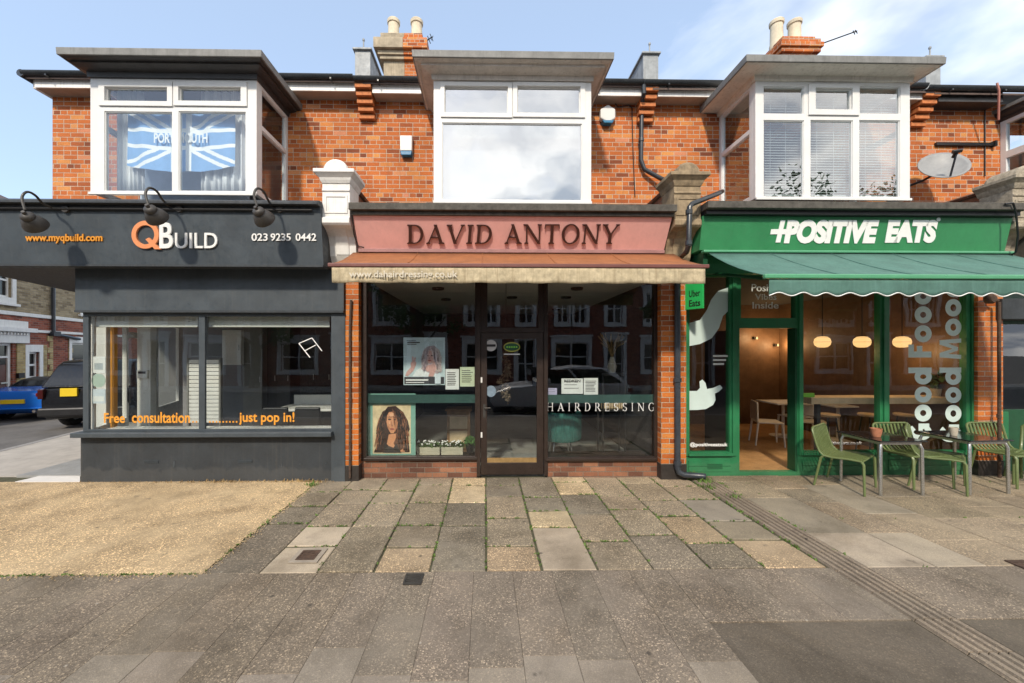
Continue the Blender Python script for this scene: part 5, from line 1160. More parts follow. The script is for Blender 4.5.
# ================================================================== gooseneck lamps over the dark sign
def gooseneck(pts_px, head_top, head_end, label):
    """picture rows of the swan neck; the shade hangs forward of the sign"""
    yb_ = T0 + TB*3.7 - .01
    base = PT(*pts_px[-1], yb_)
    t = thing('gooseneck_lamp', label, 'lamp', base, 'swan neck lamps above the dark shop sign')
    ys = [4.72, 4.72, 4.74, 4.80, 4.90, 5.02, yb_-.02, yb_]
    pts = [PT(a, b, y) for (a, b), y in zip(pts_px, ys[-len(pts_px):])]
    def smoothline(P, k=4):
        out = []; P = [Vector(p) for p in P]
        for i in range(len(P)-1):
            p0_, p1_, p2_, p3_ = P[max(i-1,0)], P[i], P[i+1], P[min(i+2, len(P)-1)]
            for j in range(k):
                s_ = j/k; out.append(.5*((2*p1_)+(-p0_+p2_)*s_+(2*p0_-5*p1_+4*p2_-p3_)*s_*s_+(-p0_+3*p1_-3*p2_+p3_)*s_**3))
        return out+[P[-1]]
    mb = MB(); mb.tube(smoothline(pts), .014, 8); mb.build('swan_neck', M['iron'], t, smooth=True)
    mb = MB(); mb.lathe([(.0,-.03), (.045,-.025), (.045,.0), (.03,.03), (.0,.035)], base, 12, 'y'); mb.build('wall_plate', M['lampgrey'], t)
    h0, h1 = Vector(PT(*head_top, 4.72)), Vector(PT(*head_end, 4.90)); h1 = h0+(h1-h0)*.80; ax_ = (h1-h0).normalized(); Ln = (h1-h0).length
    e1_ = ax_.cross(Vector((0,1,0))).normalized(); e2_ = e1_.cross(ax_)
    mb = MB(); rings = []
    for r_, k in [(a_*.82, b_) for a_, b_ in ((.022,-.32), (.026,-.12), (.055,-.08), (.078,.02), (.086,.16), (.080,.26), (.098,.34), (.125,.55), (.150,.86), (.153,1.0), (.145,1.0), (.118,.55), (.07,.2), (.02,.12))]:
        rings.append([h0+ax_*(Ln*k)+e1_*(r_*math.cos(2*PI*i/22))+e2_*(r_*math.sin(2*PI*i/22)) for i in range(22)])
    mb.loft(rings); mb.build('lamp_shade', M['lampgrey'], t, smooth=True)
    mb = MB(); mb.ell(tuple(h0+ax_*Ln*.62), .045, .045, .06, 10, 6); mb.build('bulb', M['white'], t, smooth=True)
    return t
gooseneck([(25, 210), (22, 199), (24, 193.5), (29, 192), (36, 196), (43, 203.5), (54, 208), (66.5, 209.5)], (26, 215), (39, 228.5), 'swan neck lamp hanging above the orange web address')
gooseneck([(148.5, 205), (145.5, 195), (147, 189.5), (151, 188), (157, 191.5), (162, 199), (169, 206), (180, 209)], (149, 208), (160, 221), 'swan neck lamp hanging over the Q and B letters')
gooseneck([(257, 206), (254, 196), (255.5, 190), (259, 188.5), (264, 192), (268, 200), (272, 206), (280, 209.5)], (257.5, 210), (267, 222.5), 'swan neck lamp hanging above the phone number')

# ================================================================== upstairs: flag, curtains, blinds
t = thing('flag', 'pale blue and white union style flag hung behind the left bay window', 'flag', PT(184, 140, 5.86))
YF = 5.86
fl0, fl1 = X(127, YF), X(235, YF); fz1, fz0 = Z(180, 108, YF), Z(180, 166, YF)
def fw(u, v): 
    sag = .16*4*u*(1-u)*(1-v)*.55
    return (fl0+(fl1-fl0)*u, YF+.014*math.sin(u*19+v*2)+.01*math.sin(u*31), fz0+(fz1-fz0)*v - sag)
mb = MB(); n, mm = 170, 96
stripes = []
for i in range(n):
    for j in range(mm):
        u, v = (i+.5)/n, (j+.5)/mm; dx, dz = u-.5, v-.5
        wht = abs(dx) < .10 and abs(dx) > .055 or abs(dz) < .17 and abs(dz) > .10
        d1 = abs(dz - dx*1.0); d2 = abs(dz + dx*1.0)
        if not (abs(dx) < .10 or abs(dz) < .17): wht = wht or (.035 < d1 < .10) or (.035 < d2 < .10) 
        mb.mi = 1 if wht else 0
        mb.face([fw(i/n, j/mm), fw((i+1)/n, j/mm), fw((i+1)/n, (j+1)/mm), fw(i/n, (j+1)/mm)])
mb.build('flag_cloth', [M['skyblue'], M['white']], t, smooth=True)
mb = MB(); put_text(mb, 'PORTSMOUTH', *pxbox(154, 133, 207.5, 143, 5.828), depth=.002, bold=.03); mb.build('lettering', M['white'], t)
def drape(x0, x1, z0, z1, y, label, waist=0.0, m='curtain'):
    mb = MB(); n = 60
    def f(u, v):
        k = 1-waist*(1-v)*math.sin(PI*min(1, (1-v)))**.5 if waist else 1
        x = x0+(x1-x0)*u*k; return (x, y+.03*math.sin(u*34)+.015*math.sin(u*77), z0+(z1-z0)*v)
    for i in range(n):
        for j in range(6): mb.face([f(i/n, j/6), f((i+1)/n, j/6), f((i+1)/n, (j+1)/6), f(i/n, (j+1)/6)])
    o = mb.build('curtain', M[m], smooth=True); s_ = o.modifiers.new('cloth', 'SOLIDIFY'); s_.thickness = .004
    tag(o, label, 'curtain'); return o
zc1, zc0 = Z(174, 83, 5.95), Z(174, 192, 5.95)
drape(X(117, 5.97), X(143, 5.97), zc0, zc1, 5.97, 'white curtain hanging at the left end behind the flag')
drape(X(201, 5.97), X(249, 5.97), zc0, zc1, 5.97, 'white curtain hanging at the right end behind the flag')
mb = MB(); mb.box(X(88, YF)+.2, X(250, 6.55), 6.50, 6.54, zc0, zc1)
bl = mb.build('roller_blind', paint('bluish_room_blind', (.42,.48,.56), .9, .2, 2, .02)); tag(bl, 'blue grey blind at the back of the flag window bay', 'blind')
def venetian(x0, x1, z0, z1, y, label, tilt=.5, pitch=.045, m='blind'):
    t = thing('venetian_blind', label, 'blind', ((x0+x1)/2, y, z1)); mb = MB(); z = z0+.03
    while z < z1-.04:
        mb.prism([(y-.02, z-.02*tilt), (y, z+.002), (y+.02, z+.02*tilt), (y+.02, z+.02*tilt+.0015), (y, z+.0035), (y-.02, z-.02*tilt+.0015)], x0, x1, lambda u, v, w: (w, u, v)); z += pitch
    mb.build('slats', M[m], t)
    mb = MB(); mb.box(x0, x1, y-.025, y+.025, z1-.04, z1); mb.box(x0, x1, y-.02, y+.02, z0, z0+.02); mb.build('rails', M[m], t)
    mb = MB()
    for k in (.12, .5, .88): mb.tube([(x0+(x1-x0)*k, y-.024, z0), (x0+(x1-x0)*k, y-.024, z1)], .003, 4)
    mb.build('cords', M[m], t)
    return t
for a, b, nm in ((763.5, 805, 'venetian blind in the left light of the right hand bay'), (809.5, 854.5, 'venetian blind in the middle light of the right hand bay'), (858, 901, 'venetian blind in the last light of the right hand bay')):
    venetian(X(a, 5.84)+.01, X(b, 5.84)-.01, Z(830, 197, 5.84), Z(830, 84, 5.84), 5.84, nm, tilt=.75, pitch=.04)
t = thing('roller_blind', 'plain pale blind drawn behind the large upper window over the pink sign', 'blind', (X(512, 6.0), 6.0, 5.8)); box('cloth', paint('grey_roller_blind', (.34,.35,.36), .8, .1, 3, .05), t, X(441, 6.0), X(583, 6.0), 6.0, 6.01, Z(512, 202, 5.9), 5.82); box('roller', M['blind'], t, X(441, 6.0), X(583, 6.0), 5.985, 6.035, 5.825, 5.88)

# ================================================================== street furniture of the cafe
def make_chair():
    t = thing('cafe_chair', 'green slatted metal chair', 'chair', (0,0,0), 'green slatted cafe chairs')
    def side_path(x): return [(x,-.235,.415), (x,-.22,.438), (x,-.10,.440), (x,.08,.425), (x,.17,.435), (x,.215,.48), (x,.245,.56), (x,.275,.68), (x,.295,.765)]
    g = M['chairgreen']
    mb = MB()
    for s_ in (-1, 1): mb.tube(side_path(.245*s_)[1:] + [(.225*s_,.300,.79), (.195*s_,.302,.80)], .0135, 8)
    mb.tube([(-.20,.302,.80), (.20,.302,.80)], .0135, 8); mb.tube([(-.245,-.22,.436), (.245,-.22,.436)], .0135, 8); mb.tube([(-.245,.15,.425), (.245,.15,.425)], .0135, 8)
    mb.build('frame', g, t, smooth=True)
    def slat(mb, x, pts, w=.0115, h=.006):
        rings = []
        for i, p in enumerate(pts):
            q0, q1 = Vector(pts[max(i-1,0)]), Vector(pts[min(i+1,len(pts)-1)]); tn = (q1-q0).normalized(); nr = Vector((1,0,0)).cross(tn)
            c = Vector(p); rings.append([c+Vector((-w,0,0))-nr*h, c+Vector((w,0,0))-nr*h, c+Vector((w,0,0))+nr*h, c+Vector((-w,0,0))+nr*h])
        mb.loft(rings)
    xs = [-.245+.49*(k+1)/10 for k in range(9)]
    sm, bm_ = MB(), MB()
    for x in xs: slat(sm, x, side_path(x)[1:5]); slat(bm_, x, side_path(x)[4:]+[(x,.302,.79)])
    sm.build('seat', g, t); bm_.build('backrest', g, t)
    for s_ in (-1, 1):
        mb = MB(); mb.tube([(.24*s_,-.215,.43), (.245*s_,-.235,.40), (.25*s_,-.245,.0)], [.017,.0165,.013], 8); mb.build('leg', g, t, smooth=True)
        mb = MB(); mb.tube([(.24*s_,.17,.435), (.245*s_,.20,.40), (.25*s_,.275,.0)], [.017,.0165,.013], 8); mb.build('leg', g, t, smooth=True)
    return t
def widen(t, k):
    for ch in t.children:
        for v in ch.data.vertices: v.co.x *= k
# chair seats stand where their legs touch the flags; angle = turn of the chair away from facing the street
chair = make_chair(); widen(chair, 1.16)
def centre(p): return G(*p)
c1 = G(846, 486.5); 
spots = [((c1[0], c1[1]), 34, 'green slatted chair standing left of the table with the terracotta pot'),
         ((X(894, 5.62), 5.36), 2, 'green slatted chair behind the table with the terracotta pot'),
         ((G(944,488)[0], 5.24), 40, 'green slatted chair standing between the two cafe tables'),
         ((X(988, 5.62), 5.36), 2, 'green slatted chair behind the table with the cream pot'),
         ((G(1049,487)[0], 5.15), -62, 'green slatted chair cut off by the edge right of the cream pot table')]
for i, ((x, y), a, lab) in enumerate(spots):
    if i == 0: chair.location = (x, y, .003); chair.rotation_euler = (0, 0, math.radians(a)); chair['label'] = lab
    else: dup(chair, (x, y, .003), math.radians(a), lab)
def make_table():
    t = thing('cafe_table', 'x', 'table', (0,0,0), 'square glass topped cafe tables')
    box('table_top', M['blackglass'], t, -.315, .315, -.315, .315, .694, .712, bevel=.006)
    mb = MB(); mb.box(-.275, .275, -.275, -.25, .655, .692); mb.box(-.275, .275, .25, .275, .655, .692); mb.box(-.275, -.25, -.2495, .2495, .655, .692); mb.box(.25, .275, -.2495, .2495, .655, .692); mb.build('apron', M['steel'], t, bevel=.003)
    for sx in (-1, 1):
        for sy in (-1, 1):
            mb = MB(); mb.tube([(.20*sx, .20*sy, .672), (.262*sx, .262*sy, .655), (.275*sx, .275*sy, .60), (.28*sx, .28*sy, .0)], .019, 10); mb.build('leg', M['steel'], t, smooth=True)
    return t
tb = make_table(); g1, g2 = G(880.5, 495.5), G(923.5, 495.5); tc1 = ((g1[0]+g2[0])/2, g1[1]+.28, .003)
tb.location = tc1; tb['label'] = 'square dark topped steel table holding a terracotta pot'
g1, g2 = G(967, 494.5), G(1010, 494.5); tc2 = ((g1[0]+g2[0])/2, g1[1]+.28, .003)
dup(tb, tc2, math.radians(3), 'square dark topped steel table holding a cream pot')
def tablepot(c, r, h, m, label):
    t = thing('table_pot', label, 'pot', c); mb = MB()
    mb.lathe([(r*.75,0), (r*.95,h*.5), (r,h*.85), (r*1.05,h), (r*.9,h), (r*.85,h*.5), (0,h*.45)], c, 18); mb.build('pot', m, t, smooth=True)
    mb = MB(); mb.lathe([(0,h*.46), (r*.86,h*.7), (0,h*.74)], c, 12); mb.build('filling', M['soil'], t)
tablepot((tc1[0]-.10, tc1[1]-.05, .716), .062, .11, M['terracotta'], 'terracotta pot on the left cafe table')
tablepot((tc2[0]-.14, tc2[1]-.02, .716), .045, .11, M['creampot'], 'cream ribbed pot on the right cafe table')

# ================================================================== inside the cafe
def white_chair():
    t = thing('white_chair', 'x', 'chair', (0,0,0), 'white chairs inside the cafe')
    mb = MB(); mb.box(-.22, .22, -.22, .22, .43, .46); mb.build('seat', M['chairwhite'], t, bevel=.015)
    mb = MB(); mb.prism([(-.23,.47), (.23,.47), (.21,.80), (.17,.84), (-.17,.84), (-.21,.80)], .20, .23); mb.build('backrest', M['chairwhite'], t, bevel=.008)
    for sx in (-1, 1):
        for y0, y1 in ((-.20,-.23), (.20,.25)):
            mb = MB(); mb.tube([(.19*sx,y0,.43), (.215*sx,y1,0)], [.02,.014], 8); mb.build('leg', M['chairwhite'], t)
    return t
wc = white_chair()
def fl(px, py, z=.045):
    d = ray(px, py); t = (z-H)/d[2]; return (t*d[0], t*d[1])
for i, (p, a, lab) in enumerate((((767, 444), 70, 'white chair seen through the open cafe door'), ((795, 437), -80, 'white chair half hidden by the right jamb of the cafe door'), ((812, 444), 60, 'white chair behind the left cafe window pane'))):
    x, y = fl(*p)
    if i == 0: wc.location = (x, y, .046); wc.rotation_euler[2] = math.radians(a); wc['label'] = lab
    else: dup(wc, (x, y, .046), math.radians(a), lab)
def white_table(c, label):
    t = thing('white_table', label, 'table', c, 'white tables inside the cafe')
    box('table_top', M['chairwhite'], t, c[0]-.36, c[0]+.36, c[1]-.33, c[1]+.33, .755, .785, bevel=.006)
    mb = MB(); mb.tube([(c[0], c[1], .07), (c[0], c[1], .754)], .03, 10); mb.build('post', M['chairwhite'], t)
    mb = MB(); mb.lathe([(.25,0), (.25,.012), (.05,.03), (0,.03)], (c[0], c[1], .046), 18); mb.build('base', M['chairwhite'], t)
x, y = fl(783, 436); white_table((x, y, .046), 'white square table inside the open cafe door')
x, y = fl(838, 440); white_table((x, y, .046), 'white table behind the left cafe window pane')
t = thing('window_bar', 'pale wood counter running along the inside of the cafe windows', 'counter', (6.4, 6.1, 0))
b0, b1 = X(805, 6.05), X(969, 6.05); zb1 = PT(890, 397.5, 5.95)[2]
mb = MB(); mb.box(b0, b1, 5.93, 6.28, zb1-.10, zb1); mb.build('bar_top', M['oak'], t, bevel=.004)
for x in (b0+.25, (b0+b1)/2, b1-.25): mb = MB(); mb.box(x-.03, x+.03, 6.08, 6.14, .046, zb1-.101); mb.build('leg', M['black'], t)
st = thing('bar_stool', 'x', 'stool', (0,0,0), 'wooden bar stools at the cafe window')
mb = MB(); mb.lathe([(0,.70), (.15,.70), (.165,.715), (.165,.735), (.15,.745), (0,.745)], (0,0,0), 20); mb.build('seat', M['oak'], st)
for k in range(4):
    a = PI/4+k*PI/2; mb = MB(); mb.tube([(.10*math.cos(a), .10*math.sin(a), .70), (.19*math.cos(a), .19*math.sin(a), 0)], .012, 6); mb.build('leg', M['black'], st)
for i, (p, lab) in enumerate(((828, 'wooden bar stool by the left cafe window below the first pendant lamp'), (870, 'wooden bar stool beside the mullion of the cafe window'), (906, 'wooden bar stool behind the sideways lettering'))):
    x = X(p, 6.55)
    if i == 0: st.location = (x, 6.55, .046); st['label'] = lab
    else: dup(st, (x, 6.55, .046), 0, lab)
for i, p in enumerate((822.3, 862, 902)):
    c = PT(p, 342, 6.35); t = thing('pendant_lamp', ['glowing round pendant lamp nearest the cafe door', 'glowing round pendant lamp left of the window mullion', 'glowing round pendant lamp behind the right cafe pane'][i], 'lamp', c, 'glowing pendant lamps in the cafe')
    mb = MB(); mb.lathe([(.03,.092), (.07,.085), (.105,.05), (.117,.0), (.105,-.05), (.07,-.085), (.03,-.092)], c, 22); mb.build('lamp_shade', M['pendant'], t, smooth=True)
    mb = MB()
    for k in range(5): mb.lathe([(.116-.010*abs(k-2)**1.6, -.003), (.120-.010*abs(k-2)**1.6, 0), (.116-.010*abs(k-2)**1.6, .003)], (c[0], c[1], c[2]+(k-2)*.034), 22)
    mb.build('bands', M['wood'], t)
    mb = MB(); mb.tube([(c[0], c[1], c[2]+.08), (c[0], c[1], 3.005)], .006, 5); mb.build('flex', M['black'], t)
    ld = bpy.data.lights.new('pendant_light', 'POINT'); ld.energy = 5; ld.color = (1, .62, .28); ld.shadow_soft_size = .12
    lo = bpy.data.objects.new('pendant_light', ld); C.objects.link(lo); lo.location = (0, 0, -.16); lo.parent = t
# lamps washing the timber wall
for i, (p, q_, Yw_) in enumerate(((757, 338, 9.38), (778, 345, 9.38), (870, 312, 9.38), (950, 318, 9.38))):
    c = PT(p, q_, Yw_); t = thing('wall_lamp', ['lit lamp on the timber wall seen through the cafe door', 'second lit lamp deeper on the timber wall seen through the cafe door', 'lit lamp on the timber wall between the last two pendant lamps', 'lit lamp on the timber wall behind the sideways lettering'][i], 'lamp', c, 'wall lamps on the timber panelling')
    mb = MB(); mb.lathe([(.012,.03), (.015,.0), (.022,-.03)], c, 12); mb.build('lamp_shade', M['wallglow'], t)
    mb = MB(); mb.box(c[0]-.03, c[0]+.03, c[1]+.051, c[1]+.118, c[2]-.03, c[2]+.03); mb.build('wall_plate', M['black'], t)
    ld = bpy.data.lights.new('wall_light', 'POINT'); ld.energy = 8; ld.color = (1, .60, .28); ld.shadow_soft_size = .08
    lo = bpy.data.objects.new('wall_light', ld); C.objects.link(lo); lo.location = (0, -.20, 0); lo.parent = t
t = thing('menu_card', 'lime green card standing on the cafe window counter', 'card', PT(808, 394, 6.0))
c = PT(808, 394, 6.02); mb = MB(); mb.box(c[0]-.09, c[0]+.09, 6.0, 6.03, zb1+.001, zb1+.065); mb.build('card', M['lime'], t)
def leafball(mb, c, rx, ry, rz, n, s_):
    for _ in range(n):
        a, b = random.uniform(0, 2*PI), math.acos(random.uniform(-1, 1)); k = random.random()**.4
        p = Vector((c[0]+rx*k*math.sin(b)*math.cos(a), c[1]+ry*k*math.sin(b)*math.sin(a), c[2]+rz*k*math.cos(b)))
        u = Vector((random.gauss(0,1), random.gauss(0,1), random.gauss(0,1))).normalized(); v = u.cross(Vector((random.gauss(0,1), random.gauss(0,1), random.gauss(0,1)))).normalized()
        l = s_*random.uniform(.6, 1.3); mb.face([p-u*l*.5, p+v*l*.3, p+u*l*.5, p-v*l*.3])
t = thing('house_plant', 'small green plant on the cafe counter between the sideways words', 'plant', PT(937, 397, 6.1))
c = PT(936, 392, 6.12); mb = MB(); mb.lathe([(.05,0), (.07,.12), (.06,.12), (0,.11)], (c[0], c[1], zb1+.001), 14); mb.build('pot', M['creampot'], t)
mb = MB(); leafball(mb, (c[0], c[1], zb1+.27), .13, .13, .15, 90, .10); mb.build('foliage', M['leaf'], t, clean=False)

# ================================================================== hairdresser's window
YI = YS+.075
def poster(name, label, a, c, b, d, Y, m, tilt=0, kids=None, cat='poster'):
    x0, x1 = X(a, Y), X(b, Y); z1, z0 = PT((a+b)/2, c, Y)[2], PT((a+b)/2, d, Y)[2]
    t = thing(name, label, cat, ((x0+x1)/2, Y, z0)); box('sheet', m, t, x0, x1, Y, Y+.006, z0, z1)
    return t, lambda u, v: (x0+(x1-x0)*u, z0+(z1-z0)*v)
def shapes(t, P, items, Y):
    for k, (nm, m, pts) in enumerate(items):
        mb = MB(); d = Y-.0012*(k+1); mb.prism([P(*p) for p in pts], d, d+.0011); mb.build(nm, m, t)
def el(cx, cy, rx, ry, n=20, rot=0):
    return [(cx+rx*math.cos(2*PI*i/n)*math.cos(rot)-ry*math.sin(2*PI*i/n)*math.sin(rot), cy+rx*math.cos(2*PI*i/n)*math.sin(rot)+ry*math.sin(2*PI*i/n)*math.cos(rot)) for i in range(n)]
hairdk, hairlt, skin1, skin2 = paint('dark_auburn_print', (.045,.018,.012), .5, .5, 40, .0), paint('ash_blonde_print', (.50,.40,.42), .5, .3, 40, .0), paint('warm_skin_print', (.66,.30,.15), .5, .12, 25, .0), paint('pale_skin_print', (.60,.36,.33), .5, .15, 25, .0)
hair_hi = paint('auburn_highlight_print', (.12,.045,.022), .5, .4, 40, .0); lip = paint('lip_print', (.36,.09,.07), .5, .1, 20, .0); dkp = paint('dark_print', (.02,.016,.016), .5, .2, 20, .0)
t, P = poster('poster', 'poster of a long haired brunette under a green header standing in the window corner', 368, 393.5, 415.5, 455.5, YI+.03, paint('sea_green_print', (.20,.40,.33), .5, .1, 9, .0))
YP = YI+.03
shapes(t, P, [
 ('photo', paint('tan_print', (.72,.58,.36), .5, .25, 10, .0), [(.10,.03), (.90,.03), (.90,.82), (.10,.82)]),
 ('hair', hairdk, [(.30,.45), (.22,.34), (.28,.24), (.20,.18), (.12,.05), (.88,.05), (.86,.2), (.80,.30), (.88,.42), (.84,.56), (.74,.70), (.58,.80), (.42,.79), (.31,.68), (.26,.56)]),
 ('neck', skin1, [(.44,.34), (.62,.36), (.66,.22), (.78,.06), (.34,.06), (.40,.20)]),
 ('hair_lock', hair_hi, [(.62,.74), (.74,.62), (.80,.44), (.70,.30), (.80,.14), (.62,.05), (.54,.2), (.62,.34), (.66,.5)]),
 ('face', skin1, [(.40,.64), (.44,.70), (.54,.71), (.62,.64), (.64,.54), (.61,.44), (.54,.36), (.48,.36), (.42,.44), (.39,.54)]),
 ('eye', dkp, el(.455,.585,.035,.012)), ('eye', dkp, el(.575,.58,.035,.012)), ('eyebrow', dkp, [(.41,.615), (.46,.63), (.50,.615), (.46,.62)]), ('eyebrow', dkp, [(.54,.61), (.58,.625), (.62,.605), (.58,.615)]),
 ('nose', paint('shade_print', (.40,.17,.09), .5, .1, 20, .0), [(.50,.56), (.52,.49), (.54,.475), (.49,.475)]),
 ('lips', lip, el(.51,.43,.045,.015)),
 ('top', dkp, [(.36,.22), (.44,.16), (.54,.13), (.60,.2), (.70,.05), (.32,.05)]),
 ('hair_lock', hairdk, [(.34,.70), (.40,.64), (.36,.5), (.40,.36), (.30,.22), (.36,.06), (.16,.06), (.26,.3), (.26,.56)]),
], YP)
def strands(t, P, Y, mats_, n, root, spread, seed, clip=None):
    random.seed(seed)
    for mi_, m in enumerate(mats_):
        mb = MB()
        for k in range(n):
            a = random.uniform(0, 1); u, v = root(a); pts = []; ph = random.uniform(0, 6); am = random.uniform(.008, .028); ln = random.uniform(.6, 1.0)
            for q in range(9):
                s = q/8*ln; du, dv = spread(a, s); pts.append((u+du+am*math.sin(ph+s*11), v+dv))
            pts = [p for p in pts if .11 < p[0] < .89 and .04 < p[1] < .81] if clip is None else [p for p in pts if clip(p)]
            w = random.uniform(.004, .009)
            for p, q in zip(pts, pts[1:]): mb.prism([P(p[0]-w, p[1]), P(p[0]+w, p[1]), P(q[0]+w, q[1]), P(q[0]-w, q[1])], Y-.0004*(mi_+1)-.0002*(k % 3), Y-.0004*(mi_+1)-.0002*(k % 3)+.0002)
        mb.build('hair_strands', m, t, clean=False)
brn = [paint('chestnut_strand_print', (.17,.06,.028), .5, .3, 40, .0), paint('russet_strand_print', (.34,.13,.06), .5, .3, 40, .0), paint('black_strand_print', (.015,.008,.007), .5, .3, 40, .0)]
strands(t, P, YP-.017, brn, 34, lambda a: (.42+.20*a, .755-.05*abs(a-.4)), lambda a, s: ((-.30 if a < .38 else .24)*(s**.7)*(.6+.5*abs(a-.4)*2), -.66*s*s), 3, lambda p: .11 < p[0] < .89 and .04 < p[1] < .81 and not (.40 < p[0] < .625 and .36 < p[1] < .69))
mb = MB()
for pts in ([(.60,.66), (.64,.55), (.61,.44), (.56,.38), (.575,.46), (.585,.56)], [(.43,.49), (.46,.45), (.44,.42), (.42,.46)]): mb.prism([P(*p) for p in pts], YP-.0185, YP-.018)
mb.build('face_shading', paint('umber_skin_print', (.46,.19,.09), .5, .1, 25, .0), t)
mb = MB()
for pts in ([(.46,.68), (.54,.69), (.55,.64), (.47,.63)], [(.44,.55), (.475,.56), (.48,.52), (.45,.51)], [(.515,.60), (.525,.60), (.53,.50), (.52,.50)]): mb.prism([P(*p) for p in pts], YP-.0195, YP-.019)
mb.build('face_light', paint('light_skin_print', (.80,.44,.26), .5, .1, 25, .0), t)
mb = MB(); x0_, z0_ = P(.30, .87); x1_, z1_ = P(.70, .945); put_text(mb, 'REDKEN', (x0_, YP-.001, z0_), (x1_, YP-.001, z0_), (x0_, YP-.001, z1_), depth=.001, bold=.01); mb.build('lettering', paint('mint_print', (.5,.62,.56), .5, .05, 9, .0), t)
t, P = poster('poster', 'poster of a blonde woman resting her cheek on one hand, hung in the salon window', 403.5, 337.5, 445, 385, YI+.02, paint('ice_blue_print', (.52,.64,.68), .5, .1, 6, .0))
YP = YI+.02
shapes(t, P, [
 ('caption_band', paint('charcoal_print', (.05,.05,.06), .5, .2, 30, .0), [(.02,.02), (.98,.02), (.98,.17), (.02,.17)]),
 ('blouse', paint('pale_print', (.74,.78,.80), .5, .15, 20, .0), [(.22,.18), (.80,.18), (.76,.34), (.60,.38), (.40,.36), (.30,.30)]),
 ('hair', hairlt, [(.46,.68), (.44,.55), (.50,.44), (.42,.34), (.60,.26), (.84,.24), (.90,.40), (.92,.58), (.86,.74), (.74,.83), (.60,.82), (.50,.76)]),
 ('raised_arm', skin2, [(.04,.20), (.10,.18), (.24,.30), (.30,.42), (.31,.48), (.28,.50), (.30,.58), (.27,.58), (.245,.51), (.24,.60), (.21,.60), (.21,.50), (.17,.46), (.18,.38), (.08,.28)]),
 ('neck', skin2, [(.56,.40), (.68,.44), (.70,.32), (.58,.28), (.52,.34)]),
 ('face', skin2, [(.53,.64), (.56,.71), (.66,.73), (.74,.67), (.75,.58), (.70,.49), (.62,.45), (.56,.49), (.53,.56)]),
 ('resting_arm', skin2, [(.60,.18), (.72,.18), (.80,.36), (.82,.46), (.80,.56), (.75,.60), (.69,.555), (.70,.47), (.66,.36)]),
 ('eye', dkp, el(.585,.615,.03,.010)), ('eye', dkp, el(.69,.62,.03,.010)), ('lips', lip, el(.63,.515,.04,.013)),
 ('nose', paint('nose_shade_print', (.38,.24,.23), .5, .1, 20, .0), [(.63,.60), (.645,.555), (.62,.55)]),
 ('hair_lock', paint('blonde_highlight_print', (.55,.48,.46), .5, .25, 40, .0), [(.72,.80), (.84,.70), (.86,.50), (.78,.30), (.90,.26), (.92,.58), (.86,.74)]),
 ('caption', M['paper'], [(.06,.09), (.60,.09), (.60,.125), (.06,.125)]), ('caption', M['paper'], [(.06,.045), (.50,.045), (.50,.065), (.06,.065)]),
 ('product', paint('white_print', (.6,.68,.74), .5, .1, 9, .0), [(.76,.03), (.90,.03), (.90,.20), (.86,.24), (.80,.24), (.76,.20)]),
 ('caption', dkp, [(.08,.93), (.30,.93), (.30,.938), (.08,.938)]), ('caption', dkp, [(.10,.885), (.40,.885), (.40,.905), (.10,.905)]), ('caption', dkp, [(.10,.85), (.32,.85), (.32,.862), (.10,.862)]),
], YP)
bld = [paint('silver_strand_print', (.66,.57,.58), .5, .3, 40, .0), paint('mauve_strand_print', (.34,.25,.28), .5, .3, 40, .0), paint('ash_strand_print', (.54,.44,.45), .5, .3, 40, .0)]
strands(t, P, YP-.0225, bld, 34, lambda a: (.54+.22*a, .80-.06*abs(a-.5)), lambda a, s: ((-.16 if a < .4 else .16)*(s**.6)*(.5+abs(a-.45)), -.50*s), 5, lambda p: .44 < p[0] < .93 and .22 < p[1] < .83 and not (.535 < p[0] < .735 and .46 < p[1] < .71) and not (.62 < p[0] < .80 and .2 < p[1] < .5))
def notice(label, a, c, b, d, m, Y=YI, lines=6, head=None):
    t, P = poster('notice', label, a, c, b, d, Y, m, cat='notice'); mb = MB()
    for k in range(lines):
        v = .80-k*.68/lines; e = random.uniform(.7, .9); p, q_ = P(.12, v), P(e, v+.035); mb.box(p[0], q_[0], Y-.0012, Y-.0002, p[1], q_[1])
    if head: 
        p, q_, r_ = P(.12, .74), P(.88, .74), P(.12, .93); put_text(mb, head, (p[0], Y-.0002, p[1]), (q_[0], Y-.0002, q_[1]), (r_[0], Y-.0002, r_[1]), depth=.001, bold=.02)
    mb.build('print', dkp, t); return t
notice('white price list sheet right of the blonde poster', 445.5, 369, 459, 389.5, M['paper'], lines=8)
notice('pale green notice left of the salon door', 460, 367, 474.5, 386.5, M['greentint'], lines=7)
notice('white notice with bold black heading right of the salon door', 561.5, 378.5, 583, 393.8, M['paper'], lines=3, head='REDKEN')
notice('narrow white sheet beside the bold headed notice', 583.8, 378, 598, 395, M['paper'], lines=8)
notice('little lilac card low in the corner by the salon door', 546.5, 388, 557, 395, paint('lilac_card', (.45,.43,.62), .6, .1, 9, .0), lines=2)
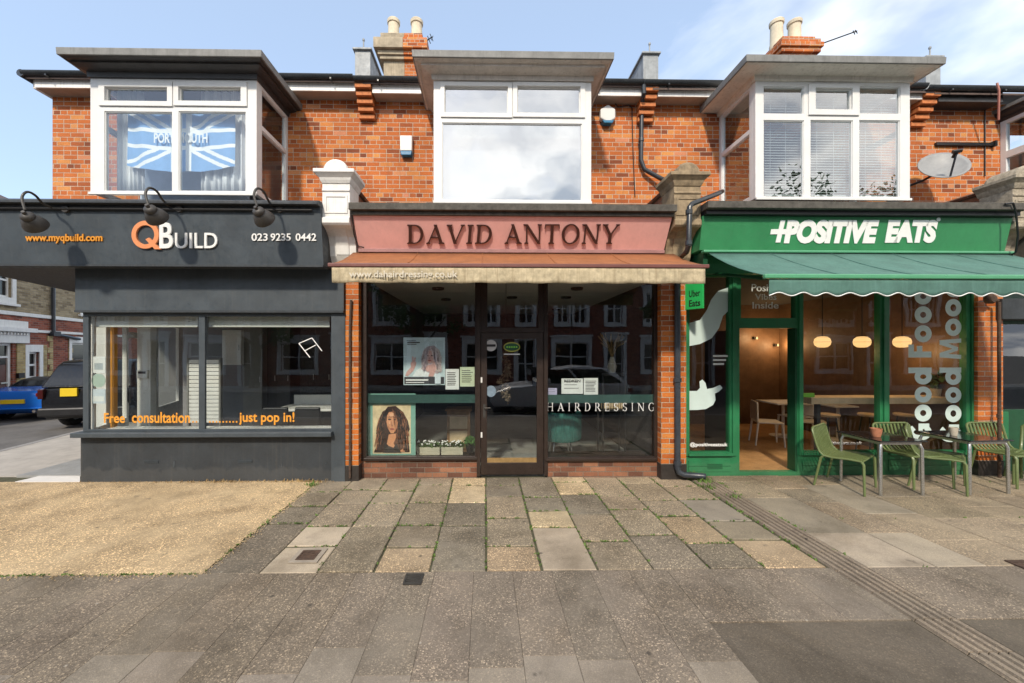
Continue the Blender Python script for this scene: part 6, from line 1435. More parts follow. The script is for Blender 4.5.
for a, b, lab, flw in ((417.5, 440, 'pale wooden planter box of white flowers beside the brunette poster', 1), (441.5, 463, 'pale wooden planter box of white flowers by the window frame', 1)):
    Yp = YS+.30; x0, x1 = X(a, Yp), X(b, Yp); z0 = PT(440, 455.5, Yp)[2]
    t = thing('planter_box', lab, 'planter', ((x0+x1)/2, Yp, z0), 'white flower planters in the salon window')
    mb = MB()
    for k in range(2): mb.box(x0, x1, Yp-.05, Yp+.05, z0+.02+k*.062, z0+.076+k*.062)
    mb.box(x0+.015, x1-.015, Yp-.045, Yp+.045, z0, z0+.13); mb.build('box', paint('limewashed_wood', (.5,.47,.36), .7, .15, 9, .1), t, bevel=.003)
    mb = MB()
    for k in range(9): leafball(mb, (x0+(x1-x0)*(k+.5)/9, Yp, z0+.165), .045, .06, .05, 26, .05)
    mb.build('foliage', M['leaf'], t, clean=False)
    mb = MB()
    for k in range(34): p = (random.uniform(x0+.01, x1-.01), Yp+random.uniform(-.06, .02), z0+random.uniform(.17, .235)); mb.ell(p, .013, .013, .011, 6, 4)
    mb.build('flowers', M['white'], t)
t = thing('house_plant', 'leafy green plant in the salon window next to the white flower boxes', 'plant', (X(470, YS+.3), YS+.3, PT(470, 455, YS+.3)[2]))
c = PT(470, 444, YS+.3); mb = MB(); mb.lathe([(.05,-.13), (.07,0), (.06,0), (0,-.02)], c, 14); mb.build('pot', M['black'], t)
mb = MB(); leafball(mb, (c[0], c[1], c[2]+.05), .12, .09, .09, 110, .07); mb.build('foliage', paint('bright_leaf', (.06,.18,.03), .6, .4, 6, .05), t, clean=False)
t = thing('window_shelf', 'dark display shelf inside the salon windows', 'shelf', (.4, YS+.3, .5))
for a, b in ((hl[0], hl[1]), (hr[0], hr[1])):
    z = PT(440, 456, YS+.3)[2]; mb = MB(); mb.box(a, b, YS+.09, YS+.55, z-.03, z-.001); mb.build('board', M['brown'], t)
t = thing('display_cabinet', 'small brown wooden cabinet with drawers behind the flower boxes', 'cabinet', (X(457, 7.0), 7.0, .03))
x0, x1 = X(447, 7.0), X(470, 7.0); zt_, zb_ = PT(455, 411, 7.0)[2], .03
mb = MB(); mb.box(x0, x1, 7.0, 7.35, zb_, zt_); mb.box(x0-.03, x1+.03, 6.97, 7.37, zt_+.001, zt_+.03); mb.build('carcass', M['wood'], t, bevel=.004)
for k in range(2): box('drawer', M['oak'], t, x0+.05, x1-.05, 6.985, 6.999, zt_-.32-k*.26, zt_-.10-k*.26)
t = thing('tub_chair', 'teal fluted tub chair inside the salon right of the door', 'chair', (X(562, 6.5), 6.5, .03))
cx_, cy_ = X(562, 6.5), 6.6
mb = MB(); n = 22
for i in range(n):
    a0_, a1_ = PI*1.0*i/n+PI, PI*1.0*(i+1)/n+PI
    p = (cx_+.30*math.cos((a0_+a1_)/2), cy_+.27*math.sin((a0_+a1_)/2)); mb.lathe([(.02,.36), (.05,.40), (.052,.80), (.03,.84), (0,.845)], (p[0], p[1], 0), 10)
mb.build('backrest', M['teal'], t, smooth=True)
mb = MB(); mb.lathe([(0,.36), (.28,.37), (.30,.42), (.28,.50), (0,.52)], (cx_, cy_, 0), 24); mb.build('seat', M['teal'], t, smooth=True)
for k in range(4):
    a = PI/4+k*PI/2; mb = MB(); mb.tube([(cx_+.18*math.cos(a), cy_+.18*math.sin(a), .37), (cx_+.26*math.cos(a), cy_+.26*math.sin(a), .031)], .012, 6); mb.build('leg', M['steel'], t)
t = thing('dried_flowers', 'vase of tall dried grasses inside the right salon window', 'vase', (X(612, 6.3), 6.3, 1.0))
c = PT(612, 363, 6.3); mb = MB(); mb.lathe([(.05,-.16), (.075,-.06), (.04,.06), (.03,.10), (0,.1)], c, 14); mb.build('vase', M['creampot'], t, smooth=True)
mb = MB()
for k in range(26):
    a = random.uniform(-1, 1); mb.tube([(c[0], c[1], c[2]+.08), (c[0]+a*.08, c[1]+random.uniform(-.05,.05), c[2]+.25), (c[0]+a*.24, c[1]+random.uniform(-.1,.1), c[2]+random.uniform(.32,.50))], [.003,.004,.008], 4)
mb.build('stems', M['straw'], t)
t = thing('display_stand', 'dark stand carrying the dried grasses in the salon', 'stand', (c[0], c[1], .03))
mb = MB(); mb.box(c[0]-.2, c[0]+.2, c[1]-.12, c[1]+.2, c[2]-.20, c[2]-.161); mb.box(c[0]-.2, c[0]+.2, c[1]-.12, c[1]+.2, .9, .93); 
for sx in (-1, 1):
    for sy in (-.10, .18): mb.box(c[0]+sx*.18-.012, c[0]+sx*.18+.012, c[1]+sy-.012, c[1]+sy+.012, .03, c[2]-.2005)
mb.build('frame', M['black'], t)
mb = MB()
for k in range(9): mb.box(c[0]-.17+k*.04, c[0]-.145+k*.04, c[1]+.0, c[1]+.05, .931, 1.03+.06*random.random())
mb.build('bottles', M['oak'], t)
t = thing('door_garland', 'dried bouquet hanging behind the salon door glass', 'bouquet', (X(505, 6.2), 6.2, 1.2))
c = PT(506, 380, 6.2); mb = MB()
for k in range(9): leafball(mb, (c[0]+random.gauss(0,.03), c[1], c[2]-.3+k*.09), .05+.012*(4-abs(k-4)), .05, .08, 60, .05)
mb.build('blooms', paint('faded_bouquet', (.20,.15,.10), .9, .4, 12, .1), t, clean=False); mb = MB(); mb.tube([(c[0], c[1], c[2]+.5), (c[0], c[1], 2.965)], .004, 4); mb.build('string', M['black'], t)
t = thing('door_mat', 'pale doormat inside the salon door', 'mat', (X(510, 6.1), 6.1, .03)); box('mat', paint('worn_mat', (.16,.16,.15), .9, .2, 30, .2), t, X(488, 6.0), X(537, 6.0), YS+.12, YS+.75, .031, .045)

# ================================================================== corner shop window
for a, b, lab in ((92, 199, 'rolled white blind at the top of the left corner shop pane'), (205, 331, 'rolled white blind at the top of the right corner shop pane')):
    Yr = 5.73; t = thing('roller_blind', lab, 'blind', (X((a+b)/2, Yr), Yr, 2.3)); mb = MB()
    mb.box(X(a, Yr)+.06, X(b, Yr)-.02, Yr, Yr+.012, PT((a+b)/2, 326.5, Yr)[2], 2.45); mb.build('cloth', M['blind'], t)
    mb = MB(); mb.tube([(X(a, Yr)+.06, Yr+.006, PT((a+b)/2, 326.5, Yr)[2]), (X(b, Yr)-.02, Yr+.006, PT((a+b)/2, 326.5, Yr)[2])], .012, 8); mb.build('bottom_bar', M['blind'], t)
Yg = 5.656
t, P = poster('notice', 'white opening notice highest in the left corner shop pane', 92.5, 356.5, 105.5, 373, Yg, M['paper'], cat='notice'); shapes(t, P, [('print', paint('grey_print', (.4,.45,.48), .5, .1, 9, 0), [(.15,.2), (.8,.2), (.8,.6), (.15,.6)])], Yg)
t = thing('round_sticker', 'round pale green sticker between two notices in the corner shop pane', 'sticker', PT(98.5, 381, Yg)); mb = MB(); disc(mb, PT(98.5, 380.5, Yg), .10, .10, Yg, Yg+.003); mb.build('disc', paint('sage_sticker', (.42,.53,.47), .5, .1, 9, 0), t)
t, P = poster('notice', 'bluish white notice lowest in the left corner shop pane', 92, 389, 105.5, 403.5, Yg, paint('bluish_paper', (.55,.62,.68), .6, .08, 9, 0), cat='notice'); shapes(t, P, [('print', M['paper'], [(.1,.15), (.9,.15), (.9,.5), (.1,.5)])], Yg)
t = thing('orange_post', 'orange upright display post behind the corner shop glass', 'post', (X(112, 6.0), 6.0, 0)); mb = MB(); mb.box(X(110.3, 6.0), X(114, 6.0), 6.0, 6.06, .02, 2.40); mb.build('post', M['orange'], t, bevel=.003); mb = MB(); mb.box(X(109, 6.0), X(115.5, 6.0), 5.98, 6.08, .021, .03); mb.build('base', M['orange'], t)
t = thing('slatted_screen', 'low white slatted screen in the corner shop window', 'screen', (X(205, 6.4), 6.4, .02)); mb = MB()
x0, x1 = X(189, 6.4), X(219, 6.4)
for k in range(16): z = .70+k*.065; mb.box(x0, x1, 6.4, 6.42, z, z+.055)
mb.build('slats', M['whitegloss'], t); mb = MB(); mb.box(x0-.03, x0-.001, 6.39, 6.45, .02, 1.76); mb.box(x1+.001, x1+.03, 6.39, 6.45, .02, 1.76); mb.build('frame', M['greycab'], t)
def cabinet(label, a, c, b, d, Y, dep, m, doors=2, name='cabinet'):
    x0, x1 = X(a, Y), X(b, Y); z1, z0 = PT((a+b)/2, c, Y)[2], max(PT((a+b)/2, d, Y)[2], .021)
    t = thing(name, label, 'cabinet', ((x0+x1)/2, Y, z0)); box('carcass', m, t, x0, x1, Y+.02, Y+dep, z0, z1)
    for k in range(doors): 
        w = (x1-x0)/doors; dd_ = box('door', m, t, x0+w*k+.003, x0+w*(k+1)-.003, Y, Y+.0195, z0+.04, z1-.003, bevel=.003)
        box('handle', M['steel'], dd_, x0+w*(k+1)-.05, x0+w*(k+1)-.035, Y-.015, Y-.001, (z0+z1)/2-.06, (z0+z1)/2+.06)
    return t
cabinet('white wall cabinet hanging in the corner shop showroom', 222, 330, 241, 365, 8.3, .35, M['whitegloss'], 1)
cabinet('tall taupe cupboard beside the hanging white cabinet', 243, 322, 262, 440, 8.4, .6, M['greycab'], 1)
cabinet('tall dark larder unit in the middle of the showroom', 264, 322, 290, 440, 8.6, .6, paint('dark_unit', (.07,.068,.065), .35, .1, 5, .02), 2)
cabinet('dark oven housing at the right of the showroom', 300, 322, 331, 440, 8.8, .6, paint('oven_unit', (.05,.05,.05), .3, .1, 5, .02), 2)
t = thing('desk', 'white topped desk behind the right corner shop pane', 'desk', (X(300, 7.0), 7.0, .02)); x0, x1 = X(276, 7.0), -2.25
mb = MB(); mb.box(x0, x1, 6.9, 7.6, .80, .84); mb.build('desk_top', M['whitegloss'], t, bevel=.004); mb = MB(); mb.box(x0+.05, x1-.02, 7.55, 7.58, .84, 1.02); mb.build('back_panel', M['whitegloss'], t)
for x in (x0+.06, x1-.08): mb = MB(); mb.box(x-.03, x+.03, 6.95, 7.5, .021, .799); mb.build('leg', M['greycab'], t)
for i, p in enumerate((283, 314)):
    cx_, cy_ = X(p, 6.55), 6.55; t = thing('office_chair', ['black office chair at the left end of the white desk', 'black office chair at the right end of the white desk'][i], 'chair', (cx_, cy_, .02), 'black chairs at the showroom desk')
    mb = MB(); mb.box(cx_-.23, cx_+.23, cy_-.22, cy_+.22, .44, .52); mb.build('seat', M['black'], t, bevel=.03)
    mb = MB(); mb.prism([(cx_-.22,.56), (cx_+.22,.56), (cx_+.20,.96), (cx_-.20,.96)], cy_-.26, cy_-.20); mb.build('backrest', M['black'], t, bevel=.02)
    mb = MB(); mb.tube([(cx_, cy_, .06), (cx_, cy_, .44)], .03, 8); mb.build('post', M['steel'], t)
    mb = MB(); 
    for k in range(5): mb.tube([(cx_, cy_, .07), (cx_+.28*math.cos(k*2*PI/5), cy_+.28*math.sin(k*2*PI/5), .035)], .014, 6)
    mb.build('base', M['steel'], t)

# ================================================================== drain covers
def cover(label, p, s_, m, ring=None):
    c = G(*p); t = thing('drain_cover', label, 'drain cover', (c[0], c[1], .004)); mb = MB(); h = s_/2
    mb.plate(-h, h, -h, h, .002, .007, [], lambda u, v, w: (c[0]+u, c[1]+v, w))
    for k in range(5): mb.box(c[0]-h*.8, c[0]+h*.8, c[1]-h*.8+k*h*.36, c[1]-h*.8+k*h*.36+h*.16, .0071, .012)
    for sx in (-1, 1): mb.box(c[0]+sx*h*.92-.008, c[0]+sx*h*.92+.008, c[1]-h, c[1]+h, .0072, .013)
    for sy in (-1, 1): mb.box(c[0]-h*.9, c[0]+h*.9, c[1]+sy*h*.92-.008, c[1]+sy*h*.92+.008, .0073, .0128)
    mb.build('grate', m, t)
    if ring:
        mb = MB(); mb.plate(-h*1.55, h*1.55, -h*1.5, h*1.5, .003, .009, [(-h*1.02, h*1.02, -h*1.02, h*1.02)], lambda u, v, w: (c[0]+u, c[1]+v, w)); mb.build('surround', ring, t)
cover('small rusty drain cover set in a concrete surround', (308.5, 556), .165, M['rustiron'], paint('tan_concrete', (.30,.255,.20), .9, .2, 9, .3))
cover('small square black cover in the grey footway', (413.5, 580), .145, M['iron'])
cover('dark cover at the far right edge of the footway', (1031, 567.5), .2, M['rustiron'])

# ================================================================== side street houses
HP, HD = Vector((-15.5, 13.4, 0)), Vector((-.33, .944, 0)).normalized(); HN = Vector((HD.y, -HD.x, 0))     # facade line, HN faces the road
hf = lambda u, v, w: (HP.x+HD.x*u+HN.x*w, HP.y+HD.y*u+HN.y*w, v)
def hu(px_):                                        # distance along the facade seen at a picture column
    a = ray(px_, 300); m_ = a[0]/a[1]; return (m_*HP.y-HP.x)/(HD.x-m_*HD.y)
def hz(px_, py_):
    u = hu(px_); p = HP+HD*u; a = ray(px_, py_); return H + a[2]*(p.y/a[1])
ht_ = thing('terraced_house', 'red and buff brick house with stone trim behind the blue car', 'house', tuple(HP))
u0, u1 = -6.0, 7.5
zs1, zs0 = hz(40, 316), hz(40, 331)
da, db = hu(-12), hu(12.5); wa, wb = hu(28), hu(38.5); va_, vb_ = hu(71), hu(90); ua, ub = hu(-14), hu(11)
zdt = hz(8, 343); holes = [(da, db, -.1, zdt), (wa, wb, hz(33, 378), hz(33, 352)), (va_, vb_, hz(76, 385), hz(76, 343))]
mb = MB(); mb.plate(u0, u1, -.15, zs0, 0, -.3, holes, hf); mb.build('lower_wall', M['redbrick'], ht_)
mb = MB(); mb.plate(u0, u1, zs0+.001, zs1, .0, -.3, [], hf); mb.build('brick_band', M['redbrick'], ht_)
mb = MB(); mb.plate(u0, u1, zs1+.001, 6.4, .0, -.3, [(ua, ub, hz(5, 297), hz(5, 262)), (hu(82), hu(100), 3.5, 5.2)], hf); mb.build('upper_wall', M['buffbrick'], ht_)
mb = MB(); mb.plate(u0, u1, zs1-.07, zs1+.05, .05, .001, [], hf); mb.plate(u0, u1, zs0-.06, zs0+.03, .05, .001, [], hf); mb.build('string_course', M['whitepaint'], ht_, bevel=.01)
for (a, b, c_, d_) in (holes[1], holes[2], (ua, ub, hz(5, 297), hz(5, 262)), (hu(82), hu(100), 3.5, 5.2)):
    mb = MB(); mb.plate(a-.16, b+.16, c_-.18, d_+.25, .04, .001, [(a, b, c_, d_)], hf); mb.plate(a-.25, b+.25, c_-.26, c_-.181, .09, .001, [], hf)
    w_ = mb.build('window_surround', M['whitepaint'], ht_, bevel=.008)
    mb = MB(); zc_ = (c_+d_)/2; mb.plate(a, b, c_, d_, -.06, -.12, [(a+.06, b-.06, c_+.06, zc_-.03), (a+.06, b-.06, zc_+.03, d_-.06)], hf); mb.build('frame', M['upvc'], w_)
    mb = MB(); mb.plate(a, b, c_, d_, -.09, -.094, [], hf); mb.build('pane', M['carglass'], w_)
    mb = MB(); mb.plate(a, b, c_, d_, -.16, -.17, [], hf); mb.build('curtain', M['curtain'], w_)
mb = MB(); mb.plate(hu(16), wa-.161, -.15, hz(22, 343), .03, .001, [], hf); mb.plate(wb+.161, hu(46), -.15, hz(43, 345), .03, .001, [], hf); mb.plate(wa-.16, wb+.16, -.15, hz(33, 383), .028, .001, [], hf); mb.build('yellow_brick_panel', M['yellowbrick'], ht_)
mb = MB()
for k in range(11): a_ = hu(49) + (0 if k % 2 else -.12); mb.plate(a_, hu(52), .1+k*.21, .29+k*.21, .032, .001, [], hf); 
for k in range(11): a_ = hu(68); mb.plate(a_, hu(70) + (.0 if k % 2 else .12), .1+k*.21, .29+k*.21, .032, .001, [], hf)
mb.build('quoins', M['yellowbrick'], ht_)
mb = MB(); dz_ = hz(8, 356); mb.plate(da, db, -.1, zdt, -.05, -.12, [(da+.1, db-.1, -.1, dz_-.06), (da+.1, db-.1, dz_, zdt-.08)], hf); df = mb.build('door_frame', M['whitepaint'], ht_)
mb = MB(); mb.plate(da+.1, db-.1, -.1, dz_-.061, -.08, -.12, [], hf)
for r_ in ((.22,.45,.15,.75), (.22,.45,.9,1.4)):
    for s_ in (0, 1):
        w_ = db-da-.2; a_ = da+.1+w_*(.12+.46*s_); mb.plate(a_, a_+w_*.30, r_[2], r_[3], -.06, -.079, [], hf)
dr_ = mb.build('door', M['mahogany'], ht_, bevel=.01)
mb = MB(); mb.plate((da+db)/2-.3, (da+db)/2+.3, 1.42, 1.6, -.07, -.079, [], hf); mb.build('fan_window', M['carglass'], dr_)
mb = MB(); mb.plate((da+db)/2+.1, (da+db)/2+.35, .82, .86, -.05, -.079, [], hf); mb.build('letter_plate', M['steel'], dr_)
mb = MB(); mb.plate(da+.1, db-.1, dz_+.001, zdt-.081, -.09, -.1, [], hf); mb.build('fanlight', M['carglass'], df)
mb = MB(); mb.plate(da-.5, db+.55, zdt+.0, zdt+.36, .10, .001, [], hf); mb.plate(da-.62, db+.7, zdt+.361, zdt+.50, .22, .001, [], hf); mb.plate(da-.4, db+.45, zdt+.501, zdt+.72, .12, .001, [], hf); 
for k in range(14): mb.plate(da-.45+k*(db-da+.9)/14, da-.38+k*(db-da+.9)/14, zdt+.26, zdt+.34, .16, .1005, [], hf)
mb.build('door_hood', M['whitepaint'], ht_, bevel=.01)
mb = MB(); up_ = hu(50.5); mb.tube([hf(up_, 6.3, .08), hf(up_, hz(51, 331), .08), hf(up_+.05, hz(51, 334), .10), hf(up_+1.4, hz(51, 338), .10)], .055, 8); mb.build('downpipe', M['pipegrey'], ht_)
mb = MB(); p = hf(up_, 0, .1); mb.box(p[0]-.12, p[0]+.12, p[1]-.12, p[1]+.12, hz(51, 336), hz(51, 331.5)); mb.build('hopper', M['pipegrey'], ht_)
mb = MB(); p = hf(hu(17.5), 0, .05); mb.box(p[0]-.08, p[0]+.08, p[1]-.08, p[1]+.08, hz(18, 378), hz(18, 373)); mb.build('letter_box', M['black'], ht_)
mb = MB(); A_ = [hf(u0, 6.4, .35), hf(u1, 6.4, .35), hf(u1, 8.6, -4), hf(u0, 8.6, -4), hf(u1, 6.4, -8.3), hf(u0, 6.4, -8.3)]; mb.face([A_[0], A_[1], A_[2], A_[3]]); mb.face([A_[3], A_[2], A_[4], A_[5]]); mb.face([A_[0], A_[3], A_[5]]); mb.face([A_[1], A_[4], A_[2]]); mb.build('roof', M['tile'], ht_)
mb = MB(); mb.plate(u0, u0+.2, -.15, 6.4, -.301, -8, [], hf); mb.plate(u1-.2, u1, -.15, 6.4, -.301, -8, [], hf); mb.plate(u0, u1, -.15, 6.4, -8.0, -8.2, [], hf); mb.build('side_walls', M['redbrick'], ht_)
# a second house further down
h2 = thing('terraced_house', 'red brick house further down the side street behind the black car', 'house', hf(7.6, 0, 0))
mb = MB(); hh = [(8.5, 9.6, .7, 2.3), (10.5, 11.5, -.1, 2.1), (8.5, 9.6, 3.5, 5.2), (10.4, 11.5, 3.5, 5.2), (13.2, 14.4, .7, 2.3), (13.2, 14.4, 3.5, 5.2)]
mb.plate(7.52, 16, -.15, 6.4, 0, -.3, hh, hf); mb.plate(15.8, 16, -.15, 6.4, -.301, -8, [], hf); mb.plate(7.52, 16, -.15, 6.4, -8, -8.2, [], hf); mb.build('wall', M['redbrick'], h2)
for (a, b, c_, d_) in hh:
    mb = MB(); mb.plate(a-.14, b+.14, c_-.15, d_+.2, .04, .001, [(a, b, c_, d_)], hf); w_ = mb.build('window_surround', M['whitepaint'], h2)
    mb = MB(); mb.plate(a, b, c_, d_, -.1, -.11, [], hf); mb.build('pane', M['carglass'], w_)
mb = MB(); A_ = [hf(7.52, 6.4, .35), hf(16, 6.4, .35), hf(16, 8.6, -4), hf(7.52, 8.6, -4), hf(16, 6.4, -8.3), hf(7.52, 6.4, -8.3)]; mb.face([A_[0], A_[1], A_[2], A_[3]]); mb.face([A_[3], A_[2], A_[4], A_[5]]); mb.face([A_[1], A_[4], A_[2]]); mb.build('roof', M['tile'], h2)

# ================================================================== cars
def car(label, paint_m, prof, roofp, W2, loc, rz, suv=False, plate_m=None, top_m=None):
    """prof: body outline (y along the car, z), roofp: cabin outline; rear of the car is at y = 0, nose at +y"""
    t = thing('parked_car', label, 'car')
    bm_ = MB()
    secs = [(-1.0,.93), (-.93,.985), (-.5,1.0), (0,1.0), (.5,1.0), (.93,.985), (1.0,.93)]
    L_ = max(p[0] for p in prof); zc_ = .62
    rings = [[(W2*s_*(1 if abs(s_) < .99 else 1)*(1-.10*max(0,(z-.75))*0), L_/2+(y-L_/2)*k, zc_+(z-zc_)*(k if abs(s_) > .95 else 1)) for y, z in prof] for s_, k in secs]
    bm_.loft(rings); bd = bm_.build('body', paint_m, t, smooth=True, bevel=.02)
    cm = MB(); rings = []
    zb_ = min(p[1] for p in roofp)
    for s_ in (-1, -.97, 0, .97, 1): rings.append([(W2*s_*(.97-.30*(z-zb_)), L_/2+(y-L_/2)*(1 if abs(s_) < .98 else .985), z-(0 if abs(s_) < .98 else .01)) for y, z in roofp])
    cm.loft(rings); cm.build('cabin', top_m or paint_m, t, smooth=True, bevel=.015)
    zt_ = max(p[1] for p in roofp); k = .97
    hts = [zb_+.04, zt_-.09]
    # rear, front and side glass just proud of the cabin
    yr = [p for p in roofp]; rear = sorted([p for p in yr if p[0] < L_*.5], key=lambda p: p[1])
    def interp(pts, z):
        for a, b in zip(pts, pts[1:]):
            if a[1] <= z <= b[1] and b[1] > a[1]: return a[0]+(b[0]-a[0])*(z-a[1])/(b[1]-a[1])
        return pts[-1][0]
    front = sorted([p for p in yr if p[0] > L_*.5], key=lambda p: p[1])
    g_ = MB(); z0, z1 = hts; w0, w1 = W2*(.97-.30*(z0-zb_))-.08, W2*(.97-.30*(z1-zb_))-.08
    y0, y1 = interp(rear, z0), interp(rear, z1); g_.idx([(-w0,y0-.012,z0),(w0,y0-.012,z0),(w1,y1-.012,z1),(-w1,y1-.012,z1),(-w0,y0+.02,z0),(w0,y0+.02,z0),(w1,y1+.02,z1),(-w1,y1+.02,z1)], [(0,1,2,3),(4,7,6,5),(0,4,5,1),(1,5,6,2),(2,6,7,3),(3,7,4,0)])
    g_.build('rear_window', M['carglass'], t); g_ = MB()
    f0, f1 = interp(front, z0), interp(front, z1); g_.idx([(-w0,f0+.012,z0),(w0,f0+.012,z0),(w1,f1+.012,z1),(-w1,f1+.012,z1),(-w0,f0-.02,z0),(w0,f0-.02,z0),(w1,f1-.02,z1),(-w1,f1-.02,z1)], [(0,1,2,3),(4,7,6,5),(0,4,5,1),(1,5,6,2),(2,6,7,3),(3,7,4,0)])
    g_.build('windscreen', M['carglass'], t)
    for s_ in (-1, 1):
        sx0, sx1 = W2*(.97-.30*(z0-zb_))*s_, W2*(.97-.30*(z1-zb_))*s_; m_ = MB(); ya, yb = y0+.16, f0-.25; yc, yd = y1+.12, f1-.12
        for p0_, p1_, q0, q1 in ((ya, (ya+yb)/2-.04, yc, (yc+yd)/2-.04), ((ya+yb)/2+.04, yb, (yc+yd)/2+.04, yd)):
            m_.idx([(sx0+s_*.006,p0_,z0),(sx0+s_*.006,p1_,z0),(sx1+s_*.006,q1,z1),(sx1+s_*.006,q0,z1),(sx0-s_*.03,p0_,z0),(sx0-s_*.03,p1_,z0),(sx1-s_*.03,q1,z1),(sx1-s_*.03,q0,z1)], [(0,1,2,3),(4,7,6,5),(0,4,5,1),(1,5,6,2),(2,6,7,3),(3,7,4,0)])
        m_.build('side_window', M['carglass'], t)
        for yw in (L_*.19, L_*.80):
            w_ = MB(); rr = .37 if suv else .32; x_ = (W2-.02)*s_
            w_.lathe([(rr*.62,-.11), (rr*.95,-.105), (rr,-.08), (rr,.08), (rr*.95,.105), (rr*.62,.11), (rr*.60,0)], (x_-s_*.10, yw, rr), 24, 'x'); wo = w_.build('wheel', M['tyre'], t, smooth=True)
            w_ = MB(); w_.lathe([(0,-.09), (rr*.60,-.08), (rr*.60,.08), (0,.09)], (x_-s_*.10, yw, rr), 20, 'x'); w_.build('rim', M['steel'], wo)
        l_ = MB(); zl = .62 if not suv else .55
        if suv: l_.box(s_*W2*.985, s_*(W2-.13), -.025, .10, .80, 1.04)
        else: l_.prism([(s_*W2*.98, .68), (s_*W2*.55, .70), (s_*W2*.55, .80), (s_*W2*.97, .82)], -.015, .22)
        l_.build('tail_light', M['smoked'] if suv else M['redlamp'], t, bevel=.015)
        l_ = MB(); l_.box(s_*W2*.93, s_*W2*.6, L_-.18, L_-.02, .60, .74); l_.build('headlight', M['white'], t, bevel=.02)
        l_ = MB(); l_.box(s_*(W2+.0), s_*(W2+.16), f0-.55, f0-.42, z0+.02, z0+.16); l_.build('mirror', paint_m, t, bevel=.02)
    p_ = MB(); zp = .86 if suv else .52; hw = .17 if suv else .26; p_.box(-hw-(.34 if suv else 0), hw-(.34 if suv else 0), -.028, .02, zp, zp+(.20 if suv else .115)); p_.build('number_plate', plate_m or M['yellow'], t)
    b_ = MB(); b_.box(-W2*.98, W2*.98, -.06, .35, .36, .58 if suv else .40); b_.build('bumper', M['black'] if suv else paint_m, t, bevel=.04)
    if not suv: e_ = MB(); e_.tube([(-.5,.1,.30), (-.5,-.07,.30)], .04, 10); e_.tube([(.5,.1,.30), (.5,-.07,.30)], .04, 10); e_.build('exhaust', M['steel'], t)
    t.location = loc; t.rotation_euler = (0, 0, rz)
    return t
sport = [(.02,.34), (.0,.60), (.04,.80), (.10,.86), (.9,.92), (1.7,.93), (2.9,.88), (3.7,.78), (4.15,.62), (4.2,.40), (4.1,.22), (.2,.22)]
sroof = [(.95,.90), (1.35,1.10), (1.75,1.17), (2.15,1.14), (2.85,.90)]
suvp = [(.0,.42), (-.02,.75), (.05,1.06), (.3,1.10), (3.0,1.10), (3.3,1.06), (4.4,.98), (4.65,.85), (4.7,.45), (4.6,.28), (.15,.28)]
suvr = [(.04,1.08), (.30,1.62), (.42,1.72), (.8,1.76), (2.4,1.76), (2.75,1.68), (3.5,1.08)]
sal = [(.02,.30), (.0,.60), (.06,.90), (.15,.93), (.9,.96), (3.0,.95), (3.9,.84), (4.4,.66), (4.45,.35), (4.35,.22), (.2,.22)]
salr = [(.12,.93), (.45,1.25), (.9,1.44), (1.5,1.49), (2.1,1.45), (3.15,.94)]
c = Vector(G(13, 418)); car('bright blue sports car parked by the side street houses', M['carblue'], sport, sroof, .90, (c.x, c.y, -.125), math.radians(14), top_m=M['black'])
c = Vector(G(86, 425)); car('large black off road car parked beyond the corner shop', M['carblack'], suvp, suvr, .98, (c.x, c.y, -.125), math.radians(13), True)
car('silver hatchback in the road behind the viewer mirrored in the salon glass', M['carsilver'], sal, salr, .88, (4.6, -1.3, -.125), math.radians(90), False, M['white'])

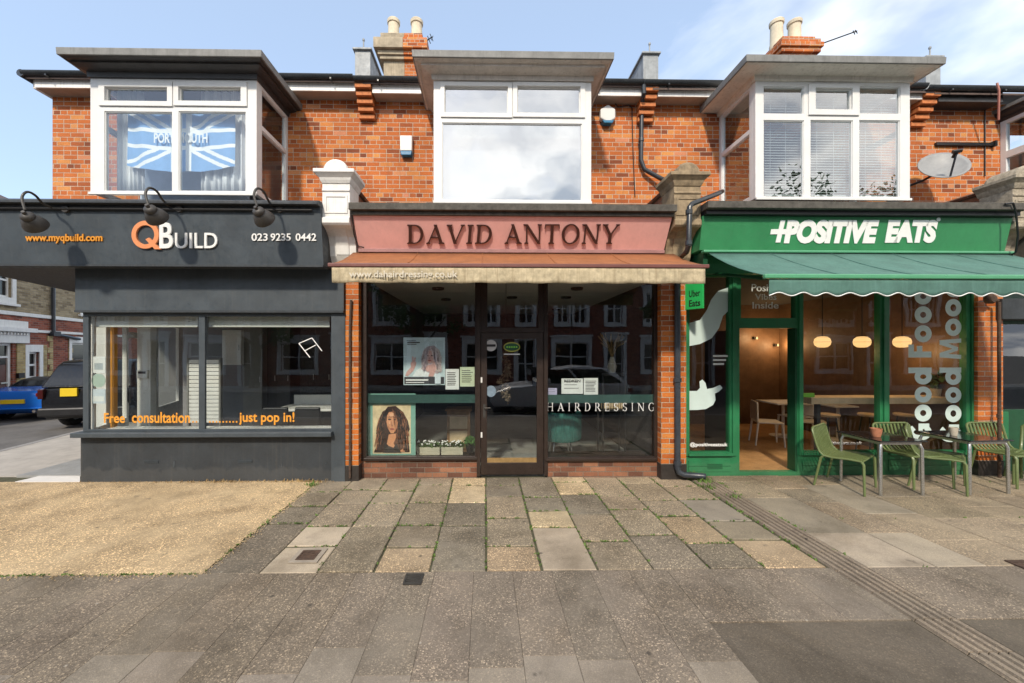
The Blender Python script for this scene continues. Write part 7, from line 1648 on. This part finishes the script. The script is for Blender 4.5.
# ================================================================== across the main road (mirrored in the shop glass)
def opposite_house(x0):
    t = thing('terraced_house', 'red brick house with white window surrounds across the road mirrored in the glass', 'house', (x0+2.4, -9.0, 0), 'terraced houses across the main road')
    Y0 = -9.0; f = lambda u, v, w: (x0+u, Y0-w, v)
    hs_ = [(.5, 2.3, .75, 2.25), (3.3, 4.2, -.1, 2.4), (.6, 1.25, 3.3, 4.9), (1.55, 2.2, 3.3, 4.9), (3.35, 4.15, 3.3, 4.9)]
    mb = MB(); mb.plate(0, 4.8, -.15, 6.0, 0, .3, hs_, f); mb.plate(0, 4.8, -.15, 6.0, 7.7, 8.0, [], f); mb.build('wall', M['redbrick'], t)
    for (a, b, c_, d_) in hs_:
        mb = MB(); mb.plate(a-.18, b+.18, c_-.18 if c_ > 0 else -.15, d_+.32, -.06, -.001, [(a, b, c_, d_)], f); mb.plate(a-.26, b+.26, d_+.321, d_+.42, -.14, -.001, [], f)
        w_ = mb.build('window_surround', M['whitepaint'], t)
        mb = MB(); m_ = (a+b)/2
        mb.plate(a, b, c_, d_, .08, .13, [(a+.07, m_-.04, c_+.07, (c_+d_)/2-.03), (m_+.04, b-.07, c_+.07, (c_+d_)/2-.03), (a+.07, m_-.04, (c_+d_)/2+.03, d_-.07), (m_+.04, b-.07, (c_+d_)/2+.03, d_-.07)], f); mb.build('frame', M['upvc'], w_)
        mb = MB(); mb.plate(a, b, c_, d_, .14, .15, [], f); mb.build('pane', M['carglass'], w_)
    mb = MB(); mb.idx([(x0, Y0+.3, 6.0), (x0+4.8, Y0+.3, 6.0), (x0+4.8, Y0-4, 8.3), (x0, Y0-4, 8.3), (x0+4.8, Y0-8.3, 6.0), (x0, Y0-8.3, 6.0)], [(0,1,2,3), (3,2,4,5), (0,3,5), (1,4,2)]); rf = mb.build('roof', M['tile'], t)
    mb = MB(); mb.box(x0-.4, x0+.4, Y0-4.3, Y0-3.7, 7.5, 9.3); mb.build('chimney', M['redbrick'], rf)
    return t
def tree_(loc, h, r, label, seed):
    random.seed(seed); t = thing('tree', label, 'tree', loc); x, y, z = loc
    mb = MB(); mb.tube([(x, y, z), (x+.1, y, z+h*.3), (x-.05, y+.1, z+h*.55), (x+.1, y, z+h*.85)], [.24,.19,.12,.03], 9)
    tips = []
    for k in range(9):
        a = k*2.4; zz_ = z+h*(.3+.05*k); p = (x+math.cos(a)*r*.7, y+math.sin(a)*r*.7, zz_+h*.2); mb.tube([(x, y, zz_), ((x+p[0])/2, (y+p[1])/2, zz_+h*.07), p], [.09,.06,.02], 6); tips.append(p)
    mb.build('trunk', M['bark'], t)
    mb = MB()
    for p in tips + [(x, y, z+h*.9), (x+.4, y, z+h*.75), (x-.5, y+.3, z+h*.7)]:
        for q_ in range(4): leafball(mb, (p[0]+random.gauss(0, r*.22), p[1]+random.gauss(0, r*.22), p[2]+random.gauss(0, h*.06)), r*.30, r*.30, h*.085, 60, .22)
    mb.build('crown', M['leaf'], t, clean=False)
for k in range(-6, 6):
    opposite_house(k*4.8-1.6)
tree_((-3.4, -8.2, -.1), 7.0, 1.8, 'leafy street tree across the road mirrored beside the salon door', 11)
tree_((-11.5, -8.1, -.1), 6.5, 2.0, 'leafy street tree across the road mirrored at the corner shop', 5)
tree_((14.6, -8.2, -.1), 10.2, 2.7, 'leafy street tree across the road mirrored in the upper right bay', 8)
tree_((19.6, -8.3, -.1), 10.4, 2.8, 'second tall leafy tree across the road mirrored beside the cafe', 9)
